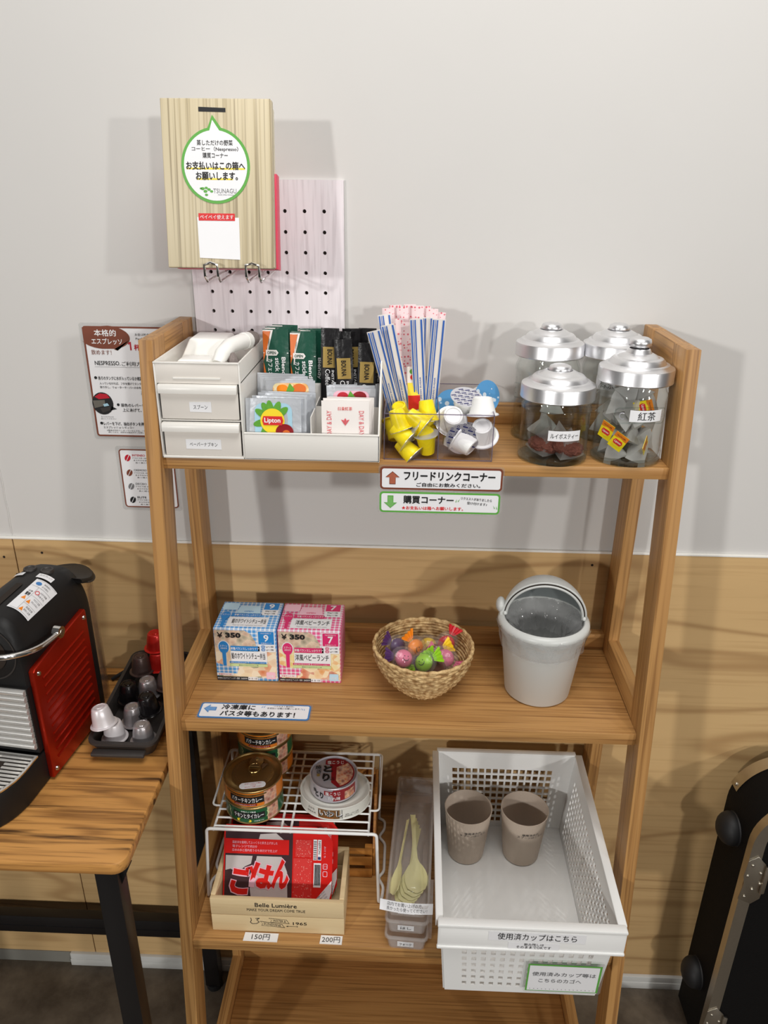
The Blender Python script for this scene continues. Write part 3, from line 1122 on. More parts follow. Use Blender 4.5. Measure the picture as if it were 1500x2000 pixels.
prof = [(OYF, ZB), (OYB, ZB), (OYB, OZT), (-.110, OZT), (-.1165, 1.2655), (-.1215, 1.2610), (-.1300, 1.2500), (-.1500, 1.2350), (-.1650, 1.2200), (-.1760, 1.2060), (-.1850, 1.1930), (OYF, 1.1855)]
b.prism(white_plastic, frx, prof, 0, th, .0006)
for yy in (-.1390, -.0920):                                                          # inner partitions
    b.box(white_plastic, OXD, OX1 - th, yy, yy + .0012, ZB + .002, 1.205 if yy < -.1 else 1.222)
b.box(white_plastic, -.1215, -.1203, OYF + th, OYB, ZB + .002, 1.205)
b.build('sachet_bin', org, 35)
for zlo, zhi, txt, tw in ((1.2005, 1.2420, 'スプーン', .0165), (1.1555, 1.1965, 'ペーパーナプキン', .0330)):
    d = MB()
    d.box(warm_white_plastic, OX0 + .0045, OXD - .0040, OYF + .0010, OYF + .012, zlo, zhi - .004, .0008)
    d.box(dark_gap, OX0 + .0035, OXD - .0035, OYF + .006, OYF + .013, zlo - .0012, zlo - .0002)
    for sx in (OX0 + .0040, OXD - .0045):
        d.box(dark_gap, sx, sx + .0006, OYF + .0024, OYF + .013, zlo, zhi - .010)
    d.box(white_plastic, OX0 + .0050, OXD - .0050, OYF + .012, OYB - .004, zlo + .001, zlo + .003)
    dr = d.build('drawer', org, 35)
    d = MB()
    pr = [(-.0052, zhi - .0100), (-.0056, zhi - .0060), (-.0048, zhi - .0018), (-.0028, zhi), (.004, zhi), (.004, zhi - .0100)]
    d.prism(white_plastic, frame((OX0 + .0040, OYF, 0), (0, 1, 0), (0, 0, 1)), pr, 0, OXD - OX0 - .0080, .0004)
    d.build('handle', dr, 50)
    d = MB()
    cz = (zlo + zhi) / 2 - .006
    frd = frame((-.2485, OYF + .0008, cz), (1, 0, 0), (0, 0, 1))
    lw = tw / 2 + .0045
    d.sheet(paper, lambda u, v, w=0: frd(u, v, w + .0003), [(-lw, -.0058), (lw, -.0062), (lw, .0062), (-lw, .0058)])
    d.text(ink, frd, txt, 0, 0, tw, .0050, .0005, 0)
    d.build('label_sticker', dr, 0)


def pouch_map(w, h, t):
    def f(u, v, s=1, c=0.0):
        a_, b_ = max(-1, min(1, 2 * u / w)), max(-1, min(1, 2 * v / h - 1))
        return (1 - abs(a_) ** 4) * (1 - abs(b_) ** 4) * t / 2 * s
    return f


def pouch(b, mat, w, h, t, n=8, crimp=True):
    """a filled sachet: bulging between two sealed ends; stands on z = 0, faces -y"""
    pm = pouch_map(w, h, t)
    pts, fs = [], []
    for side in (1, -1):
        o = len(pts)
        for j in range(n + 1):
            for i in range(n + 1):
                u, v = -w / 2 + w * i / n, h * j / n
                ripple = .0003 * math.sin(i * 2.1 + j) if crimp else 0
                pts.append((u, -side * (pm(u, v) + .00035) + ripple, v))
        for j in range(n):
            for i in range(n):
                k = o + j * (n + 1) + i
                fs.append((k, k + 1, k + n + 2, k + n + 1))
    e_ = [i for i in range(n)] + [n + (n + 1) * j for j in range(n)] + [(n + 1) * n + n - i for i in range(n)] + [(n + 1) * (n - j) for j in range(n)]
    o = (n + 1) * (n + 1)
    for p, q in zip(e_, e_[1:] + e_[:1]):
        fs.append((p, q, o + q, o + p))
    b.raw(mat, pts, fs)
    return lambda u, v, w_=0.0: Vector((u, -(pm(u, v) + .0007 + w_), v))


def lemon_tea():
    b = MB()
    f = pouch(b, foil, .0650, .0670, .0040)
    b.poly(sky_print, f, rrect(-.022, .018, .022, .062, .010), .0002)
    for ang, rr in ((2.6, .020), (2.1, .022), (1.75, .021), (1.2, .022), (.7, .021), (3.4, .019), (4.1, .021)):
        c_, s_ = math.cos(ang), math.sin(ang)
        cx, cy = -.001 + c_ * .0135, .042 + s_ * .0135
        b.poly(leaf_print, f, [(cx + c_ * .010 * math.cos(t) - s_ * .0042 * math.sin(t), cy + s_ * .010 * math.cos(t) + c_ * .0042 * math.sin(t)) for t in [2 * PI * i / 14 for i in range(14)]], .0005)
    b.disc(lemon_print, f, -.001, .0410, .0142, .0148, .0009)
    b.disc(can_red, f, .0130, .0280, .0105, .0098, .0012)
    b.disc(orange_print, f, .0150, .0262, .0048, .0044, .0014)
    b.poly(red_print, f, [(-.0130, .0415), (-.0115, .0468), (.0100, .0468), (.0118, .0415), (.0100, .0362), (-.0115, .0362)], .0016)
    b.text(ink_white, f, 'Lipton', -.001, .0413, .0185, .0072, .0019, .03)
    return b


def fruit_tea(c1, c2):
    b = MB()
    f = pouch(b, foil, .0600, .0700, .0036)
    b.poly(c1, f, rrect(-.022, .047, .022, .067, .007), .0002)
    b.disc(c2, f, -.010, .0600, .0070, .0055, .0005, 16)
    b.disc(can_red if c1 is pale_pink else orange_print, f, .0105, .0600, .0085, .0065, .0006, 16)
    b.poly(leaf_print, f, [(-.006, .056), (-.001, .0670), (.005, .0600), (.002, .0550)], .0008)
    return b


def tea_card():
    b = MB()
    f = pouch(b, white_sachet, .0560, .0650, .0022, crimp=False)
    b.text(red_print, f, '日東紅茶', 0, .0560, .0165, .0042, .0003, .01)
    for s in (-1, 1):
        b.text(pink_ink, f, 'DAY & DAY', s * .0190, .0390, .0290, .0058, .0003, 0, -PI / 2 * s)
    for q in (-.6, 0, .6):
        b.poly(pink_ink, f, [(0, .0360), (.0030 * math.sin(q - .25) * 2, .0360 + .0065), (.0044 * math.sin(q) * 2, .0360 + .0090 - abs(q) * .003), (.0030 * math.sin(q + .25) * 2, .0360 + .0065)], .0004)
    return b


def stick(kind):
    b = MB()
    if kind == 'green':
        w_, h_ = .0325, .1300
        f = pouch(b, deep_green, w_, h_, .0050)
        b.poly(orange_print, f, [(-w_ / 2 + .0002, h_ - .001), (-.0060, h_ - .001), (-.0105, h_ - .022), (-w_ / 2 + .0002, h_ - .040)], .0001)
        b.poly(white_sachet, f, [(-w_ / 2 + .0002, h_ - .001), (-.0030, h_ - .001), (-.0090, h_ - .024), (-.0107, h_ - .040), (-.0122, h_ - .040), (-.0105, h_ - .022), (-.006, h_ - .0025), (-w_ / 2 + .0002, h_ - .0030)], .0002)
        b.rect(white_sachet, f, -w_ / 2 + .0005, h_ - .0300, w_ / 2 - .0005, h_ - .0290, .0003)
        b.poly(white_sachet, f, [(-.0125, h_ - .0255), (.0010, h_ - .0255), (.0035, h_ - .0290), (.0010, h_ - .0325), (-.0125, h_ - .0325)], .0005)
        b.text(deep_green, f, 'OPEN', -.0052, h_ - .0290, .0108, .0036, .0008, .02)
        b.text(ink_white, f, 'Blendy', .0088, h_ - .0480, .0270, .0062, .0006, .03, -PI / 2)
        b.text(ink_white, f, 'stick', .0018, h_ - .0440, .0170, .0056, .0006, .02, -PI / 2)
        b.text(ink_white, f, 'カフェオレ', -.0072, h_ - .0500, .0270, .0056, .0006, .02, -PI / 2)
        b.poly(orange_print, f, [(-w_ / 2 + .0002, h_ - .040), (-.0128, h_ - .055), (-.0105, h_ - .075), (-w_ / 2 + .0002, h_ - .090)], .0002)
    else:
        w_, h_ = .0225, .1200
        f = pouch(b, foil_black, w_, h_, .0045)
        b.rect(gold, f, -.0085, h_ - .0480, .0085, h_ - .0225, .0004, 4)
        b.text(foil_black, f, 'BOUNA', 0, h_ - .0350, .0190, .0058, .0007, .03, -PI / 2)
        b.text(ink_white, f, 'INSTANT', .0040, h_ - .0630, .0240, .0030, .0004, .01, -PI / 2)
        b.text(ink_white, f, 'Coffee', -.0025, h_ - .0600, .0200, .0060, .0004, 0, -PI / 2)
    return b


def place_run(maker, name, cat, group, n, x0, y0, z0, dx, dy, lean_, what, pre='', jitter=.0015, h_jit=.002):
    src = None
    for k in range(n):
        loc = (x0 + dx * k + random.uniform(-jitter, jitter), y0 + dy * k, z0 + (random.uniform(0, h_jit) if k else 0))
        rot = (-lean_ + random.uniform(-.02, .02), random.uniform(-.03, .03), random.uniform(-.03, .03))
        if src is None:
            src = maker().build(name, smooth=60)
            o = src
        else:
            o = src.copy()
            COL.objects.link(o)
        o.location, o.rotation_euler = loc, rot
        tag(o, what % (('front one' if k == 0 else ORD[k] + ' from front')), cat, group)
    return src


ZF = Z1 + .0045
place_run(lemon_tea, 'tea_sachet', 'tea sachet', 'lemon tea sachets', 5, -.1650, -.1800, ZF, .0030, .0072, .10, 'silver sachet with a lemon and a red name plate, %s of its row')
place_run(lambda: fruit_tea(food_yellow, candy_orange), 'tea_sachet', 'tea sachet', 'peach tea sachets', 5, -.1510, -.1325, ZF + .007, -.0050, .0076, .10, 'silver sachet with orange fruit behind the lemon ones, %s of its row')
place_run(lambda: fruit_tea(pale_pink, crimson), 'tea_sachet', 'tea sachet', 'pink fruit tea sachets', 4, -.0790, -.1325, ZF - .001, .0022, .0076, .10, 'silver sachet with pink fruit behind the white ones, %s of its row')
place_run(tea_card, 'tea_envelope', 'tea envelope', 'white tea envelopes', 4, -.0800, -.1800, ZF + .001, .0014, .0060, .08, 'white paper envelope with pink lettering, %s of its row')
place_run(lambda: stick('green'), 'coffee_stick', 'coffee stick', 'green coffee sticks', 4, -.1770, -.0850, ZF, .0020, .0080, .05, 'green coffee stick in the stack near the drawers, %s of its row')
place_run(lambda: stick('green'), 'coffee_stick', 'coffee stick', 'green coffee sticks', 4, -.1430, -.0870, ZF - .003, .0035, .0085, .05, 'green coffee stick in the stack beside black ones, %s of its row')
bs = stick('black').build('black_coffee_stick', smooth=60)
BL = [(-.1085, -.0990, .0050, .02, 'upright black and gold coffee stick beside the green sticks'),
      (-.0845, -.1090, -.0065, -.05, 'black and gold coffee stick leaning just after the upright one'),
      (-.0625, -.1145, -.0095, .03, 'black and gold coffee stick standing lowest and nearest of the black ones'),
      (-.0530, -.0880, -.0030, .04, 'black and gold coffee stick against the organizer side wall'),
      (-.0985, -.0850, -.0010, .05, 'black coffee stick peeping out behind the upright one'),
      (-.0790, -.0760, .0010, -.03, 'black coffee stick in the rear row behind the leaning one'),
      (-.0640, -.0660, .0000, .02, 'black coffee stick at the very back beside the side wall')]
for k, (x_, yv, dz_, rz, lab) in enumerate(BL):
    o = bs if k == 0 else bs.copy()
    if k:
        COL.objects.link(o)
    o.location, o.rotation_euler = (x_, yv, ZF + .0035 + dz_ + .0065), (-.06, rz, rz)
    tag(o, lab, 'coffee stick', 'black coffee sticks')

# white cases and a hand brush lying in the top tray
b = MB()


def hump(b, mat, x0, x1, y0, y1, z0, h, ins):
    b.hexa(mat, [(x0, y0, z0), (x1, y0, z0), (x1, y1, z0), (x0, y1, z0)],
           [(x0 + ins, y0 + ins, z0 + h), (x1 - ins, y0 + ins, z0 + h), (x1 - ins, y1 - ins, z0 + h), (x0 + ins, y1 - ins, z0 + h)], .0025, 3)
    b.box(mat, x0 - .001, x1 + .001, y0 - .001, y1 + .001, z0 - .001, z0 + .0025, .0008)


hump(b, pure_white, -.2840, -.2310, -.1780, -.1330, 1.2470, .0190, .0085)
tag(b.build('white_case', smooth=40), 'low white plastic case at the front of the organizer top tray', 'case')
b = MB()
hump(b, pure_white, -.2900, -.2180, -.1270, -.0550, 1.2470, .0330, .0140)
tag(b.build('white_case', smooth=40), 'larger white plastic case behind in the organizer top tray', 'case')
br = thing('hand_brush', 'white handled brush with grey bristles lying in the organizer top tray', 'brush')
b = MB()
b.tube(pure_white, [(-.2300, -.1650, 1.2610), (-.2270, -.1560, 1.2700), (-.2220, -.1400, 1.2760), (-.2150, -.1200, 1.2770), (-.2090, -.1020, 1.2760)], [.0070, .0088, .0092, .0094, .0098], 14)
b.cyl(pure_white, (-.2110, -.1080, 1.2765), (-.2080, -.0990, 1.2760), .0104, .0104, 18)
b.build('handle', br, 50)
b = MB()
b.tube(brush_grey, [(-.2085, -.1005, 1.2760), (-.2050, -.0900, 1.2765), (-.2030, -.0840, 1.2760)], [.0085, .0100, .0085], 12)
b.tube(brush_grey, [(-.2190, -.1490, 1.2680), (-.2135, -.1530, 1.2590), (-.2110, -.1560, 1.2500)], [.0060, .0070, .0060], 12)
b.build('bristles', br, 60)

# ------------------------------------------------------------------ acrylic box with pods and sticks
AX0, AXM, AX1, AYF, AYM, AYB, AZT = -.0355, .0285, .0925, -.1772, -.0950, -.0280, 1.2088
acr = thing('acrylic_box', 'clear acrylic divided box holding yellow pods, creamer cups and sugar sticks', 'box')
b = MB()
ta = .0018
b.box(acrylic, AX0, AX1, AYF, AYF + ta, ZB, AZT)
b.box(acrylic, AX0, AX1, AYB - ta, AYB, ZB, AZT + .0)
b.box(acrylic, AX0, AX0 + ta, AYF + ta, AYB - ta, ZB, AZT)
b.box(acrylic, AX1 - ta, AX1, AYF + ta, AYB - ta, ZB, AZT)
b.box(acrylic, AX0 + ta, AX1 - ta, AYF + ta, AYB - ta, ZB, ZB + ta)
b.build('case', acr, 0)
b = MB()
b.box(acrylic, AXM - ta / 2, AXM + ta / 2, AYF + ta, AYB - ta, ZB + ta, AZT - .0005)
b.box(acrylic, AX0 + ta, AXM - ta / 2, AYM, AYM + ta, ZB + ta, AZT - .0005)
b.build('divider', acr, 0)
b = MB()
e_ = .0006
for px, py in ((AX0, AYF), (AX1, AYF), (AXM, AYF), (AX0, AYB), (AX1, AYB)):
    b.box(acrylic_edge, px - e_, px + e_, py - e_, py + e_, ZB, AZT)
for py in (AYF, AYB):
    b.box(acrylic_edge, AX0, AX1, py - e_, py + e_, AZT - .0004, AZT + .0006)
    b.box(acrylic_edge, AX0, AX1, py - e_, py + e_, ZB, ZB + .0012)
for px in (AX0, AXM, AX1):
    b.box(acrylic_edge, px - e_, px + e_, AYF, AYB, AZT - .0004, AZT + .0006)
b.build('edge', acr, 0)


def pod_mesh(mat, lid, ribs=0):
    """a portion cup lying in its own frame: base at z = 0, rim on top"""
    b = MB()
    rb, rt_, h, fl = (.0088, .0118, .0255, .0152) if not ribs else (.0118, .0158, .0210, .0190)
    rib = (lambda r, z, a_: r * (1 + .016 * math.sin(a_ * ribs)) if .002 < z < h - .003 else r) if ribs else None
    b.lathe(mat, [(0, .0016), (rb * .72, .0016), (rb * .80, 0), (rb * .96, .0006), (rb, .0022), (rt_, h - .0028), (rt_ * 1.03, h - .0018), (fl, h - .0008), (fl, h), (rt_ * .97, h), (0, h - .0004)], 72 if ribs else 32, fn=rib)
    return b, fl, h


pb, fl, h_ = pod_mesh(yellow_cup, None)
pod_me = thing('yellow_pod', '', 'pod')
pb.build('cup', pod_me, 40)
l_ = MB()
l_.lathe(silver_lid, [(0, h_ + .0001), (fl + .0006, h_ + .0001), (fl + .0006, h_ + .0005), (0, h_ + .0006)], 28)
l_.poly(silver_lid, lambda u, v, w=0: Vector((u, v, h_ + .0003)), [(fl - .001, -.003), (fl + .004, -.002), (fl + .004, .002), (fl - .001, .003)])
l_.build('foil_lid', pod_me, 30)


def aim(v, roll=0.0):
    return (Vector(v).to_track_quat('Z', 'Y').to_matrix() @ Matrix.Rotation(roll, 3, 'Z')).to_euler()


# place, direction from base to rim, label
YP = [((-.0232, -.1600, 1.2095), (.35, -.20, -.90), 'yellow pod lying topmost beside the striped sticks, base up'),
      ((-.0080, -.1620, 1.2050), (.80, -.25, -.55), 'yellow pod lying across the top of the pile, base towards the organizer'),
      ((.0130, -.1400, 1.2160), (.15, -.25, -.95), 'yellow pod standing base up against the striped sticks at the top'),
      ((.0195, -.1520, 1.2000), (-.70, .25, -.66), 'yellow pod by the divider near the top of the pile'),
      ((-.0250, -.1640, 1.1890), (.75, -.35, -.55), 'yellow pod against the front pane below the topmost one'),
      ((.0185, -.1600, 1.1780), (-.80, -.25, .55), 'yellow pod lying tilted in the middle of the pile next to the divider'),
      ((-.0180, -.1640, 1.1705), (.72, -.35, -.60), 'yellow pod low in the pile against the front pane'),
      ((-.0090, -.1350, 1.1900), (.30, .60, -.70), 'yellow pod half hidden behind the middle of the pile'),
      ((-.0230, -.1380, 1.1640), (-.10, .55, .80), 'yellow pod at the bottom near the organizer side of the box'),
      ((.0120, -.1390, 1.1630), (.55, .15, .80), 'yellow pod at the bottom behind the low front one'),
      ((.0165, -.1640, 1.1570), (-.12, -.15, .98), 'yellow pod standing in the bottom front corner by the divider'),
      ((-.0200, -.1250, 1.2050), (.20, .40, -.90), 'yellow pod at the rear of the pile beside the sticks')]
for k, (p, d, lab) in enumerate(YP):
    o = pod_me if k == 0 else None
    if k == 0:
        o.location, o.rotation_euler = p, aim(d)
        tag(o, lab, 'pod', 'yellow pods in the acrylic box')
    else:
        dup(pod_me, p, aim(d, k), lab, 'yellow pods in the acrylic box')

cb, cfl, ch = pod_mesh(white_cup, None, 30)
cup0 = thing('creamer_cup', '', 'creamer')
cb.build('cup', cup0, 40)


def foil_lid(base, printed):
    l = MB()
    l.lathe(base, [(0, ch + .0001), (cfl + .0008, ch + .0001), (cfl + .0008, ch + .0005), (0, ch + .0006)], 36)
    if printed:
        fr = lambda u, v, w=0: Vector((u, v, ch + .0007 + w))
        for i in range(-2, 3):
            for j in range(-2, 3):
                x_, yv = i * .0078 + (j % 2) * .0039, j * .0070
                if x_ * x_ + yv * yv < .0165 ** 2:
                    l.poly(navy_ink, fr, [(x_ - .0008, yv - .003), (x_ + .0008, yv - .0030), (x_ + .0014, yv + .003), (x_ - .0002, yv + .003)], 0)
                    l.ring(navy_ink, fr, [(x_ + .0034 + .0015 * math.cos(t), yv + .0012 + .0016 * math.sin(t)) for t in [2 * PI * q / 10 for q in range(10)]],
                           [(x_ + .0034 + .0010 * math.cos(t), yv + .0012 + .0011 * math.sin(t)) for t in [2 * PI * q / 10 for q in range(10)]], 0)
    return l


foil_lid(silver_lid, True).build('foil_lid', cup0, 30)
CP = [((.0455, -.1650, 1.2050), (-.05, .75, -.55), 'white creamer cup lying base outwards at the top beside the divider'),
      ((.0800, -.1480, 1.2230), (.05, -.15, -.98), 'white creamer cup standing base up on top at the corner away from the divider'),
      ((.0560, -.1490, 1.1800), (.05, -.93, -.12), 'white creamer cup showing its blue printed foil lid through the front pane'),
      ((.0800, -.1660, 1.1935), (.10, .55, -.75), 'white creamer cup against the front pane under the topmost one'),
      ((.0700, -.1690, 1.1660), (-.75, .45, .45), 'white creamer cup lying low at the front with its base outwards'),
      ((.0460, -.1480, 1.1600), (.25, .10, .96), 'white creamer cup standing at the bottom next to the divider'),
      ((.0690, -.1280, 1.1600), (.10, .10, .98), 'white creamer cup at the bottom behind the low front one'),
      ((.0600, -.1280, 1.2000), (.10, -.35, .90), 'white creamer cup near the top showing a silver printed lid')]
for k, (p, d, lab) in enumerate(CP):
    if k == 0:
        cup0.location, cup0.rotation_euler = p, aim(d)
        tag(cup0, lab, 'creamer', 'creamer cups in the acrylic box')
    else:
        dup(cup0, p, aim(d, k * .7), lab, 'creamer cups in the acrylic box')
cupb = dup(cup0, (.0420, -.0800, 1.1950), aim((.15, -.95, .20)), 'creamer cup with a pale blue patterned lid standing on edge by the divider')
for ch_ in list(cupb.children):
    if ch_.name.startswith('foil_lid'):
        bpy.data.objects.remove(ch_)
nb = foil_lid(blue_lid, False).build('foil_lid', cupb, 30)
cupc = dup(cup0, (.0780, -.0900, 1.2080), aim((.55, -.75, .25)), 'creamer cup with a pale blue patterned lid tilted at the back of the box')
for ch_ in list(cupc.children):
    if ch_.name.startswith('foil_lid'):
        bpy.data.objects.remove(ch_)
foil_lid(blue_lid, False).build('foil_lid', cupc, 30)


def flat_stick(name, p0, p1, w, t, mat, stripes=(), lettering=None, label='', cat='', group=None):
    """a long paper sachet from p0 (foot) to p1 (top)"""
    p0, p1 = Vector(p0), Vector(p1)
    L = (p1 - p0).length
    b = MB()
    pts, fs = [], []
    n = 8
    for i in range(n + 1):
        v = L * i / n
        k = t / 2 * (1 - abs(2 * v / L - 1) ** 6) + .0003
        for q in range(8):
            a_ = 2 * PI * q / 8
            pts.append((w / 2 * math.cos(a_), k * math.sin(a_) if abs(math.sin(a_)) > .1 else 0, v))
    for i in range(n):
        for q in range(8):
            fs.append((i * 8 + q, i * 8 + (q + 1) % 8, i * 8 + 8 + (q + 1) % 8, i * 8 + 8 + q))
    fs += [tuple(range(7, -1, -1)), tuple(range(n * 8, n * 8 + 8))]
    b.raw(mat, pts, fs)
    f = lambda u, v, w_=0.0: Vector((u, -(t / 2 * .72 * (1 - abs(2 * v / L - 1) ** 6) + .0007 + w_), v))
    for x0, x1 in stripes:
        k_ = 24
        b.raw(blue_stripe, [f(u_, .001 + (L - .002) * q_ / k_, .0003) for q_ in range(k_ + 1) for u_ in (x0, x1)], [(2 * q_, 2 * q_ + 1, 2 * q_ + 3, 2 * q_ + 2) for q_ in range(k_)])
    if stripes:
        b.text(blue_stripe, f, 'JAPAN SUGAR', .0018, L * .42, .030, .0022, .0006, .02, PI / 2)
    o = b.build(name, smooth=50)
    z = (p1 - p0).normalized()
    yax = Vector((0, 1, 0))
    yax = (yax - z * yax.dot(z)).normalized()
    xax = yax.cross(z)
    M = Matrix((xax, yax, z)).transposed().to_4x4()
    M.translation = p0
    o.matrix_world = M
    return tag(o, label, cat, group)


S4 = [(-.0070, -.0054), (-.0040, -.0034), (-.0022, -.0008), (.0048, .0068)]
SS = [((-.0170, -.0905, 1.158), (-.0510, -.1330, 1.2960), 'blue striped sugar stick leaning furthest over the organizer'),
      ((-.0055, -.0850, 1.158), (-.0350, -.1190, 1.3010), 'blue striped sugar stick second in the leaning pair'),
      ((-.0200, -.0780, 1.158), (-.0400, -.0880, 1.3080), 'blue striped sugar stick standing behind the leaning pair'),
      ((.0100, -.0880, 1.158), (-.0010, -.1150, 1.3080), 'blue striped sugar stick standing upright in the middle of the bunch'),
      ((.0130, -.0820, 1.158), (.0115, -.1070, 1.3085), 'blue striped sugar stick second of the upright three'),
      ((.0190, -.0880, 1.158), (.0260, -.1180, 1.3085), 'blue striped sugar stick nearest the creamer cups')]
for p0, p1, lab in SS:
    flat_stick('sugar_stick', p0, p1, .0165, .0030, white_sachet, S4, label=lab, cat='sugar stick', group='blue striped sugar sticks')
PK = [(-.0300, -.0560, -.0360, 1.3130), (-.0220, -.0500, -.0270, 1.3160), (-.0140, -.0560, -.0180, 1.3150), (-.0060, -.0500, -.0090, 1.3170), (.0020, -.0560, .0010, 1.3165),
      (.0080, -.0500, .0100, 1.3150), (.0140, -.0560, .0190, 1.3130), (.0200, -.0500, .0290, 1.3080), (-.0200, -.0680, -.0240, 1.3020), (-.0090, -.0690, -.0120, 1.2980)]
PL_ = ['tall pink dotted stick at the organizer end of the rear bunch', 'tall pink dotted stick second from the organizer end', 'pink dotted stick third from the organizer end, in the rear bunch',
       'pink dotted stick at the middle of the rear bunch, tallest of all', 'pink dotted stick just past the middle of the rear bunch', 'pink dotted stick behind the upright striped ones', 'pink dotted stick second from the jar end of the bunch',
       'pink dotted stick slanting out at the jar end of the bunch', 'shorter pink dotted stick in front of the tall ones', 'shorter pink dotted stick between the striped sticks']
for (x0, yv, x1, z1), lab in zip(PK, PL_):
    flat_stick('pink_stick', (x0, yv, 1.158), (x1, yv - .012, z1), .0150, .0040, pink_dots, label=lab, cat='sweetener stick', group='pink dotted sticks')
b = MB()
f = pouch(b, white_sachet, .016, .072, .003)
b.disc(leaf_print, f, 0, .066, .0045, .0035, .0003, 14)
b.disc(red_print, f, .001, .059, .0050, .0040, .0004, 14)
b.rect(yellow_print, f, -.0075, .036, .0075, .052, .0003, 3)
b.rect(red_print, f, -.0075, .018, .0075, .036, .0003, 3)
o = b.build('syrup_sachet', smooth=50, loc=(.0010, -.1000, 1.1750), rot=(-.05, -.06, 0))
tag(o, 'small red, yellow and green sachet between the sugar sticks and the yellow pods', 'sachet')

# ------------------------------------------------------------------ glass jars
def jar(name, label, loc, R, hb, tot, plate=None):
    """hb: height where the lid starts; tot: with its knob"""
    j = thing(name, label, 'jar', loc)
    b = MB()
    z = [(0, .0045), (R * .86, .0045), (R * .93, .0080), (R * .955, .014), (R * .945, .016), (R * .945, hb * .80), (R * .96, hb * .82), (R * .955, hb * .86), (R * .88, hb * .93), (R * .86, hb + .008)]
    o_ = [(R * .90, hb + .008), (R * .92, hb * .95), (R * .99, hb * .88), (R, hb * .85), (R * 1.0, hb * .82), (R * .975, hb * .80), (R * .975, .017), (R * 1.0, .0135), (R * 1.0, .0030), (R * .97, .0006)]
    b.lathe(jar_glass, z[::-1], 56)
    b.lathe(jar_glass, o_[::-1], 56)
    b.build('glass_body', j, 50)
    b = MB()
    b.lathe(jar_thick, [(0, .0003), (R * .95, .0003), (R * .985, .0016), (R * .99, .0032), (R * .90, .0040), (0, .0040)], 56)
    b.build('glass_base', j, 50)
    L = R * 1.055
    s = tot - hb
    b = MB()
    b.lathe(alu, [(L * .97, hb), (L, hb), (L * 1.006, hb + .0010), (L, hb + .0018), (L, hb + .0140), (L * .985, hb + .0160), (L * .90, hb + .0175), (L * .84, hb + .0200), (L * .80, hb + .0202), (L * .76, hb + .0206), (L * .72, hb + .0236), (L * .66, hb + .0262), (L * .60, hb + .0270), (L * .55, hb + .0272), (L * .50, hb + .0290), (L * .40, hb + .0312), (L * .34, hb + .0320), (L * .29, hb + s - .0135), (L * .255, hb + s - .0125)], 56)
    b.lathe(alu, [(L * .97, hb), (L * .96, hb + .012), (L * .5, hb + .018), (0, hb + .019)], 40)
    b.build('lid', j, 28)
    b = MB()
    b.lathe(alu, [(L * .22, hb + s - .0135), (L * .225, hb + s - .0110), (L * .29, hb + s - .0095), (L * .305, hb + s - .0060), (L * .28, hb + s - .0022), (L * .20, hb + s - .0004), (0, hb + s)], 32)
    b.build('knob', j, 60)
    if plate:
        txt, tw, thh, z0, wd, ht, ang, rot = plate
        fr = drum(0, 0, R * 1.0 + .0006, z0, ang)
        b = MB()
        b.rect(paper, fr, -wd / 2, -ht / 2, wd / 2, ht / 2, .0002, 10)
        b.text(ink, fr, txt, 0, 0, tw, thh, .0005, .006, rot)
        b.build('label_sticker', j, 0)
    return j


JS = jar('glass_jar', 'short glass jar of reddish tea bags with a white label, aluminium lid', (.1675, -.1530, ZB), .0412, .0745, .1130, ('ルイボスティー', .0330, .0062, .0385, .0385, .0122, .12, 0))
JF = jar('glass_jar', 'tall glass jar filled with grey and yellow tea bags by the shelf post', (.2560, -.1500, ZB), .0408, .0955, .1450, ('紅茶', .0210, .0100, .0630, .0390, .0135, .18, 0))
JL = jar('glass_jar', 'tall glass jar with pale bags behind the short reddish one', (.1690, -.0650, ZB), .0405, .1060, .1460)
JR = jar('glass_jar', 'tall glass jar in the back corner behind the fullest one', (.2535, -.0625, ZB), .0400, .1060, .1460, ('緑茶', .0170, .0120, .0780, .0290, .0160, -.40, 0))
# raised maker's plate on the tall jar and its neighbour
for j, ang in ((JF, .08), (JL, -.75)):
    fr = drum(0, 0, .0408, .0620, ang)
    b = MB()
    n = 28
    b.ring(jar_thick, fr, rrect(-.0330, -.0100, .0330, .0100, .0085, 8), rrect(-.0312, -.0082, .0312, .0082, .0068, 8), .0008)
    b.text(jar_thick if j is JL else silver_lid, fr, 'C', -.0240, 0, .0060, .0085, .0007, .01)
    b.text(jar_thick if j is JL else silver_lid, fr, 'E', .0262, .0005, .0040, .0080, .0007, .01)
    b.build('raised_plate', j, 40)


def pyramid(s, mat, fillmat=None, fill=.4):
    """tetrahedral tea bag with puffed faces"""
    b = MB()
    v = [Vector((0, 0, s * .82)), Vector((s * .58, 0, 0)), Vector((-s * .29, s * .5, 0)), Vector((-s * .29, -s * .5, 0))]
    t = bmesh.new()
    vs = [t.verts.new(p) for p in v]
    for f in ((0, 1, 2), (0, 2, 3), (0, 3, 1), (1, 3, 2)):
        t.faces.new([vs[i] for i in f])
    bmesh.ops.recalc_face_normals(t, faces=t.faces)
    bmesh.ops.subdivide_edges(t, edges=t.edges, cuts=3, use_grid_fill=True)
    c = sum(v, Vector()) / 4
    for w in t.verts:
        d = (w.co - c)
        k = d.length / (s * .55)
        w.co += d.normalized() * s * .09 * max(0, 1 - k) + Vector((random.uniform(-1, 1), random.uniform(-1, 1), random.uniform(-1, 1))) * s * .022
    b.merge(t, mat)
    return b


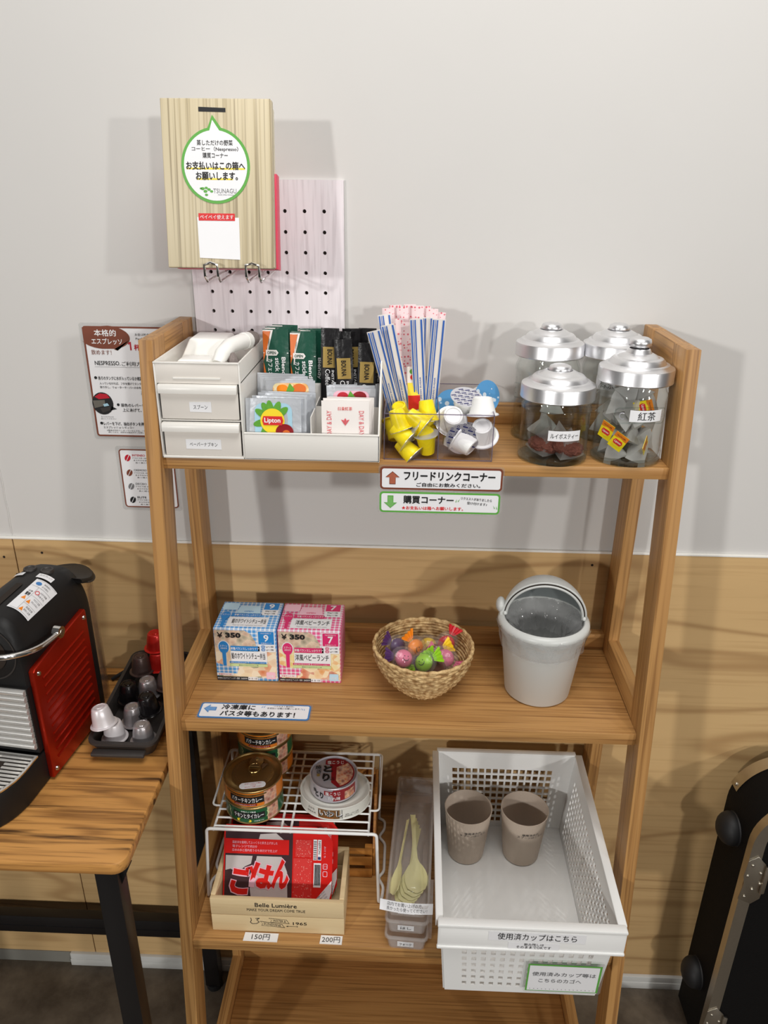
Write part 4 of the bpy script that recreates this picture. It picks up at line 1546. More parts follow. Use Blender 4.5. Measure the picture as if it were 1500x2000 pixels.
random.seed(21)
bag_a = pyramid(.030, tea_mesh)
bag_me = None
spots = []
for lay, (zz, cnt, rr) in enumerate(((.008, 5, .021), (.026, 5, .021), (.044, 5, .021), (.060, 5, .020), (.074, 3, .015))):
    for k in range(cnt):
        a_ = 2 * PI * k / cnt + lay * .7 - PI / 2 + .35
        spots.append((lay, k, rr * math.cos(a_), rr * math.sin(a_), zz))
LAY = ['bottom layer', 'second layer up', 'third layer up', 'fourth layer up', 'top layer']
for (lay, k, dx, dy, zz) in spots:
    if bag_me is None:
        bag_me = bag_a.build('tea_bag', smooth=70)
        leaf = MB()
        leaf.ball(tea_leaf, (0, 0, .007), .0065, 1.1, 1.1, .7, 12)
        leaf.build('tea_leaves', bag_me, 60)
        o = bag_me
    else:
        o = bag_me.copy()
        COL.objects.link(o)
        c = bag_me.children[0].copy()
        COL.objects.link(c)
        c.parent = o
    o.location = (.2560 + dx * .82, -.1500 + dy * .82, ZB + zz)
    o.rotation_euler = (random.uniform(-.7, .7), random.uniform(-.7, .7), random.uniform(0, 6.28))
    tag(o, 'grey pyramid tea bag in the %s of the tall full jar' % LAY[lay], 'tea bag', 'grey tea bags, ' + LAY[lay])


def tea_tag(loc, rot, label):
    b = MB()
    fr = frame((0, 0, 0), (1, 0, 0), (0, 0, 1))
    b.sheet(yellow_cup, fr, [(-.0085, -.0105), (.0085, -.0105), (.0085, .0105), (-.0085, .0105)], .0004)
    b.poly(can_orange, fr, [(-.0085, .0040), (.0085, .0040), (.0085, .0105), (-.0085, .0105)], .0002)
    b.disc(lemon_print, fr, 0, -.0010, .0075, .0060, .0003, 20)
    b.poly(red_print, fr, [(-.0060, -.001), (-.0045, .0022), (.0045, .0022), (.0060, -.001), (.0045, -.0042), (-.0045, -.0042)], .0005)
    b.text(ink_white, fr, 'Lipton', 0, -.0010, .0085, .0034, .0007, .02)
    b.text(ink, fr, 'YELLOW LABEL', 0, .0072, .0120, .0016, .0004, .01)
    o = b.build('tea_tag', smooth=0, loc=loc, rot=rot)
    return tag(o, label, 'tea tag')


tea_tag((.2370, -.1830, ZB + .0300), (.15, .52, -.45), 'large tilted yellow tea tag against the front of the tall full jar')
tea_tag((.2240, -.1740, ZB + .0400), (.1, .35, -.80), 'small yellow tea tag above and beside the large tilted one')
tea_tag((.2690, -.1830, ZB + .0260), (.1, -.9, 1.00), 'yellow tea tag seen edge on between the grey bags')
tea_tag((.2620, -.1790, ZB + .0700), (.5, 1.2, .15), 'yellow tea tag peeping out among the top bags')
rb = pyramid(.041, tea_mesh_clear)
RB = [((.1560, -.1530, ZB + .0065), (.1, .15, .4), 'reddish leaf tea bag lying at the organizer side of the short jar'), ((.1820, -.1620, ZB + .0065), (.05, -.1, 2.2), 'reddish leaf tea bag lying at the front of the short jar'),
      ((.1760, -.1370, ZB + .0070), (0, 0, 3.9), 'reddish leaf tea bag lying at the back of the short jar')]
r0 = None
for p, r, lab in RB:
    if r0 is None:
        r0 = rb.build('rooibos_tea_bag', smooth=70)
        lf = MB()
        t = bmesh.new()
        bmesh.ops.create_icosphere(t, subdivisions=4, radius=1)
        for v in t.verts:
            k = 1 + random.uniform(-.10, .10)
            v.co = Vector((v.co.x * .0200 * k, v.co.y * .0180 * k, .0092 + v.co.z * .0092 * k))
        lf.merge(t, rooibos)
        lf.build('tea_leaves', r0, 80)
        o = r0
    else:
        o = r0.copy()
        COL.objects.link(o)
        c = r0.children[0].copy()
        COL.objects.link(c)
        c.parent = o
    o.location, o.rotation_euler = p, r
    tag(o, lab, 'tea bag')
pale = pyramid(.034, tea_mesh)
p0_ = None
for k, (p, lab) in enumerate((((.1600, -.0800, ZB + .006), 'pale tea bag on the bottom of the jar behind the short one'), ((.1790, -.0580, ZB + .006), 'pale tea bag at the back of the jar behind the short one'), ((.1620, -.0570, ZB + .0540), 'pale tea bag high in the jar behind the short one'),
                              ((.1740, -.0720, ZB + .0320), 'pale tea bag half way up the jar behind the short one'), ((.2500, -.0660, ZB + .013), 'pale tea bag on the bottom of the back corner jar'), ((.2525, -.0660, ZB + .0300), 'pale tea bag half way up the back corner jar'), ((.2480, -.0640, ZB + .0560), 'pale tea bag near the top of the back corner jar'))):
    o = pale.build('tea_bag', smooth=70) if p0_ is None else p0_.copy()
    if p0_ is None:
        p0_ = o
    else:
        COL.objects.link(o)
    o.location, o.rotation_euler = p, (random.uniform(-.5, .5), random.uniform(-.5, .5), k * 1.3)
    tag(o, lab, 'tea bag')


# ------------------------------------------------------------------ hanging signs and shelf label
def arrow(b, fr, mat, edge, cx, cy, w, h, direction):
    """block arrow: 'u', 'd' or 'l'"""
    base = [(-.5, .05), (0, .5), (.5, .05), (.22, .05), (.22, -.5), (-.22, -.5), (-.22, .05)]
    if direction == 'd':
        base = [(p[0], -p[1]) for p in base][::-1]
    if direction == 'l':
        base = [(-p[1], p[0]) for p in base]
    P = [(cx + p[0] * w, cy + p[1] * h) for p in base]
    c = (cx, cy)
    b.poly(edge, fr, P, .0009)
    b.poly(mat, fr, [(c[0] + (p[0] - c[0]) * .88, c[1] + (p[1] - c[1]) * .88) for p in P], .0011)


def dashes(b, fr, mat, cx, cy, k):
    for i, (du, a_) in enumerate(((0, .5), (.0026, .25))):
        c_, s_ = math.cos(PI / 2 + a_ * k), math.sin(PI / 2 + a_ * k)
        x_, yv = cx + du * k, cy - i * .0008
        b.poly(mat, fr, [(x_ - s_ * .0005, yv + c_ * .0005), (x_ + s_ * .0005, yv - c_ * .0005), (x_ + c_ * .0045 + s_ * .0002, yv + s_ * .0045)], .0011)


def sign(name, label, fr, w, h, col, arr, arr_mat, lines, extra=None):
    b = MB()
    b.sheet(laminate, fr, rrect(-.002, -.002, w + .002, h + .002, .004), .0004)
    b.poly(col, fr, rrect(0, 0, w, h, .0045), .0003)
    b.poly(paper, fr, rrect(.0022, .0024, w - .0022, h - .0024, .0028), .0006)
    arrow(b, fr, arr_mat, col, *arr)
    for s, x_, yv, wd, ht, mat, bo in lines:
        b.text(mat, fr, s, x_, yv, wd, ht, .0010, bo)
    if extra:
        extra(b)
    return tag(b.build(name, smooth=0), label, 'sign')


f1 = frame((-.0395, -.1885, 1.1185), (1, 0, 0), (0, 0, 1))
sign('hanging_sign', 'white sign with a brown border and upward arrow on the top board edge', f1, .1455, .0290, brown_print, (.0148, .0150, .0170, .0165, 'u'), arrow_brown,
     [('フリードリンクコーナー', .0825, .0182, .1080, .0108, ink, .040), ('ご自由にお飲みください。', .0815, .0070, .0760, .0050, ink, .028)])
f2 = frame((-.0400, -.1883, 1.0885), (1, 0, 0), (0, 0, 1))


def ex2(b):
    dashes(b, f2, green_print, .0945, .0160, -1)
    dashes(b, f2, green_print, .1390, .0080, 1)
    b.text(ink, f2, 'リクエストがありましたら', .1165, .0195, .0370, .0036, .0010, .012, -.07)
    b.text(ink, f2, '受け付けます♪', .1175, .0138, .0240, .0036, .0010, .012, -.07)


sign('hanging_sign', 'white sign with a green border and downward arrow hanging under the brown one', f2, .1450, .0272, green_print, (.0132, .0140, .0160, .0165, 'd'), arrow_green,
     [('購買コーナー', .0590, .0175, .0600, .0100, ink, .034), ('★お支払いは箱へお願いします。', .0640, .0066, .0740, .0046, red_print, .03)], ex2)
f3 = frame((-.2800, -.2250, Z2 + .0006), (1, 0.0, 0), (0, 1, 0))


def ex3(b):
    dashes(b, f3, blue_print, .0860, .0240, -1)
    dashes(b, f3, blue_print, .1390, .0210, 1)
    b.text(ink, f3, 'リクエスト受付中！', .1130, .0272, .0270, .0030, .0010, .008)
    b.text(ink, f3, 'お支払いは箱にお願いします。', .1135, .0228, .0450, .0034, .0010, .008)


sign('shelf_label', 'white label with a blue border lying on the front edge of the middle board', f3, .1500, .0320, blue_print, (.0140, .0185, .0170, .0170, 'l'), arrow_blue,
     [('冷凍庫に', .0520, .0230, .0450, .0104, ink, .032), ('パスタ等もあります！', .0800, .0098, .1000, .0110, ink, .036)], ex3)

# ------------------------------------------------------------------ middle board: lunch boxes
ZS = Z2 + .0003


def lunch_box(x0, label, ging, main, card, foods, num, title, stamp):
    j = thing('lunch_carton', label, 'carton', (x0, -.1400, ZS))
    w, d, h = .0880, .0740, .0862
    b = MB()
    b.box(ging, 0, w, 0, d, 0, h, .0012)
    b.build('carton', j, 30)
    f = front_face(0, 0, 0)
    b = MB()
    e1, e2, e3, e4 = .0002, .0005, .0008, .0011
    b.rect(foods[0], f, .001, .012, w - .001, .0550, e1)
    pts = [(.001, .0550), (.0600, .0550), (.0585, .0660), (.0520, .0780), (.0440, .0838), (.001, .0838)]
    b.poly(food_grey, f, pts, e1 * 1.5)
    b.poly(ging, f, [(.001, .012), (.030, .012), (.0330, .0250), (.018, .0235), (.0010, .0300)], e2)
    b.poly(foods[1], f, [(.0335 + .0470 * math.cos(t) * .9 + .012, .006 + .0210 * math.sin(t)) for t in [PI * i / 16 for i in range(17)]], .00035)
    b.poly(paper, f, [(.0008, .0085), (.0245, .0085), (.0245, .0130), (.0008, .0130)], e3)
    b.text(red_print, f, '平袋でつくる！', .0125, .0106, .0190, .0030, e4, .01)
    b.rect(ink, f, .0006, .0014, .0450, .0068, e3)
    b.text(ink_white, f, '原材料に含まれるアレルギー物質（28品目中）', .0228, .0042, .0430, .0028, e4, .008)
    b.rect(paper, f, .0452, .0014, .0590, .0068, e3)
    b.text(ink, f, '卵・乳・大豆', .0520, .0042, .0120, .0028, e4, .006)
    b.poly(stamp, f, rrect(.0715, .0040, .0845, .0160, .002), e3)
    b.text(paper, f, '国産', .0780, .0090, .0085, .0045, e4, .01)
    b.rect(main, f, .0230, .0505, .0640, .0585, e3)
    b.text(paper, f, '栄養バランスしっかりケア', .0432, .0545, .0400, .0044, e4, .012)
    b.rect(paper, f, .0225, .0300, .0740, .0500, e3)
    b.text(ink, f, title, .0475, .0425, .0475, .0105, e4, .012)
    b.rect(main, f, .0205, .0300, .0462, .0330, e4)
    b.rect(main, f, .0470, .0300, .0725, .0330, e4)
    b.text(paper, f, '野菜ごはん風やわらか煮', .0333, .0315, .0225, .0020, e4 + .0003, .006)
    b.text(paper, f, 'とろけるクリーム仕立て', .0597, .0315, .0225, .0020, e4 + .0003, .006)
    b.rect(pale_green, f, .0205, .0245, .0740, .0290, e3)
    b.text(ink_grey, f, '素材のうまみでやさしい味', .0470, .0268, .0280, .0022, e4, .006)
    sp = [(.0135 + .0072 * math.cos(t), .0560 + .0100 * math.sin(t)) for t in [-PI / 2 + .38 + (2 * PI - .76) * i / 26 for i in range(27)]] + [(.0112, .0250), (.0158, .0250)]
    b.poly(paper, f, [(.0135 + (p[0] - .0135) * 1.16, .044 + (p[1] - .044) * 1.05) for p in sp], e3)
    b.poly(main, f, sp, e4)
    b.text(paper, f, 'スプーン', .0135, .0585, .0105, .0034, e4 + .0003, .012)
    b.text(paper, f, '1本付き', .0135, .0545, .0090, .0028, e4 + .0003, .012)
    b.rect(paper, f, .0618, .0500, .0862, .0842, e3)
    b.rect(main, f, .0630, .0625, .0850, .0832, e4)
    b.text(paper, f, num, .0740, .0728, None, .0105, e4 + .0003, .03)
    b.text(paper, f, '1才4か月頃から' if num == '9' else '7か月頃から', .0740, .0806, .0150, .0022, e4 + .0003, .008)
    b.text(paper, f, 'お徳用パック', .0740, .0646, .0150, .0022, e4 + .0003, .008)
    for zz in (.0585, .0535):
        b.ring(main, f, [(.0692 + .0030 * math.cos(t), zz + .0025 * math.sin(t)) for t in [2 * PI * i / 16 for i in range(16)]], [(.0692 + .0022 * math.cos(t), zz + .0018 * math.sin(t)) for t in [2 * PI * i / 16 for i in range(16)]], e4)
        b.text(main, f, '80', .0692, zz, .0032, .0024, e4, .01)
        b.text(ink, f, 'g×1個', .0785, zz, .0100, .0028, e4, .01)
    b.build('front_print', j, 0)
    b = MB()      # price written by hand
    b.text(ink, f, '￥', .0095, .0762, .0075, .0085, .0014, .03)
    b.text(ink, f, '350', .0280, .0762, .0215, .0085, .0014, .05)
    b.build('handwritten_price', j, 0)
    f = top_face(0, 0, h)
    b = MB()
    sp2 = [(.0110 + .0066 * math.cos(t), .0330 + .0105 * math.sin(t)) for t in [-PI / 2 + .38 + (2 * PI - .76) * i / 26 for i in range(27)]] + [(.0092, .0030), (.0132, .0030)]
    b.poly(main, f, sp2, e4)
    b.text(paper, f, 'スプーン', .0110, .0350, .0100, .0042, e4 + .0003, .012)
    b.rect(main, f, .0190, .0320, .0620, .0400, e2)
    b.text(paper, f, '栄養バランスしっかりケア', .0420, .0360, .0380, .0050, e3, .012)
    b.rect(paper, f, .0170, .0050, .0740, .0305, e2)
    b.text(ink, f, title, .0470, .0195, .0480, .0125, e3, .012)
    b.text(ink_grey, f, 'Meal set with vegetables and cream', .0470, .0085, .0420, .0030, e3, 0)
    b.rect(paper, f, .0610, .0370, .0840, .0710, e2)
    b.rect(main, f, .0620, .0520, .0830, .0700, e3)
    b.text(paper, f, num, .0725, .0610, None, .0120, e4, .03)
    b.text(ink, f, '80g×1個', .0725, .0475, .0150, .0040, e3, .008)
    b.text(ink, f, '80g×1個', .0725, .0410, .0150, .0040, e3, .008)
    b.poly(card, f, [(.0240, .0410), (.0590, .0410), (.0560, .0620), (.0270, .0620)], e2)
    b.text(main, f, 'OPEN', .0415, .0460, .0130, .0034, e3, .01)
    b.poly(card, f, rrect(.0020, .0500, .0250, .0690, .004), e2)
    b.build('top_print', j, 0)
    return j


lunch_box(-.2722, 'blue gingham baby food carton marked 9 on the middle board', blue_ging, sky_blue, light_blue_card, (food_cream, food_cream), '9', '鮭のホワイトシチュー弁当', light_pink_card)
lunch_box(-.1823, 'pink gingham baby food carton marked 7 next to the blue one', pink_ging, hot_pink, light_pink_card, (food_yellow, food_red), '7', '洋風ベビーランチ', light_blue_card)

# ------------------------------------------------------------------ bowl of sweets
BX, BY = .0205, -.1440
bowl = thing('seagrass_bowl', 'round woven seagrass bowl of wrapped sweets on the middle board', 'bowl', (BX, BY, ZS))


def bowl_r(z):
    k = max(0, min(1, z / .072))
    return .0230 + .0445 * math.sin(k * PI / 2) ** 0.85


b = MB()
rows = 17
for i in range(rows):
    z = .0035 + .0665 * i / (rows - 1)
    r = bowl_r(z)
    pts = []
    n = 84
    for k in range(n):
        t = 2 * PI * k / n
        wob = math.sin(k * PI / 2 + (i % 2) * PI)
        pts.append((( r + .0007 * wob) * math.cos(t), (r + .0007 * wob) * math.sin(t), z + .0003 * math.sin(t * 3 + i) + .0007 * math.sin(t * 2)))
    b.tube(seagrass, pts, [(.0021 + .0005 * math.sin(k * PI / 2 + (i % 2) * PI)) for k in range(n)], 7, closed=True, flat=1.15)
b.lathe(seagrass, [(0, .0012), (.018, .0010), (.0235, .0030)], 40)
for i in range(5):
    r = .004 + .0050 * i
    b.tube(seagrass, [(r * math.cos(2 * PI * k / 28), r * math.sin(2 * PI * k / 28), .0035) for k in range(28)], .0024, 6, closed=True)
b.build('woven_wall', bowl, 60)
b = MB()
n = 120
b.tube(seagrass, [(.0680 * math.cos(2 * PI * k / n), .0680 * math.sin(2 * PI * k / n), .0722 + .0007 * math.sin(4 * PI * k / n) + .0003 * math.sin(k * 1.9)) for k in range(n)], [.0024 + .0005 * math.sin(k * 1.3) for k in range(n)], 8, closed=True)
b.build('rim', bowl, 60)


def sweet(col, tip, loc, rot, label, face=True, s=1.32):
    j = thing('wrapped_sweet', label, 'sweet', loc, rot, 'wrapped sweets in the bowl')
    b = MB()
    b.ball(col, (0, 0, 0), .0098 * s, 1, .62, .95, 24)
    if face:
        f = lambda u, v, w=0: Vector((u, -(.0062 * s * math.sqrt(max(.05, 1 - (u / (.0098 * s)) ** 2 - (v / (.0093 * s)) ** 2)) + w), v))
        for q in (-1, 1):
            b.disc(ink, f, q * .0026, .0018, .0007, .0009, .0003, 8)
        b.poly(ink, f, [(.0045 * math.cos(t), -.0005 + .0042 * math.sin(t)) for t in [PI + PI * i / 10 for i in range(11)]] + [(.0040 * math.cos(t), -.0002 + .0036 * math.sin(t)) for t in [2 * PI - PI * i / 10 for i in range(11)]], .0003)
    b.build('sweet', j, 60)
    b = MB()
    b.ball(film, (0, 0, 0), .0122 * s, 1.25, .66, 1.05, 20)
    b.build('clear_wrapper', j, 60)
    for q in (-1, 1):
        b = MB()
        pts, fs = [], []
        n = 9
        for i in range(n):
            v = -.5 + i / (n - 1)
            k = .0007 * (1 if i % 2 else -1)
            pts += [(q * .0115 * s, k * .5, v * .006 * s), (q * .0170 * s, k, v * .013 * s), (q * (.0212 + .0006 * (i % 2)) * s, k * 1.4, v * .0175 * s)]
            if i:
                o = 3 * i
                fs += [(o - 3, o, o + 1, o - 2), (o - 2, o + 1, o + 2, o - 1)]
        b.raw(tip, pts, fs)
        b.build('twisted_end', j, 40)
    return j


zc = ZS + .050
sweet(candy_pink, candy_purple, (BX - .0265, BY - .0190, zc + .011), (-.75, .35, .3), 'pink sweet with a smiling face at the front of the bowl beside the green one')
sweet(candy_green, candy_green, (BX + .0010, BY - .0260, zc + .010), (-.80, -.6, -.1), 'green sweet with a smiling face at the front centre of the bowl')
sweet(candy_purple, candy_purple, (BX - .0350, BY + .0120, zc + .009), (-.5, .75, .4), 'dark purple sweet with upright purple ends beside the pink one', False)
sweet(candy_orange, candy_orange, (BX - .0105, BY + .0060, zc + .012), (-.5, 1.1, .2), 'orange sweet standing on end behind the green one')
sweet(candy_yellow, candy_yellow, (BX + .0080, BY + .0230, zc + .004), (-.6, .1, .1), 'yellow sweet in clear film towards the back of the bowl', False)
sweet(candy_brown, candy_yellow, (BX + .0150, BY + .0010, zc + .008), (-.8, -.45, .2), 'brown sweet with a long yellow tipped wrapper in the middle of the bowl', False)
sweet(candy_red, candy_red, (BX + .0330, BY + .0240, zc + .008), (-.4, -1.0, .5), 'red sweet with a bright red end rising at the back of the bowl', False)
sweet(candy_pink, candy_pink, (BX + .0300, BY - .0110, zc + .008), (-.8, .25, -.5), 'pink sweet at the side of the bowl nearest the bin', False)
sweet(candy_brown, candy_green, (BX + .0200, BY - .0200, zc + .000), (-.6, .9, -.4), 'brown sweet with green tips half buried beside the pink one', False)
sweet(candy_purple, candy_brown, (BX - .0120, BY - .0050, zc - .014), (-.6, .2, 1.0), 'dark sweet at the bottom of the pile under the orange one', False)
sweet(candy_pink, candy_pink, (BX + .0150, BY + .0060, zc - .016), (-.6, .2, -1.0), 'pink sweet at the bottom of the pile in the bowl', False)

# ------------------------------------------------------------------ small swing bin
BNX, BNY = .1830, -.1380
binn = thing('swing_bin', 'small grey plastic swing bin lined with a clear bag on the middle board', 'bin', (BNX, BNY, ZS), (0, 0, -.10))
b = MB()
b.lathe(grey_plastic, [(0, .0006), (.0425, .0006), (.0450, .0030), (.0575, .112), (.0560, .112), (.0436, .0040), (0, .0040)], 56)
b.build('body', binn, 40)
b = MB()
b.lathe(grey_plastic, [(.0575, .1085), (.0605, .1085), (.0618, .1105), (.0612, .1150), (.0590, .1180), (.0550, .1195), (.0535, .1185), (.0535, .1140), (.0560, .1120)], 56)
b.build('rim', binn, 50)
b = MB()      # domed hood: a quarter-dome open towards the front, tilted back


def dome(mat, R, flare, tilt, th, pn=26):
    n = 40
    pts, fs = [], []
    for j in range(pn + 1):
        el = (PI / 2 + tilt) * j / pn          # from the back horizon, over the top
        for i in range(n + 1):
            az = PI * i / n
            x_ = R * math.cos(az)
            rr = R * math.sin(az)
            pts.append((x_, rr * math.cos(el) , .1180 + rr * math.sin(el) * 1.02))
    for j in range(pn):
        for i in range(n):
            k = j * (n + 1) + i
            fs.append((k, k + 1, k + n + 2, k + n + 1))
    b.raw(mat, pts, fs)


TILT = math.radians(8)
dome(grey_plastic, .0560, 0, TILT, .0015)
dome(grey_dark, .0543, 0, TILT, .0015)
el = PI / 2 + TILT
arc = lambda R, dd: [(R * math.cos(PI * i / 40), R * math.sin(PI * i / 40) * math.cos(el + dd), .1180 + R * math.sin(PI * i / 40) * math.sin(el + dd) * 1.02) for i in range(41)]
b.tube(grey_plastic, arc(.0552, 0), .0016, 8)
b.build('hood', binn, 50)
b = MB()
b.tube(dark_gap, arc(.0536, .015), .0013, 8)
b.build('hood_gap', binn, 50)
b = MB()
b.tube(grey_plastic, arc(.0510, .025), .0020, 8)
for s in (-1, 1):
    b.ball(grey_plastic, (s * .0525, -.004, .1215), .0030, n=12)
b.build('flap_frame', binn, 50)
b = MB()
b.ball(grey_plastic, (-.0590, .0060, .1290), .0120, .55, 1.0, .85, 20)
b.box(grey_plastic, -.0600, -.0540, -.004, .014, .1160, .1300, .002)
b.build('side_lug', binn, 40)
b = MB()
fnb = lambda r, z, a_: max(.002, r + .0022 * math.sin(a_ * 7 + z * 210) + .0014 * math.sin(a_ * 17 - z * 90) + .0007 * math.sin(a_ * 29))


def skirt(r, z, a_):
    return r + .0009 * math.sin(a_ * 13 + z * 160) + .0005 * math.sin(a_ * 29)


b.lathe(bin_bag, [(.0600, .1140), (.0628, .1085), (.0600, .1020), (.0585, .0920), (.0572, .0800)], 90, fn=lambda r, z, a_: skirt(r, z, a_))
b.lathe(bin_bag, [(.0530, .1180), (.0500, .1000), (.0460, .0700), (.0400, .0450), (.0250, .0380), (0, .0400)], 90, fn=fnb)
b.lathe(bin_bag, [(.0530, .1175), (.0400, .1080), (.0330, .0980), (.0300, .0800)], 60, fn=fnb)
b.build('liner_bag', binn, 60)
# sagging hem of the bag at the front
# ------------------------------------------------------------------ bottom board: wire rack and tins
ZT = Z3 + .0003
ZR = .5931
rack = thing('wire_rack', 'white coated wire shelf rack over the wooden crate on the lower board', 'rack')
b = MB()
r1, r2 = .0024, .0016
XL, XR = -.2860, -.0390
YF, YB = -.2150, -.0480


def bend(pts, rad=.008, n=4):
    out = [Vector(pts[0])]
    for a_, c, d in zip(pts, pts[1:], pts[2:]):
        a_, c, d = Vector(a_), Vector(c), Vector(d)
        p, q = c + (a_ - c).normalized() * rad, c + (d - c).normalized() * rad
        for i in range(n + 1):
            t = i / n
            out.append(p * (1 - t) ** 2 + c * 2 * t * (1 - t) + q * t * t)
    out.append(Vector(pts[-1]))
    return out


zl = ZT + r1
zig = [(0, .0), (-.0100, -.010), (0, -.021), (0, -.067), (-.0095, -.080), (0, -.091)]
right_foot = [(XR + .0020, YF, zl), (XR + .0085, -.2080, zl), (XR + .0105, -.1866, zl), (XR + .0010, -.1700, zl), (XR + .0100, -.1580, zl), (XR + .0100, -.1022, zl), (XR - .0010, -.0886, zl), (XR + .0080, -.0720, zl), (XR + .0080, -.0540, zl), (XR - .0020, -.0480, zl)]
left_foot = [(XL - (p[0] - XR), p[1], p[2]) for p in right_foot]
b.tube(wire_white, bend(left_foot[::-1][:-1] + [(XL - .0080, YF, zl)] + [(XL, YF, ZR)] + [(XR, YF, ZR)] + [(XR + .0040, YF, zl)] + right_foot[1:], .006), r1, 8)
b.tube(wire_white, bend([left_foot[-1], (XL, YB, ZR + .0002), (XR, YB, ZR + .0002), right_foot[-1]], .006), r1, 8)
b.build('leg_frame', rack, 60)
b = MB()
gx0, gx1, gy0 = -.2760, -.0510, -.2090
for i in range(11):
    yv = gy0 + (YB - gy0) * (i / 10) ** 1.0
    b.tube(wire_white, [(gx0, yv, ZR), (gx1, yv, ZR)], r2, 6)
for x_ in (gx0, -.1780, -.1640, gx1):
    b.tube(wire_white, [(x_, gy0 - .006, ZR - .0025), (x_, YB, ZR - .0025)], r2 * 1.15, 6)
b.build('grid', rack, 60)
for s, xa, xb in ((-1, gx0, XL - .002), (1, gx1, XR + .002)):
    b = MB()
    b.tube(wire_white, bend([(xa, -.1700, ZR), (xb, -.1700, ZR), (xb, -.0480, ZR + .001), (xa, -.0480, ZR + .001)], .007), r2, 8)
    b.build('side_loop', rack, 60)


def tin(name, label, loc, R, h, bands, lid_mat, prints, parent_group=None, oval=1.0, rot=0.0, ring=None, lid_print=None, body_mat=None):
    j = thing(name, label, 'tin', loc, (0, 0, rot), parent_group)
    b = MB()
    rr = R
    prof_low = [(0, .0012), (rr * .93, .0012), (rr * .95, 0), (rr * .99, .0004), (rr, .0014), (rr * .985, .0030)]
    b.lathe(lid_mat, prof_low, 56)
    z0 = .0030
    for mat, z1 in bands:
        b.lathe(mat, [(rr * .985, z0), (rr * .985, z1)], 56)
        z0 = z1
    b.build('body', j, 40)
    b = MB()
    b.lathe(lid_mat, [(rr * .985, h - .0030), (rr, h - .0022), (rr * 1.0, h - .0004), (rr * .985, h), (rr * .960, h - .0006), (rr * .945, h - .0026), (rr * .80, h - .0026), (rr * .78, h - .0020), (rr * .70, h - .0020), (rr * .68, h - .0026), (0, h - .0024)], 56)
    if lid_print:
        lid_print(b, h - .0022)
    b.build('lid', j, 40)
    if ring:
        b = MB()
        zz = h - .0006
        ex, ey = 0, R * .62
        b.tube(can_gold, [(.0085 * math.cos(t), R * .18 + .0095 * math.sin(t), zz) for t in [2 * PI * i / 24 for i in range(24)]], .0012, 6, closed=True)
        b.prism(can_gold, top_face(0, 0, zz - .0006), [(-.0075, R * .24), (.0075, R * .24), (.0105, R * .48), (.0080, R * .74), (-.0080, R * .74), (-.0105, R * .48)], 0, .0014, .0004)
        b.cyl(can_gold, (0, R * .62, zz), (0, R * .62, zz + .0016), .0034, .0030, 14)
        b.build('pull_tab', j, 40)
    if prints:
        b = MB()
        prints(b, drum(0, 0, rr * .985, 0))
        b.build('wrap_print', j, 0)
    if oval != 1.0:
        j.scale = (1.0, oval, 1.0)
    return j


def curry_orange(b, f):
    b.rect(curry_print, f, .026, .0032, .048, .0268, .0002, 10)
    b.rect(can_gold, f, -.034, .0222, .030, .0252, .0003, 14)
    b.text(ink, f, '本格香るスパイスの香り', -.003, .0237, .034, .0022, .0006, .008)
    b.rect(ink, f, -.026, .0090, .026, .0212, .0004, 14)
    b.text(ink_white, f, 'バターチキンカレー', 0, .0152, .046, .0086, .0007, .02)
    b.rect(can_red, f, -.019, .0050, .015, .0082, .0005, 10)
    b.text(ink_white, f, 'コクのあるカレー仕立て', -.002, .0066, .030, .0022, .0008, .008)


def curry_green(b, f):
    b.rect(curry_print, f, .028, .0032, .048, .0268, .0002, 10)
    b.poly(pale_green, f, [(-.032, .0245), (-.029, .0200), (-.031, .0155), (-.028, .0100), (-.0295, .0100), (-.0330, .0155), (-.0310, .0200), (-.034, .0245)], .0004)
    b.poly(pale_green, f, [(.030, .0245), (.027, .0200), (.029, .0155), (.026, .0100), (.0275, .0100), (.0310, .0155), (.0290, .0200), (.032, .0245)], .0004)
    b.text(ink_white, f, '本場タイで製造', 0, .0235, .022, .0028, .0005, .012)
    b.rect(ink, f, -.024, .0105, .024, .0215, .0004, 14)
    b.text(ink_white, f, 'チキンとタイカレー', 0, .0160, .044, .0084, .0007, .02)
    b.poly(lemon_print, f, rrect(-.018, .0045, .004, .0092, .0023), .0005)
    b.text(can_green, f, '・グリーン・', -.007, .0068, .018, .0034, .0008, .012)
    b.text(ink_white, f, '内容量125g', .015, .0066, .014, .0024, .0006, .008)


RC, HC = .0432, .0300


def sticker(b, z):
    fr = top_face(0, 0, z)
    b.poly(paper, fr, [(.006 + (p[0]) * math.cos(.25) - p[1] * math.sin(.25), -.0265 + p[0] * math.sin(.25) + p[1] * math.cos(.25)) for p in rrect(-.019, -.0062, .019, .0062, .006)], .0012)
    for k, s in enumerate(('お召し上がりの際は', 'フタの', '切り口にご注意ください')):
        b.text(crimson, fr, s, .006 + .0008 * k, -.0232 - .0032 * k, .024 if k != 1 else .008, .0024, .0015, .006, .25)
    for k in range(2):
        r = .0300 - .0045 * k
        for q in range(44):
            t = PI * .06 + PI * 1.9 * q / 44 + PI / 2
            b.poly(seam_dark, fr, [(r * math.cos(t) + .0007 * math.cos(a_), r * math.sin(t) + .0007 * math.sin(a_)) for a_ in (0, 1.6, 3.1, 4.7)], .0010)
    b.poly(seam_dark, fr, [(.006, .020), (.018, .020), (.012, .008)], .0009)


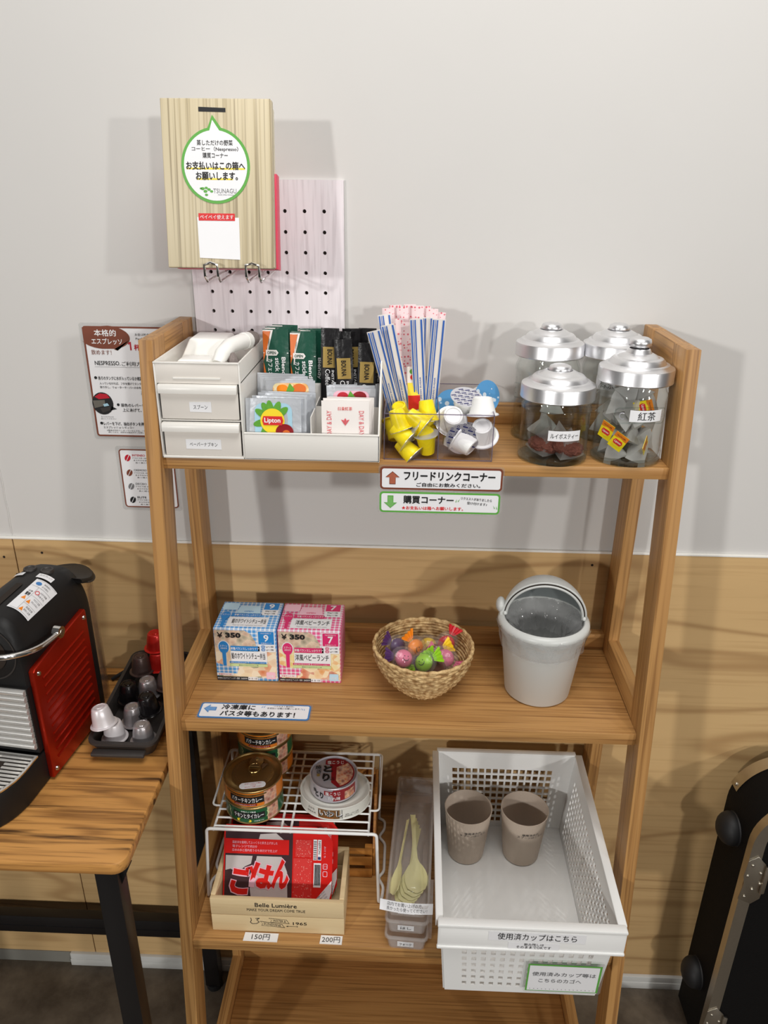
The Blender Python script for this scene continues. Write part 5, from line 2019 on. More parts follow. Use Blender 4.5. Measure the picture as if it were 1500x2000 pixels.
CXA, CYA = -.2245, -.1640
tin('curry_tin', 'green curry tin at the bottom of the front stack on the wire rack', (CXA, CYA, ZR + .0020), RC, HC, [(can_green, HC - .003)], can_gold, curry_green, rot=-.02)
tin('curry_tin', 'orange curry tin with a pull tab on top of the front stack', (CXA, CYA, ZR + .0022 + HC), RC, HC, [(can_orange, HC - .003)], can_gold, curry_orange, rot=-.06, ring=True, lid_print=sticker)
CXB, CYB = -.2232, -.0760
for k, (mat, fn, lab) in enumerate(((can_orange, curry_orange, 'orange curry tin at the bottom of the rear stack'), (can_green, curry_green, 'green curry tin in the middle of the rear stack'), (can_orange, curry_orange, 'orange curry tin topmost of the rear stack under the middle board'))):
    tin('curry_tin', lab, (CXB, CYB, ZR + .0020 + (HC + .0002) * k), RC, HC, [(mat, HC - .003)], can_gold, fn, rot=.04 * (k - 1))


def sardine(b, f):
    b.rect(can_brown, f, -.022, .0032, .010, .0195, .0003, 12)
    b.rect(can_gold, f, .0105, .0032, .0112, .0195, .0004, 1)
    b.rect(ink, f, .0135, .0032, .0143, .0195, .0004, 1)
    b.text(ink_white, f, 'いわし', -.003, .0128, .036, .0120, .0005, .06)
    b.text(ink, f, 'いわし', -.003, .0128, .036, .0120, .0009, .012)
    b.text(orange_print, f, '水煮缶詰', -.006, .0050, .014, .0022, .0006, .006)
    b.text(ink, f, 'さかな', -.034, .0150, .012, .0040, .0006, .008)
    b.text(ink, f, '国産水煮', -.034, .0085, .016, .0028, .0006, .004)
    b.text(ink, f, '名称：いわし水煮', .030, .0100, .022, .0022, .0006, .004)
    b.text(ink, f, '原材料名：いわし', .030, .0068, .024, .0022, .0006, .004)


tin('sardine_tin', 'wide oval white and brown sardine tin on the wire rack', (-.1045, -.1500, ZR + .0020), .0530, .0230, [(can_white, .0200)], can_white, sardine, oval=.84, rot=.0)


def yakitori(b, f):
    b.rect(can_red, f, .000, .0032, .040, .0240, .0002, 14)
    b.rect(meat_print, f, .018, .0040, .036, .0180, .0003, 8)
    b.rect(can_gold, f, .0270, .0032, .0278, .0240, .0005, 1)
    b.rect(can_red, f, -.013, .0135, .013, .0215, .0004, 8)
    b.text(ink_white, f, '塩こうじ', .0, .0175, .022, .0062, .0007, .012)
    b.text(ink, f, 'とり', -.0215, .0110, .014, .0110, .0006, .04)
    b.text(ink_white, f, 'たれ味', .002, .0085, .018, .0062, .0007, .012)
    b.text(ink, f, '焼', -.0300, .0150, .006, .0070, .0006, .02)


def yak_lid(b, z):
    fr = top_face(0, 0, z)
    b.disc(can_lilac, fr, 0, 0, .0325, None, .0003)
    b.poly(can_red, fr, [(.031 * math.cos(t), .031 * math.sin(t)) for t in [-1.35 + 3.3 * i / 24 for i in range(25)]] + [(-.004, .010), (-.003, -.020)], .0006)
    b.poly(meat_print, fr, [(.029 * math.cos(t), .029 * math.sin(t)) for t in [-1.2 + 2.0 * i / 24 for i in range(25)]] + [(.004, .012), (.004, -.016)], .0009)
    b.rect(can_red, fr, -.013, .0170, .017, .0270, .0010)
    b.text(ink_white, fr, '塩こうじ', .002, .0218, .025, .0072, .0013, .012)
    b.text(ink, fr, 'と', -.0090, .0080, .0140, .0140, .0012, .05)
    b.text(ink, fr, 'り', -.0110, -.0100, .0110, .0160, .0012, .05)
    b.text(ink, fr, '焼', -.0235, .0110, .0090, .0085, .0012, .02)
    b.text(ink, fr, 'き', -.0220, .0020, .0070, .0070, .0012, .02)
    b.text(ink, fr, 'たれ味', -.0020, -.0130, .0070, .0090, .0014, .01, -PI / 2)
    b.poly(gold, fr, rrect(-.0250, -.0080, -.0205, -.0025, .001), .0012)


tin('chicken_tin', 'small round red and silver chicken tin stacked on the sardine tin', (-.1065, -.1480, ZR + .0020 + .0234), .0360, .0262, [(can_lilac, .0232)], can_lilac, yakitori, lid_print=yak_lid, rot=.05)

# crate with rice packs
crate = thing('wooden_crate', 'pale wooden crate with black lettering holding rice packs on the lower board', 'crate')
cx0, cx1, cyf, cyb, czt = -.2745, -.0825, -.2690, -.1690, .5180
zm = .4855
b = MB()
for z0, z1 in ((ZT, zm - .0006), (zm + .0006, .5170)):
    b.box(crate_wood, cx0, cx1, cyf, cyf + .0065, z0, z1, .0008)
b.build('front_plank', crate, 30)
b = MB()
for z0, z1 in ((ZT, zm - .0006), (zm + .0006, .5180)):
    b.box(crate_wood, cx0, cx1, cyb - .0065, cyb, z0, z1, .0008)
b.build('back_plank', crate, 30)
for x_ in (cx0, cx1 - .0070):
    b = MB()
    b.box(crate_wood, x_, x_ + .0070, cyf + .0066, cyb - .0066, ZT, .5180, .0008)
    b.build('side_plank', crate, 30)
b = MB()
b.box(crate_wood, cx0 + .0071, cx1 - .0071, cyf + .0066, cyb - .0066, ZT, ZT + .004)
b.build('bottom', crate, 0)
fc = front_face(cx0, cyf, ZT)
b = MB()
b.text(ink, fc, 'Belle Lumière', .0945, .0545, .0600, .0078, .0003, .012)
b.text(ink, fc, 'MAKE YOUR DREAM COME TRUE', .0945, .0445, .0840, .0052, .0003, 0)
b.text(ink, fc, '1965', .1280, .0195, .0200, .0056, .0003, .012)
rib1 = [(.0830, .0290), (.0960, .0275), (.1090, .0265), (.1130, .0185), (.1000, .0195), (.0850, .0205), (.0870, .0245)]
rib2 = [(.0700, .0220), (.0850, .0200), (.1020, .0175), (.1060, .0100), (.0880, .0120), (.0720, .0130), (.0735, .0170)]
for rb_ in (rib1, rib2):
    cxr, cyr = sum(p[0] for p in rb_) / 7, sum(p[1] for p in rb_) / 7
    b.ring(ink, fc, rb_, [(cxr + (p[0] - cxr) * .95, cyr + (p[1] - cyr) * .84) for p in rb_], .0003)
b.text(ink, fc, 'WATER &', .0985, .0234, .0185, .0042, .0003, 0, -.06)
b.text(ink, fc, 'SUNSHINE', .0880, .0158, .0250, .0042, .0003, 0, -.12)
b.poly(ink, fc, [(.1075, .0132), (.1110, .0148), (.1105, .0137), (.1230, .0137), (.1230, .0131), (.1105, .0131), (.1110, .0118)], .0003)
b.disc(ink, fc, .1240, .0134, .0009, None, .0003, 10)
path = [(.0570, .0280), (.0580, .0235), (.0560, .0190), (.0590, .0160), (.0650, .0165), (.0690, .0200), (.0655, .0245), (.0700, .0280), (.0640, .0270)]
for p, q in zip(path, path[1:]):
    d = Vector((q[0] - p[0], q[1] - p[1])).normalized() * .0005
    b.poly(ink, fc, [(p[0] - d.y, p[1] + d.x), (p[0] + d.y, p[1] - d.x), (q[0] + d.y, q[1] - d.x), (q[0] - d.y, q[1] + d.x)], .0003)
b.build('lettering', crate, 0)


def rice_pack(loc, rx, rz, label):
    j = thing('rice_pack', label, 'rice pack', loc, (rx, 0, rz), None)
    w, h, d = .1620, .1280, .0160
    fr0 = frame((0, 0, 0), (1, 0, 0), (0, 0, 1))
    b = MB()
    P = rrect(.006, .006, w - .006, h - .006, .014)
    b.prism(pure_white, frame((0, .0012, 0), (1, 0, 0), (0, 0, 1)), [(p[0], p[1]) for p in P], -d, 0, .004)
    b.build('tray', j, 40)
    b = MB()
    fr = fr0
    O = [(0, .003), (.003, 0), (w - .018, 0), (w - .006, .010), (w, .024), (w, h - .020), (w - .014, h - .004), (w - .026, h), (.003, h), (0, h - .003)]
    b.sheet(rice_red, fr, O, .0012)
    fr = lambda u, v, c=0.0: fr0(u * 1.08, v * 1.05 + (.008 if v > .012 else 0), c)
    w, h = .150, .112
    e1, e2, e3, e4 = .0002, .0005, .0008, .0011
    b.rect(rice_dark, fr, .002, .001, .0950, h - .006, e1)
    b.poly(rice_grey, fr, [(.003, .050), (.003, .071), (.040, .071), (.038, .060), (.030, .056), (.020, .047), (.010, .052)], e2)
    b.poly(rice_grey, fr, [(.042, .001), (.090, .001), (.088, .050), (.080, .071), (.046, .071), (.042, .050), (.037, .025)], e2)
    b.poly(rice_grey, fr, [(.045, h - .028), (.050, h - .010), (.072, h - .008), (.086, h - .020), (.090, h - .028)], e2)
    b.rect(rice_red, fr, .002, .0740, .0900, .0950, e3)
    for k, s in enumerate(('国産米を使用してふっくらと炊き上げました', '電子レンジで約2分', '日本の水と国内産うるち米だけで仕上げ')):
        b.text(pale_pink, fr, s, .043 - (.014 if k == 1 else 0), .0900 - .0055 * k, .062 if k != 1 else .034, .0038, e4, .006)
    for s, x_, y2, wd, ht, ro in (('ご', .0265, .0375, .0310, .0420, -.12), ('は', .0545, .0430, .0310, .0350, -.22), ('ん', .0800, .0470, .0230, .0430, -.12)):
        b.text(pale_pink, fr, s, x_, y2, wd * 1.10, ht * 1.08, e4, .085, ro)
        b.text(rice_red, fr, s, x_, y2, wd, ht, e4 + .0003, .055, ro)
    b.poly(can_red, fr, [(.045, .002), (.078, .0085), (.060, .002)], e4)
    b.rect(rice_speck, fr, .0965, .002, .1220, .0700, e2)
    b.rect(rice_speck, fr, .0990, .0720, .1210, .0960, e2)
    b.rect(paper, fr, .1235, .0680, .1285, .0970, e2)
    b.rect(paper, fr, .1295, .0680, .1345, .0970, e2)
    for k in range(9):
        b.rect(ink_grey, fr, .1240, .0690 + .0030 * k, .1280, .0707 + .0030 * k, e3)
    b.text(ink, fr, 'NIPPON', .1320, .0860, .0180, .0030, e3, .01, -PI / 2)
    b.rect(navy_ink, fr, .1300, .0690, .1340, .0730, e3)
    b.rect(paper, fr, .1245, .0300, .1345, .0640, e2)
    for k in range(12):
        b.rect(ink, fr, .1255 + .0007 * k, .0330, .1258 + .0007 * k + (.0003 if k % 3 else 0), .0620, e3)
    for zz in (.0555, .0450):
        b.ring(pale_pink, fr, rrect(.1370, zz, .1435, zz + .0080, .0018), rrect(.1378, zz + .0008, .1427, zz + .0072, .0012), e2)
    b.text(pale_pink, fr, 'プラ', .1402, .0595, .0048, .0036, e3, .01)
    b.text(pale_pink, fr, 'あけくち', .1395, .0800, .0160, .0026, e3, .006, -PI / 2)
    b.poly(paper, fr, [(.1120, .0005), (w - .018, .0005), (w - .006, .0105), (w - .0005, .0245), (w - .0005, .0400)], e3)
    for k in range(5):
        b.text(ink, fr, '必ずお読みください', .1340 + .0022 * k, .0150 - .0030 * k + .004, .0180 - .001 * k, .0024, e4, .01, .80)
    b.build('film_lid', j, 0)
    return j


rice_pack((-.2662, -.2430, ZT + .0078), -.42, .0, 'red and dark film rice pack leaning at the front of the wooden crate')
rice_pack((-.2600, -.2215, ZT + .0098), -.42, .0, 'red film rice pack standing behind the front one in the crate')

slat = thing('slatted_box', 'brown slatted wooden box standing behind the pale crate under the wire rack', 'box')
sx0, sx1, syf, syb = -.2600, -.0470, -.1640, -.0650
for x_ in (sx0, sx1 - .012):
    for yv in (syf, syb - .010):
        b = MB()
        b.box(slat_wood, x_, x_ + .012, yv, yv + .010, ZT, .5100 if yv == syf else .5780, .0008)
        b.build('corner_post', slat, 30)
for z0, z1 in ((ZT + .0010, .4690), (.4790, .4950), (.5020, .5110)):
    b = MB()
    b.box(slat_wood, sx0 - .0, sx1 + .0, syf - .0045, syf - .0002, z0, z1, .0006)
    b.build('front_slat', slat, 30)
for x_ in (sx0 - .0042, sx1 + .0002):
    b = MB()
    b.prism(slat_wood, frame((x_, 0, 0), (0, 1, 0), (0, 0, 1)), [(syf, ZT), (syb, ZT), (syb, .5780), (syb - .055, .5780), (syf, .5110)], 0, .004, .0006)
    b.build('side_board', slat, 30)
b = MB()
b.box(slat_wood, sx0, sx1, syb + .0002, syb + .0042, ZT, .5780, .0006)
b.build('back_board', slat, 30)

for x0, x1, txt, lab in ((-.2275, -.1780, '150円', 'white price slip reading 150 yen, nearer the shelf post, on the board edge'), (-.1170, -.0850, '200円', 'white price slip reading 200 yen, nearer the cutlery boxes, on the board edge')):
    fr = frame((x0, -.2845, Z3 + .0006), (1, 0, 0), (0, 1, 0))
    b = MB()
    w = x1 - x0
    b.sheet(paper, fr, [(0, 0), (w, -.0004), (w + .0004, .0132), (.001, .0136)], .0004)
    b.text(ink, fr, txt, w / 2, .0066, .0260, .0090, .0003, 0)
    tag(b.build('price_slip', smooth=0), lab, 'price slip')

# ------------------------------------------------------------------ cutlery boxes
CB0, CBL, CBW, CBH = Vector((-.0235, -.2900, ZT)), .2500, .0610, .0272
ang = math.radians(-3.3)
names = [('フォーク', 'clear plastic cutlery box labelled for forks, lowest of its stack'), ('はし', 'clear plastic cutlery box labelled for chopsticks, middle of its stack'), ('スプーン', 'clear plastic cutlery box labelled for spoons, topmost of its stack')]
for k, (txt, lab) in enumerate(names):
    yk = .0 + .0040 * k
    j = thing('cutlery_box', lab, 'box', CB0 + Vector((0, yk, (CBH + .0004) * k)), (0, 0, ang))
    w, L, h = CBW, CBL, CBH
    P0 = rrect(.0050, .0050, w - .0050, L - .005, .006, 4)
    P1 = rrect(.0015, .0015, w - .0015, L - .0015, .006, 4)
    Q0 = rrect(.0060, .0060, w - .0060, L - .006, .006, 4)
    Q1 = rrect(.0026, .0026, w - .0026, L - .0026, .006, 4)
    n = len(P0)
    b = MB()
    pts = [(p[0], p[1], .0) for p in P0] + [(p[0], p[1], h - .003) for p in P1] + [(p[0], p[1], h - .003) for p in Q1] + [(p[0], p[1], .0012) for p in Q0]
    fs = [tuple(range(n - 1, -1, -1)), tuple(range(3 * n, 4 * n))]
    for a_ in range(3):
        fs += [(a_ * n + i, a_ * n + (i + 1) % n, (a_ + 1) * n + (i + 1) % n, (a_ + 1) * n + i) for i in range(n)]
    b.raw(pp_plastic, pts, fs)
    b.build('tub', j, 40)
    b = MB()
    R0, R1 = rrect(-.0005, -.0005, w + .0005, L + .0005, .007, 4), rrect(.0024, .0024, w - .0024, L - .0024, .006, 4)
    pts = [(p[0], p[1], h - .0034) for p in R0] + [(p[0], p[1], h) for p in R0] + [(p[0], p[1], h) for p in R1] + [(p[0], p[1], h - .0034) for p in R1]
    fs = []
    for a_ in range(4):
        c_ = (a_ + 1) % 4
        fs += [(a_ * n + i, a_ * n + (i + 1) % n, c_ * n + (i + 1) % n, c_ * n + i) for i in range(n)]
    b.raw(pp_plastic, pts, fs)
    b.build('rim', j, 40)
    b = MB()
    b.box(pp_plastic, w + .0006, w + .0050, .018, .048, h - .020, h - .001, .0008)
    b.build('side_clip', j, 40)
    b = MB()
    fl_ = frame((w / 2 - .001, .0030, h * .46), (1, 0, 0), (0, -.14, 1))
    b.sheet(paper, lambda u, v, w_=0: fl_(u, v, w_ + .0009), [(-.0115, -.0058), (.0115, -.0058), (.0115, .0058), (-.0115, .0058)], .0003)
    b.text(ink, fl_, txt, 0, 0, .0170 if k != 1 else .0150, .0060, .0012, .004)
    b.build('label_sticker', j, 0)
    if k == 2:
        b = MB()
        fa = frame((-.0075, -.0030, h - .0075), (1, 0.02, -.05), (0, .55, 1))
        nn = 12
        top_fn = lambda u, v, w_=0: fa(u, v, w_) + Vector((0, -.003 * math.sin(PI * min(1, max(0, u / .074))), 0))
        b.rect(paper, top_fn, 0, 0, .0740, .0145, .0004, nn)
        b.rect(paper, top_fn, 0, 0, .0740, .0145, .0001, nn)
        b.text(ink_grey, top_fn, '店内でお買い上げの方、', .0350, .0108, .0500, .0052, .0008, .008)
        b.text(ink_grey, top_fn, '良かったら使ってください！', .0380, .0046, .0560, .0052, .0008, .008)
        b.build('paper_strip', j, 0)

zb = ZT + (CBH + .0004) * 2 + .0014
Mb = Matrix.Translation(CB0 + Vector((0, .008, 0))) @ Matrix.Rotation(ang, 4, 'Z')


def spoon_mesh(fork=False):
    b = MB()
    n, k = 22, 8
    pts, fs = [], []
    for i in range(n + 1):
        t = i / n
        L = t * .140
        if t < .62:
            hw = .0042 - .0012 * math.sin(PI * t / .62)
            dip, cup = 0, .0006
        else:
            s = (t - .62) / .38
            hw = .0031 + .0140 * math.sin(PI * min(1, s * .86 + .02)) ** .8
            dip = -.0030 * math.sin(PI * s)
            cup = .0042 * math.sin(PI * s)
        if i == n:
            hw = .0022
        for q in range(k + 1):
            u = -1 + 2 * q / k
            pts.append((u * hw, L, dip + cup * u * u))
    m_ = len(pts)
    pts += [(p[0] * .98, p[1], p[2] - .0011) for p in pts]
    for i in range(n):
        for q in range(k):
            o = i * (k + 1) + q
            fs.append((o, o + 1, o + k + 2, o + k + 1))
            fs.append((m_ + o, m_ + o + k + 1, m_ + o + k + 2, m_ + o + 1))
    edge = list(range(k + 1)) + [(i + 1) * (k + 1) + k for i in range(n)] + [n * (k + 1) + k - q for q in range(1, k + 1)] + [(n - i) * (k + 1) for i in range(1, n)]
    for p, q in zip(edge, edge[1:] + edge[:1]):
        fs.append((p, q, m_ + q, m_ + p))
    b.raw(spoon_cream, pts, fs)
    return b


sp0 = None
for k in range(5):
    if sp0 is None:
        sp0 = spoon_mesh().build('spoon', smooth=60)
        o = sp0
    else:
        o = sp0.copy()
        COL.objects.link(o)
    loc = Mb @ Vector((.0285 + .0026 * k, .1760 - .0048 * k, 0))
    o.location = (loc.x, loc.y, zb + .0160 - .0019 * k)
    o.rotation_euler = (PI - .03 + 0, PI, 0)
    o.rotation_euler = (-.055, 0, PI + ang + .10 - .05 * k + (.16 if k > 2 else 0) * 0)
    tag(o, 'cream plastic spoon in the top cutlery box, %s of the nested five' % ('topmost' if k == 0 else ORD[k] + ' from the top'), 'spoon', 'nested cream spoons')
o = sp0.copy()
COL.objects.link(o)
loc = Mb @ Vector((.0215, .1640, 0))
o.location = (loc.x, loc.y, zb + .0175)
o.rotation_euler = (-.02, .80, PI + ang - .10)
o.scale = (.62, 1, 1)
tag(o, 'single cream spoon in its own clear bag lying beside the nested five', 'spoon')
b = MB()
pts, fs = [], []
n, k = 30, 12
for i in range(n + 1):
    for q in range(k + 1):
        u, v = q / k, i / n
        p = Mb @ Vector((.0120 + .0370 * u + .0015 * math.sin(9 * v), .0140 + .1720 * v, 0))
        z = zb + .0030 + .0175 * math.sin(PI * u) ** .5 * (.55 + .45 * math.sin(PI * min(1, v * 1.1))) + .0016 * math.sin(21 * v + 5 * u) + random.uniform(-.0005, .0005)
        pts.append((p.x, p.y, z))
for i in range(n):
    for q in range(k):
        o_ = i * (k + 1) + q
        fs.append((o_, o_ + 1, o_ + k + 2, o_ + k + 1))
b.raw(film, pts, fs)
tag(b.build('spoon_bag', smooth=70), 'crinkled clear bag over the nested spoons in the top cutlery box', 'bag')

# ------------------------------------------------------------------ white basket
bas = thing('white_basket', 'white plastic lattice basket for used cups overhanging the lower board', 'basket')
bz0, bz1 = ZT + .0002, .5960
# corners: bottom (b) and top (t); f = front, k = back
bfl, bfr, bkl, bkr = Vector((.0600, -.3420, bz0)), Vector((.2620, -.3420, bz0)), Vector((.0640, -.0560, bz0)), Vector((.2640, -.0560, bz0))
tfl, tfr, tkl, tkr = Vector((.0500, -.3520, bz1)), Vector((.2750, -.3520, bz1)), Vector((.0530, -.0450, bz1 + .006)), Vector((.2790, -.0450, bz1 + .006))
tw = .0022


def lerp4(a_, c, d, e2, s, t):
    return a_ * (1 - s) * (1 - t) + c * s * (1 - t) + d * (1 - s) * t + e2 * s * t


def lattice(b, mat, a_, c, d, e2, cols, rows, s0, s1, t0, t1, bar_s, bar_t, thick):
    """a wall from a-c (bottom) to d-e (top) pierced by cols x rows square holes"""
    S = [0.0]
    for i in range(cols):
        u0 = s0 + (s1 - s0) * i / cols
        S += [u0 + bar_s / 2, u0 + (s1 - s0) / cols - bar_s / 2]
    S.append(1.0)
    Tt = [0.0]
    for i in range(rows):
        u0 = t0 + (t1 - t0) * i / rows
        Tt += [u0 + bar_t / 2, u0 + (t1 - t0) / rows - bar_t / 2]
    Tt.append(1.0)
    nrm = (c - a_).cross(d - a_).normalized() * thick
    t = bmesh.new()
    V = {}

    def vert(i, k, side):
        if (i, k, side) not in V:
            p = lerp4(a_, c, d, e2, S[i], Tt[k])
            V[(i, k, side)] = t.verts.new(p + nrm * side)
        return V[(i, k, side)]
    hole = lambda i, k: 0 <= i < len(S) - 1 and 0 <= k < len(Tt) - 1 and i % 2 == 1 and k % 2 == 1
    for i in range(len(S) - 1):
        for k in range(len(Tt) - 1):
            if hole(i, k):
                continue
            for side in (0, 1):
                t.faces.new((vert(i, k, side), vert(i + 1, k, side), vert(i + 1, k + 1, side), vert(i, k + 1, side)))
            for (di, dk, p, q) in ((-1, 0, (i, k), (i, k + 1)), (1, 0, (i + 1, k), (i + 1, k + 1)), (0, -1, (i, k), (i + 1, k)), (0, 1, (i, k + 1), (i + 1, k + 1))):
                ni, nk = i + di, k + dk
                if hole(ni, nk) or ni < 0 or nk < 0 or ni >= len(S) - 1 or nk >= len(Tt) - 1:
                    t.faces.new((vert(*p, 0), vert(*q, 0), vert(*q, 1), vert(*p, 1)))
    bmesh.ops.recalc_face_normals(t, faces=t.faces)
    b.merge(t, mat)


b = MB()
lattice(b, basket_white, bkl, bkr, tkl, tkr, 15, 9, .10, .86, .07, .80, .014, .026, -tw)
b.build('back_wall', bas, 30)
b = MB()
lattice(b, basket_white, bfl, bfr, tfl, tfr, 14, 7, .10, .92, .07, .72, .030, .040, tw)
b.build('front_wall', bas, 30)
b = MB()
lattice(b, basket_white, bfl, bkl, tfl, tkl, 20, 8, .08, .92, .07, .78, .016, .030, -tw)
b.build('side_wall', bas, 30)
b = MB()
lattice(b, basket_white, bfr, bkr, tfr, tkr, 24, 9, .05, .93, .07, .80, .013, .026, tw)
b.build('side_wall', bas, 30)
b = MB()
b.hexa(basket_white, [bfl, bfr, bkr, bkl], [p + Vector((0, 0, .0022)) for p in (bfl, bfr, bkr, bkl)], .0006)
b.build('bottom', bas, 30)
b = MB()
lip = [(tfl, Vector((-.003, -.003, 0))), (tfr, Vector((.003, -.003, 0))), (tkr, Vector((.003, .003, 0))), (tkl, Vector((-.003, .003, 0)))]
# side and back lips
for (p, q, outw, drop) in ((tfl, tkl, Vector((-.0075, 0, 0)), .011), (tfr, tkr, Vector((.0095, 0, 0)), .011), (tkl, tkr, Vector((0, .008, 0)), .018)):
    inn = -outw.normalized() * .0022
    u3 = Vector((0, 0, 1))
    b.hexa(basket_white, [p + outw - u3 * drop, q + outw - u3 * drop, q + outw * .78 - u3 * drop, p + outw * .78 - u3 * drop], [p + outw + u3 * .001, q + outw + u3 * .001, q + outw * .78 + u3 * .001, p + outw * .78 + u3 * .001], .0008)
    b.hexa(basket_white, [p + inn - u3 * .002, q + inn - u3 * .002, q + outw - u3 * .002, p + outw - u3 * .002], [p + inn + u3 * .0015, q + inn + u3 * .0015, q + outw + u3 * .0015, p + outw + u3 * .0015], .0012)
b.build('rim', bas, 40)
b = MB()
ffr = frame((.0455, -.3600, .5560), (1, 0, -.006), (0, -.02, 1))
b.prism(basket_white, ffr, rrect(0, 0, .2375, .0425, .006, 5), -.0026, 0, .0010)
b.prism(basket_white, ffr, rrect(-.0008, .0375, .2383, .0430, .0024, 4), -.0110, .0008, .0010)
b.prism(basket_white, ffr, rrect(-.0008, -.0005, .2383, .0040, .0018, 4), -.0030, .0018, .0010)
b.build('front_lip', bas, 40)
b = MB()
b.sheet(paper, lambda u, v, w=0: ffr(u, v, w + .0005), [(.0640, .0190), (.1870, .0185), (.1870, .0345), (.0640, .0350)], .0003)
b.text(ink, ffr, '使用済カップはこちら', .1255, .0272, .1000, .0120, .0009, .004)
b.sheet(paper, lambda u, v, w=0: ffr(u, v, w + .0005), [(.0900, .0052), (.1550, .0050), (.1550, .0165), (.0900, .0168)], .0003)
b.text(ink, ffr, '飲み残しは', .1225, .0136, .0250, .0046, .0009, .002)
b.text(ink, ffr, 'そのままでOKです', .1225, .0084, .0440, .0046, .0009, .002)
b.build('lip_label', bas, 0)
b = MB()
nf = (tfl - bfl).normalized()
fcard = frame((.1660, -.3505, .4680), (1, 0, -.006), (0, -.071, 1))
b.sheet(laminate, fcard, rrect(-.003, -.003, .100, .061, .003), .0004)
b.poly(green_print, fcard, [(0, 0), (.0960, 0), (.0960, .0570), (0, .0570)], .0003)
b.poly(paper, fcard, [(.0022, .0018), (.0932, .0018), (.0932, .0545), (.0022, .0545)], .0006)
b.text(ink_grey, fcard, '使用済みカップ等は', .0480, .0375, .0830, .0082, .0009, .014)
b.text(ink_grey, fcard, 'こちらのカゴへ', .0440, .0240, .0560, .0080, .0009, .014)
b.text(ink_grey, fcard, '・・・・・・・・・・・・・・・・・', .0480, .0055, .0850, .0012, .0009, .01)
b.build('hanging_card', bas, 0)


def fibre_cup(x_, yv, label):
    j = thing('fibre_cup', label, 'cup', (x_, yv, ZT + .0030), (0, 0, .06))
    b = MB()
    b.lathe(cup_beige, [(0, .0020), (.0255, .0010), (.0270, .0002), (.0285, .0022), (.0372, .0930), (.0376, .0945), (.0366, .0950), (.0358, .0935), (.0275, .0060), (0, .0045)], 56)
    b.build('cup_body', j, 40)
    f = drum(0, 0, .0352, .0700, .10, .104)
    b = MB()
    b.text(ink, f, '使用済みの', 0, .0040, .0260, .0046, .0005, .012)
    b.text(ink, f, 'スプーンはこちら', .001, -.0012, .0420, .0046, .0005, .006)
    b.build('lettering', j, 0)
    return j


fibre_cup(.1025, -.1120, 'beige fibre cup in the white basket next to the cutlery boxes')
fibre_cup(.1915, -.1110, 'beige fibre cup in the white basket farther from the cutlery boxes')

# ------------------------------------------------------------------ side table
TZ = .72
table = thing('side_table', 'rustic brown side table with black metal legs beside the shelf', 'table')
b = MB()
P = rrect(-1.02, -.3960, -.3275, -.0060, .017, 6)
b.prism(table_wood, top_face(0, 0, 0), P, TZ - .0170, TZ, .0030)
b.build('table_top', table, 40)
for (x0, x1, y0, y1) in ((-.3720, -.3440, -.3830, -.3580), (-.3760, -.3480, -.0520, -.0270), (-.9700, -.9420, -.3830, -.3580), (-.9700, -.9420, -.0520, -.0270)):
    b = MB()
    b.box(black_metal, x0, x1, y0, y1, .012, TZ - .0172, .0012)
    if y0 < -.2 and x0 > -.5:
        b.prism(black_metal, frame((x1, (y0 + y1) / 2 - .0015, TZ - .0172), (1, 0, 0), (0, 0, 1)), [(0, -.038), (.0160, -.0003), (0, -.0003)], 0, .003)
    lg = b.build('leg', table, 30)
    b = MB()
    b.cyl(black_rubber, ((x0 + x1) / 2, (y0 + y1) / 2, 0), ((x0 + x1) / 2, (y0 + y1) / 2, .0118), .0155, .0150, 18)
    b.build('foot', lg, 40)
b = MB()
b.box(black_metal, -.9418, -.3762, -.0500, -.0300, .1410, .1830, .0012)
b.box(black_metal, -.9418, -.3762, -.0510, -.0300, .1590, .1600, .0002)
b.build('lower_rail', table, 30)
for x0 in (-.3720, -.9700):
    b = MB()
    b.box(black_metal, x0 + .003, x0 + .025, -.3578, -.0522, TZ - .0400, TZ - .0174, .0012)
    b.build('side_rail', table, 30)

# ------------------------------------------------------------------ espresso machine (local: +y back, x from -.11 to 0)
mc = thing('coffee_machine', 'black capsule coffee machine with ribbed red side panels on the side table', 'coffee machine', (-.4651, -.2644, TZ + .0003), (0, 0, -math.radians(6.76)))
b = MB()
XC = -.0550


def section(y, top, half, zlo, sharp=.62):
    """one cross section of the body: straight flanks, rounded top"""
    pts = [(XC - half, y, zlo), (XC - half, y, .170)]
    n = 22
    for i in range(1, n):
        t = PI - PI * i / n
        pts.append((XC + half * math.copysign(abs(math.cos(t)) ** sharp, math.cos(t)), y, .170 + (top - .170) * math.sin(t) ** .9))
    pts += [(XC + half, y, .170), (XC + half, y, zlo)]
    return pts


secs = [section(-.004, .2320, .0440, .152), section(.000, .2400, .0465, .152), (section(.010, .2450, .0475, .152)), section(.011, .2452, .0475, .004), section(.080, .2480, .0475, .004), section(.130, .2470, .0475, .004), section(.150, .2420, .0470, .004), section(.158, .2300, .0440, .010)]
m_ = len(secs[0])
pts = [p for s in secs for p in s]
fs = []
for i in range(len(secs) - 1):
    for q in range(m_):
        r = (q + 1) % m_
        fs.append((i * m_ + q, i * m_ + r, (i + 1) * m_ + r, (i + 1) * m_ + q))
fs += [tuple(range(m_)), tuple(range((len(secs) - 1) * m_, len(secs) * m_))]
b.raw(black_plastic, pts, fs)
ff = frame((0, -.0045, 0), (1, 0, 0), (0, 0, 1))
b.ring(tray_grey, ff, [(XC + .0390 * math.cos(t), .198 + .0390 * math.sin(t)) for t in [2 * PI * i / 40 for i in range(40)]], [(XC + .0370 * math.cos(t), .198 + .0370 * math.sin(t)) for t in [2 * PI * i / 40 for i in range(40)]], .0004)
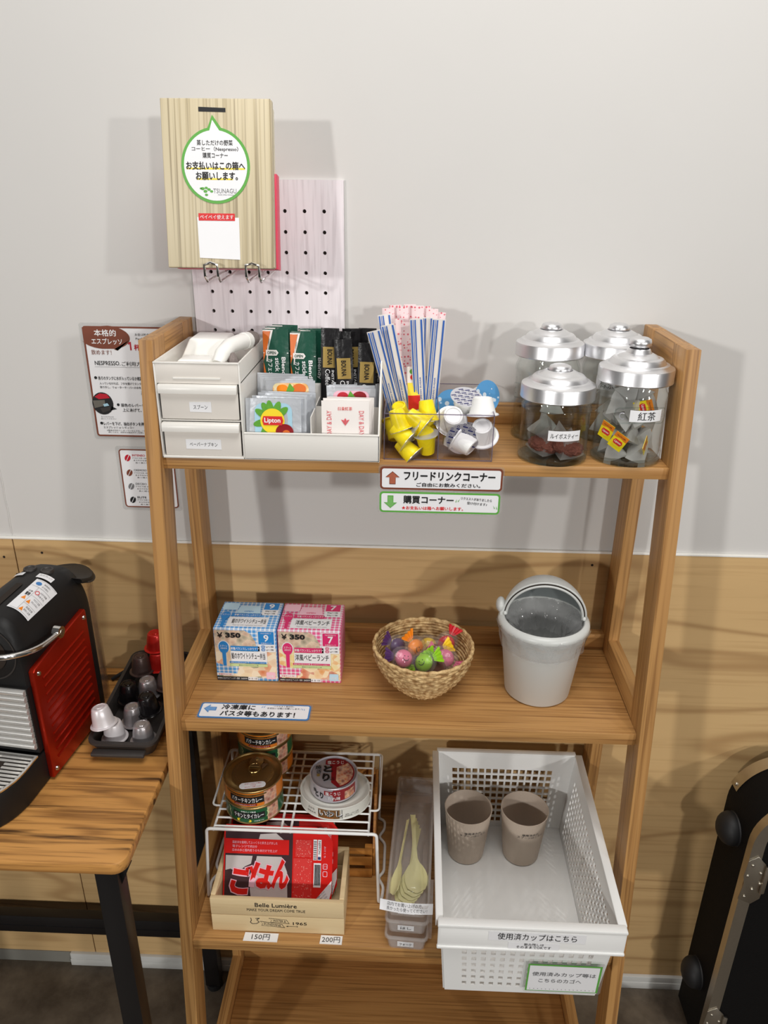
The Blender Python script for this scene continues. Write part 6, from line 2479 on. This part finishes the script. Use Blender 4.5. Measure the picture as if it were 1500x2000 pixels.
b.disc(dark_gap, ff, XC, .198, .0260, None, .0006)
b.build('body', mc, 40)
for s, x0 in (('near', -.0080), ('far', -.1100)):
    b = MB()
    fp = frame((x0, 0, 0), (0, 1, 0), (0, 0, 1))
    b.prism(red_metal, fp, [(-.0005, .0060), (.1295, .0065), (.1300, .1850), (.1280, .1885), (.0040, .1745), (.0, .1715)], 0, .0080, .0012)
    xf = x0 + .0080 if s == 'near' else x0
    for k in range(11):
        z = .0330 + .0125 * k
        b.tube(red_metal, [(xf, .014, z - .004), (xf, .116, z + .002)], .0017, 6)
    pnl = b.build('side_panel', mc, 40)
    for (u, v) in ((.0075, .0150), (.1220, .0150), (.0085, .1650), (.1225, .1780)):
        b = MB()
        sg = 1 if s == 'near' else -1
        b.cyl(chrome, (xf, u, v), (xf + sg * .0016, u, v), .0034, .0028, 18)
        b.cyl(steel, (xf + sg * .0016, u, v), (xf + sg * .0018, u, v), .0013, .0013, 8)
        b.build('screw', pnl, 40)
b = MB()      # chrome lever across the front
half = [(.0030, .0580, .1945), (.0030, .0400, .1960), (.0015, .0180, .1985), (-.0060, -.0030, .2020), (-.0200, -.0180, .2050), (-.0380, -.0250, .2065), (-.0550, -.0270, .2070)]
pts = half + [(2 * XC - p[0], p[1], p[2]) for p in half[::-1][1:]]
sm = []
for i in range(len(pts) - 1):
    for t in (0, .25, .5, .75):
        p0, p1, p2, p3 = (Vector(pts[max(0, i - 1)]), Vector(pts[i]), Vector(pts[i + 1]), Vector(pts[min(len(pts) - 1, i + 2)]))
        sm.append(.5 * ((2 * p1) + (p2 - p0) * t + (2 * p0 - 5 * p1 + 4 * p2 - p3) * t * t + (3 * p1 - p0 - 3 * p2 + p3) * t ** 3))
sm.append(Vector(pts[-1]))
b.tube(chrome, sm, .0048, 12, flat=.8)
for s in (1, -1):
    x_ = XC + s * (-XC + .0030)
    b.cyl(chrome, (x_ - s * .0050, .0590, .1950), (x_ + s * .0040, .0590, .1950), .0090, .0080, 24)
    b.cyl(steel, (x_ + s * .0040, .0590, .1950), (x_ + s * .0048, .0590, .1950), .0040, .0035, 18)
b.build('lever', mc, 50)
b = MB()      # ribbed chrome front
for k in range(10):
    z = .0640 + .0092 * k
    b.tube(chrome_soft, [(-.0105, -.010, z), (-.0995, -.010, z)], .0044, 12)
b.box(black_plastic, -.1020, -.0085, -.0080, .0100, .0520, .1519)
b.build('ribbed_front', mc, 50)
b = MB()      # base with the rounded drip tray


def dshape(r, y_back, sc_=1.0):
    hw_ = .0470 * sc_
    return [(XC + hw_, y_back)] + [(XC + hw_ * math.cos(t), -.038 + (-.0680 + .0) * sc_ * math.sin(t)) for t in [PI * i / 28 for i in range(29)]] + [(XC - hw_, y_back)]


b.prism(black_plastic, top_face(0, 0, 0), dshape(1, .010), .0, .0480, .004)
b.build('base', mc, 40)
b = MB()
outer, inner = dshape(1, -.0120, .97), dshape(1, -.0145, .90)
ft = top_face(0, 0, .0485)
for w in (0.0, .0022):
    b.ring(chrome_soft, ft, outer, inner, w)
n = len(outer)
b.raw(chrome, [ft(p[0], p[1], 0) for p in outer] + [ft(p[0], p[1], .0022) for p in outer], [(i, (i + 1) % n, n + (i + 1) % n, n + i) for i in range(n)])
for k in range(13):
    yv = -.0190 - .0064 * k
    d_ = max(0, min(1, (-.038 - yv) / .0640))
    hw_ = .0430 * math.sqrt(max(0, 1 - d_ * d_)) if yv < -.038 else .0430
    gap = .0110 if 2 <= k <= 6 else 0
    for s in (1, -1):
        if hw_ > gap + .002:
            b.box(chrome_soft, *sorted((XC + s * gap, XC + s * hw_)), yv - .0018, yv + .0018, .0487, .0507, .0005)
b.box(dark_gap, XC - .040, XC + .040, -.060, -.013, .0482, .0484)
b.build('drip_grate', mc, 40)
b = MB()      # clear water tank
tk = [(XC + .0440 * math.cos(t), .160 + .0500 * math.sin(t)) for t in [PI * i / 24 for i in range(25)]]
for z0, z1 in ((.004, .200),):
    n = len(tk)
    b.raw(tank_plastic, [(p[0], p[1], z0) for p in tk] + [(p[0], p[1], z1) for p in tk], [(i, i + 1, n + i + 1, n + i) for i in range(n - 1)] + [tuple(range(n - 1, -1, -1))])
    b.raw(tank_plastic, [(XC + (p[0] - XC) * .955, .160 + (p[1] - .160) * .955, z0 + .003) for p in tk] + [(XC + (p[0] - XC) * .955, .160 + (p[1] - .160) * .955, z1) for p in tk], [(i, i + 1, n + i + 1, n + i) for i in range(n - 1)])
b.build('water_tank', mc, 40)
b = MB()
ld = [(XC + .0490, .1420)] + [(XC + .0490 * math.cos(t), .155 + .0590 * math.sin(t)) for t in [PI * i / 28 for i in range(29)]] + [(XC - .0490, .1420)]
lo = [(p[0], p[1], .2005) for p in ld]
hi = [(XC + (p[0] - XC) * .97, p[1] - .002, .2450 - max(0, (p[1] - .142)) * .46 - ((p[0] - XC) / .049) ** 2 * .016) for p in ld]
mid = [(p[0], p[1], q[2] - .0035) for p, q in zip(lo, hi)]
n = len(ld)
b.raw(black_plastic, [(p[0], p[1], q[2] - .0080) for p, q in zip(lo, hi)] + mid + hi, [tuple(range(n - 1, -1, -1)), tuple(range(2 * n, 3 * n))] + [(a_ * n + i, a_ * n + (i + 1) % n, (a_ + 1) * n + (i + 1) % n, (a_ + 1) * n + i) for a_ in range(2) for i in range(n)])
b.build('tank_lid', mc, 50)
b = MB()
b.tube(tray_grey, [(p[0], p[1], q[2] - .0070) for p, q in zip(lo, hi)][1:-1], .0013, 6)
b.build('lid_trim', mc, 50)
for k, xo in enumerate((-.0060, -.0310)):
    b = MB()
    M = Matrix.Translation((XC + .018 + xo, .1240, .2464 - (.0002 if k else 0)))
    b.lathe(tray_grey, [(0, .0016), (.0052, .0016), (.0062, .0028), (.0082, .0028), (.0088, .0012), (.0088, -.003)], 28, M)
    b.build('button', mc, 40)
half_w = .0475


def body_map(y0):
    """(u, v): u = arc from the ridge towards the near side, v = depth"""
    def f(u, v, w=0.0):
        t = PI / 2 - u / .062
        top = .2450 + (.2480 - .2450) * min(1, max(0, (v - .011) / .07))
        x_ = XC + half_w * math.copysign(abs(math.cos(t)) ** .62, math.cos(t))
        z = .170 + (top - .170) * math.sin(t) ** .9
        nx_, nz_ = math.cos(t), math.sin(t)
        return Vector((x_ + nx_ * (w + .0008), v, z + nz_ * (w + .0008)))
    return f


bm_ = body_map(0)


def grid_print(b, mat, x0, y0, x1, y1, w, n=12):
    pts, fs = [], []
    for i in range(n + 1):
        u = x0 + (x1 - x0) * i / n
        pts += [bm_(u, y0, w), bm_(u, y1, w)]
        if i:
            k = 2 * i
            fs.append((k - 2, k, k + 1, k - 1))
    b.raw(mat, pts, fs)


b = MB()
grid_print(b, paper, .0080, .0300, .0480, .0980, .0002)
for (x0, y0, x1, y1) in ((.0100, .0820, .0460, .0824), (.0220, .0320, .0223, .0820), (.0220, .0640, .0460, .0643), (.0220, .0470, .0460, .0473), (.0100, .0318, .0460, .0321), (.0100, .0960, .0460, .0963)):
    grid_print(b, ink_grey, x0, y0, x1, y1, .0005)
for (u, v) in ((.0165, .0560), (.0270, .0530), (.0270, .0370)):
    b.poly(candy_orange, bm_, [(u - .0035, v - .0034), (u + .0035, v - .0034), (u, v + .0036)], .0006)
b.disc(blue_print, bm_, .0170, .0890, .0046, .0036, .0006, 18)
b.ring(red_print, bm_, [(.0270 + .0038 * math.cos(t), .0725 + .0038 * math.sin(t)) for t in [2 * PI * i / 20 for i in range(20)]], [(.0270 + .0028 * math.cos(t), .0725 + .0028 * math.sin(t)) for t in [2 * PI * i / 20 for i in range(20)]], .0006)
b.text(ink, bm_, '警告', .0165, .0640, .0070, .0064, .0007, .03)
b.text(ink, bm_, '注意', .0165, .0705, .0070, .0030, .0007, .01)
for (u, v, s) in ((.0310, .0920, '使用前に'), (.0310, .0865, '必ず読む'), (.0370, .0760, '火災や感電'), (.0370, .0700, 'のおそれ'), (.0370, .0600, 'やけどに注意'), (.0370, .0545, '手を入れない'), (.0370, .0430, '高温注意'), (.0370, .0375, '蒸気に注意')):
    b.text(ink_grey, bm_, s, u, v, .0130, .0034, .0007, .004)
b.build('warning_sticker', mc, 0)
for k, (x0, x1, y0, y1, s) in enumerate(((.0040, .0290, .1020, .1120, 'エスプレッソ'), (-.0300, -.0060, .1040, .1120, 'レギュラー'))):
    b = MB()
    grid_print(b, paper, x0, y0, x1, y1, .0002)
    b.text(ink_grey, bm_, s, (x0 + x1) / 2, (y0 + y1) / 2 + .001, (x1 - x0) * .8, .0040, .0006, .004)
    b.build('button_label', mc, 0)
b = MB()
grid_print(b, dark_gap, -.0020, .0200, .0010, .0820, .0002)
b.build('lid_slit', mc, 0)

b = MB()
b.tube(black_rubber, bend([(-.4700, -.0440, TZ + .0040), (-.4400, -.0330, TZ + .0200), (-.4250, -.0210, TZ + .0160), (-.4100, -.0115, TZ + .0036), (-.3600, -.0110, TZ + .0036)], .012, 6), .0033, 8)
tag(b.build('power_cord', smooth=60), 'black cord running along the wall behind the coffee machine', 'cord')

# ------------------------------------------------------------------ capsule tray
tr = thing('capsule_tray', 'long charcoal tray of coffee capsules between the machine and the shelf', 'tray', (0, 0, TZ + .0003))
b = MB()
tx0, tx1, ty0, ty1 = -.4390, -.3420, -.2230, -.0170


def tray_ring(x0, x1, y0, y1, r, zf, zb):
    return [(p[0], p[1], zf + (zb - zf) * (p[1] - ty0) / (ty1 - ty0)) for p in rrect(x0, y0, x1, y1, r, 5)]


L0 = tray_ring(tx0 + .010, tx1 - .010, ty0 + .012, ty1 - .004, .014, 0, 0)
L1 = tray_ring(tx0 + .002, tx1 - .002, ty0 + .002, ty1 - .001, .014, .022, .036)
L2 = tray_ring(tx0, tx1, ty0, ty1, .015, .0240, .0380)
L3 = tray_ring(tx0, tx1, ty0, ty1, .015, .0275, .0420)
L4 = tray_ring(tx0 + .005, tx1 - .005, ty0 + .006, ty1 - .004, .012, .0275, .0420)
L5 = tray_ring(tx0 + .009, tx1 - .009, ty0 + .012, ty1 - .007, .010, .0080, .0100)
RR = [L0, L1, L2, L3, L4, L5]
n = len(L0)
b.raw(tray_grey, [p for r in RR for p in r], [tuple(range(n - 1, -1, -1)), tuple(range(5 * n, 6 * n))] + [(a_ * n + i, a_ * n + (i + 1) % n, (a_ + 1) * n + (i + 1) % n, (a_ + 1) * n + i) for a_ in range(5) for i in range(n)])
b.build('tray_body', tr, 40)
b = MB()
b.box(tray_grey, -.4300, -.3560, ty0 - .0090, ty0 + .004, .0120, .0180, .0022)
b.build('front_lip', tr, 40)


def capsule(mat):
    """upside down: rim at z = 0, small end up"""
    b = MB()
    rib = lambda r, z, a_: r * (1 + .012 * math.sin(a_ * 36)) if .0150 < z < .0215 else r
    b.lathe(mat, [(0, .0003), (.0180, .0003), (.0186, .0010), (.0182, .0018), (.0152, .0022), (.0148, .0040), (.0136, .0140), (.0134, .0160), (.0124, .0215), (.0120, .0225), (.0112, .0262), (.0102, .0276), (.0085, .0280), (.0080, .0272), (.0050, .0272), (.0045, .0282), (0, .0284)], 72, fn=rib)
    return b


CAPS = {}


def put_capsule(mat, name, x_, yv, z, rot, label):
    if mat.name not in CAPS:
        o = capsule(mat).build('coffee_capsule', smooth=50)
        CAPS[mat.name] = o
    else:
        o = CAPS[mat.name].copy()
        COL.objects.link(o)
    o.location, o.rotation_euler = (x_, yv, TZ + z), rot
    tag(o, label, 'capsule', 'coffee capsules in the tray')


put_capsule(cap_white, 'c', -.4110, -.1900, .0120, (0, 0, 0), 'white capsule at the front of the tray under the tilted one')
put_capsule(cap_white, 'c', -.4190, -.1990, .0420, (-.10, -.16, 0), 'white capsule tilted on top of another at the front of the tray')
put_capsule(cap_silver, 'c', -.3690, -.1930, .0120, (0, 0, .4), 'silver grey capsule at the front corner of the tray nearest the shelf post')
put_capsule(cap_silver, 'c', -.3950, -.1560, .0130, (0, 0, .9), 'silver grey capsule just behind the front white ones')
put_capsule(cap_black, 'c', -.3720, -.1500, .0300, (.10, -.08, 0), 'black capsule nearest the shelf post, behind the front silver one')
put_capsule(cap_black, 'c', -.4130, -.1180, .0240, (0, 0, .3), 'black capsule next to the red panelled machine')
put_capsule(cap_silver, 'c', -.3880, -.1070, .0250, (0, 0, .3), 'silver capsule between the two black ones and the brown one')
put_capsule(cap_brown, 'c', -.4080, -.0720, .0420, (0, 0, .3), 'brown capsule standing high behind the black one')
put_capsule(cap_brown, 'c', -.3660, -.0960, .0320, (0, .25, .3), 'brown capsule half hidden by the shelf post')
put_capsule(cap_red, 'c', -.3860, -.0580, .0400, (0, 0, .3), 'red capsule under the topmost red one')
put_capsule(cap_red, 'c', -.3900, -.0480, .0690, (.03, 0, .3), 'red capsule topmost at the back of the tray')

# ------------------------------------------------------------------ black hard case by the wall
cs = thing('equipment_case', 'black hard case with steel edging and round rubber bumpers against the wood wall', 'case')
KX0, KX1, KYF, KYB, KZ0, KZ1, KR = .5350, .9200, -.1500, -.0450, .0350, .6150, .0850


def case_profile(ins=0.0, n=12):
    x0, x1, z0, z1, r = KX0 + ins, KX1 - ins, KZ0 + ins, KZ1 - ins, KR - ins
    out = [(x1, z0), (x1, z1 - r)]
    out += [(x1 - r + r * math.cos(t), z1 - r + r * math.sin(t)) for t in [PI / 2 * i / n for i in range(n + 1)]][1:]
    out += [(x0 + r + r * math.cos(t), z1 - r + r * math.sin(t)) for t in [PI / 2 + PI / 2 * i / n for i in range(n + 1)]]
    out += [(x0, z0)]
    return out


fk = frame((0, 0, 0), (1, 0, 0), (0, 0, 1))
b = MB()
b.prism(black_cloth, fk, case_profile(), -KYB, -KYF, .003)
b.build('shell', cs, 40)
b = MB()
pin, pout = case_profile(.0180), case_profile(-.0012)
n = len(pin)
for w in (-KYF + .0010, -KYF + .0032):
    b.ring(steel, fk, pout, pin, w)
b.raw(steel, [fk(p[0], p[1], -KYF + .0010) for p in pin] + [fk(p[0], p[1], -KYF + .0032) for p in pin], [(i, (i + 1) % n, n + (i + 1) % n, n + i) for i in range(n)])
b.raw(steel, [fk(p[0], p[1], -KYF - .0120) for p in pout] + [fk(p[0], p[1], -KYF + .0032) for p in pout], [(i, (i + 1) % n, n + (i + 1) % n, n + i) for i in range(n)])
b.build('front_edging', cs, 40)
b = MB()
arcp = [(KX0 + KR + (KR + .001) * math.cos(t), KZ1 - KR + (KR + .001) * math.sin(t)) for t in [PI * .90 - PI * .40 * i / 14 for i in range(15)]]
n = len(arcp)
b.raw(steel, [fk(p[0], p[1], -KYB - .002) for p in arcp] + [fk(p[0], p[1], -KYB + .020) for p in arcp], [(i, i + 1, n + i + 1, n + i) for i in range(n - 1)])
for k in (1, 12):
    p = arcp[k]
    b.ball(steel, (p[0], KYB - .010, p[1]), .0035, n=10)
b.build('rear_corner_strip', cs, 40)
for z in (.503, .160):
    b = MB()
    b.ball(black_rubber, (KX0 - .006, -.0900, z), .0270, .80, 1, 1.0, 24)
    b.cyl(black_rubber, (KX0 - .002, -.0900, z), (KX0 + .004, -.0900, z), .0270, .0290, 24)
    b.build('bumper', cs, 60)
for z in (.452, .100):
    b = MB()
    hp = [(-.004, -.030), (.0180, -.040), (.0300, -.028), (.0330, .010), (.0260, .044), (.0120, .060), (-.002, .050), (-.004, .020), (-.0005, .004)]
    b.prism(steel, frame((KX0, KYF - .0034, z), (1, 0, 0), (0, 0, 1)), hp, 0, .0016, .0004)
    b.prism(steel, frame((KX0 + .0255, KYF - .0050, z + .010), (1, 0, 0), (0, 0, 1)), [(0, -.0250), (.0070, -.0230), (.0070, .0300), (0, .0330)], 0, .0040, .0006)
    for (u, v) in ((.0060, .0420), (.0020, .0200), (.0210, .0260), (.0140, -.0080), (.0050, -.0240), (.0240, .0040)):
        b.ball(steel, (KX0 + u, KYF - .0054, z + v), .0028, 1, .6, 1, 12)
    b.build('corner_plate', cs, 40)
b = MB()
b.box(black_cloth, KX0 + .0180, KX1 - .018, KYF - .0008, KYF + .001, KZ0 + .018, KZ1 - .10)
b.build('front_skin', cs, 0)
b = MB()
arcf = case_profile(.040)
sel = [p for p in arcf if p[0] < KX0 + .13 and p[1] > KZ1 - .13]
oo = [(p[0], p[1]) for p in sel]
ii = [(p[0] + .024, p[1] - .024) for p in sel]
b.prism(steel, fk, oo + ii[::-1], -KYF + .0010, -KYF + .0050, .0006)
b.build('front_corner_shield', cs, 40)
for x_ in (KX0 + .03, KX1 - .03):
    b = MB()
    b.box(black_rubber, x_ - .015, x_ + .015, -.125, -.07, 0.0, KZ0 - .0002, .003)
    b.build('foot', cs, 40)

sc.cycles.transparent_max_bounces = 48
sc.cycles.max_bounces = 12
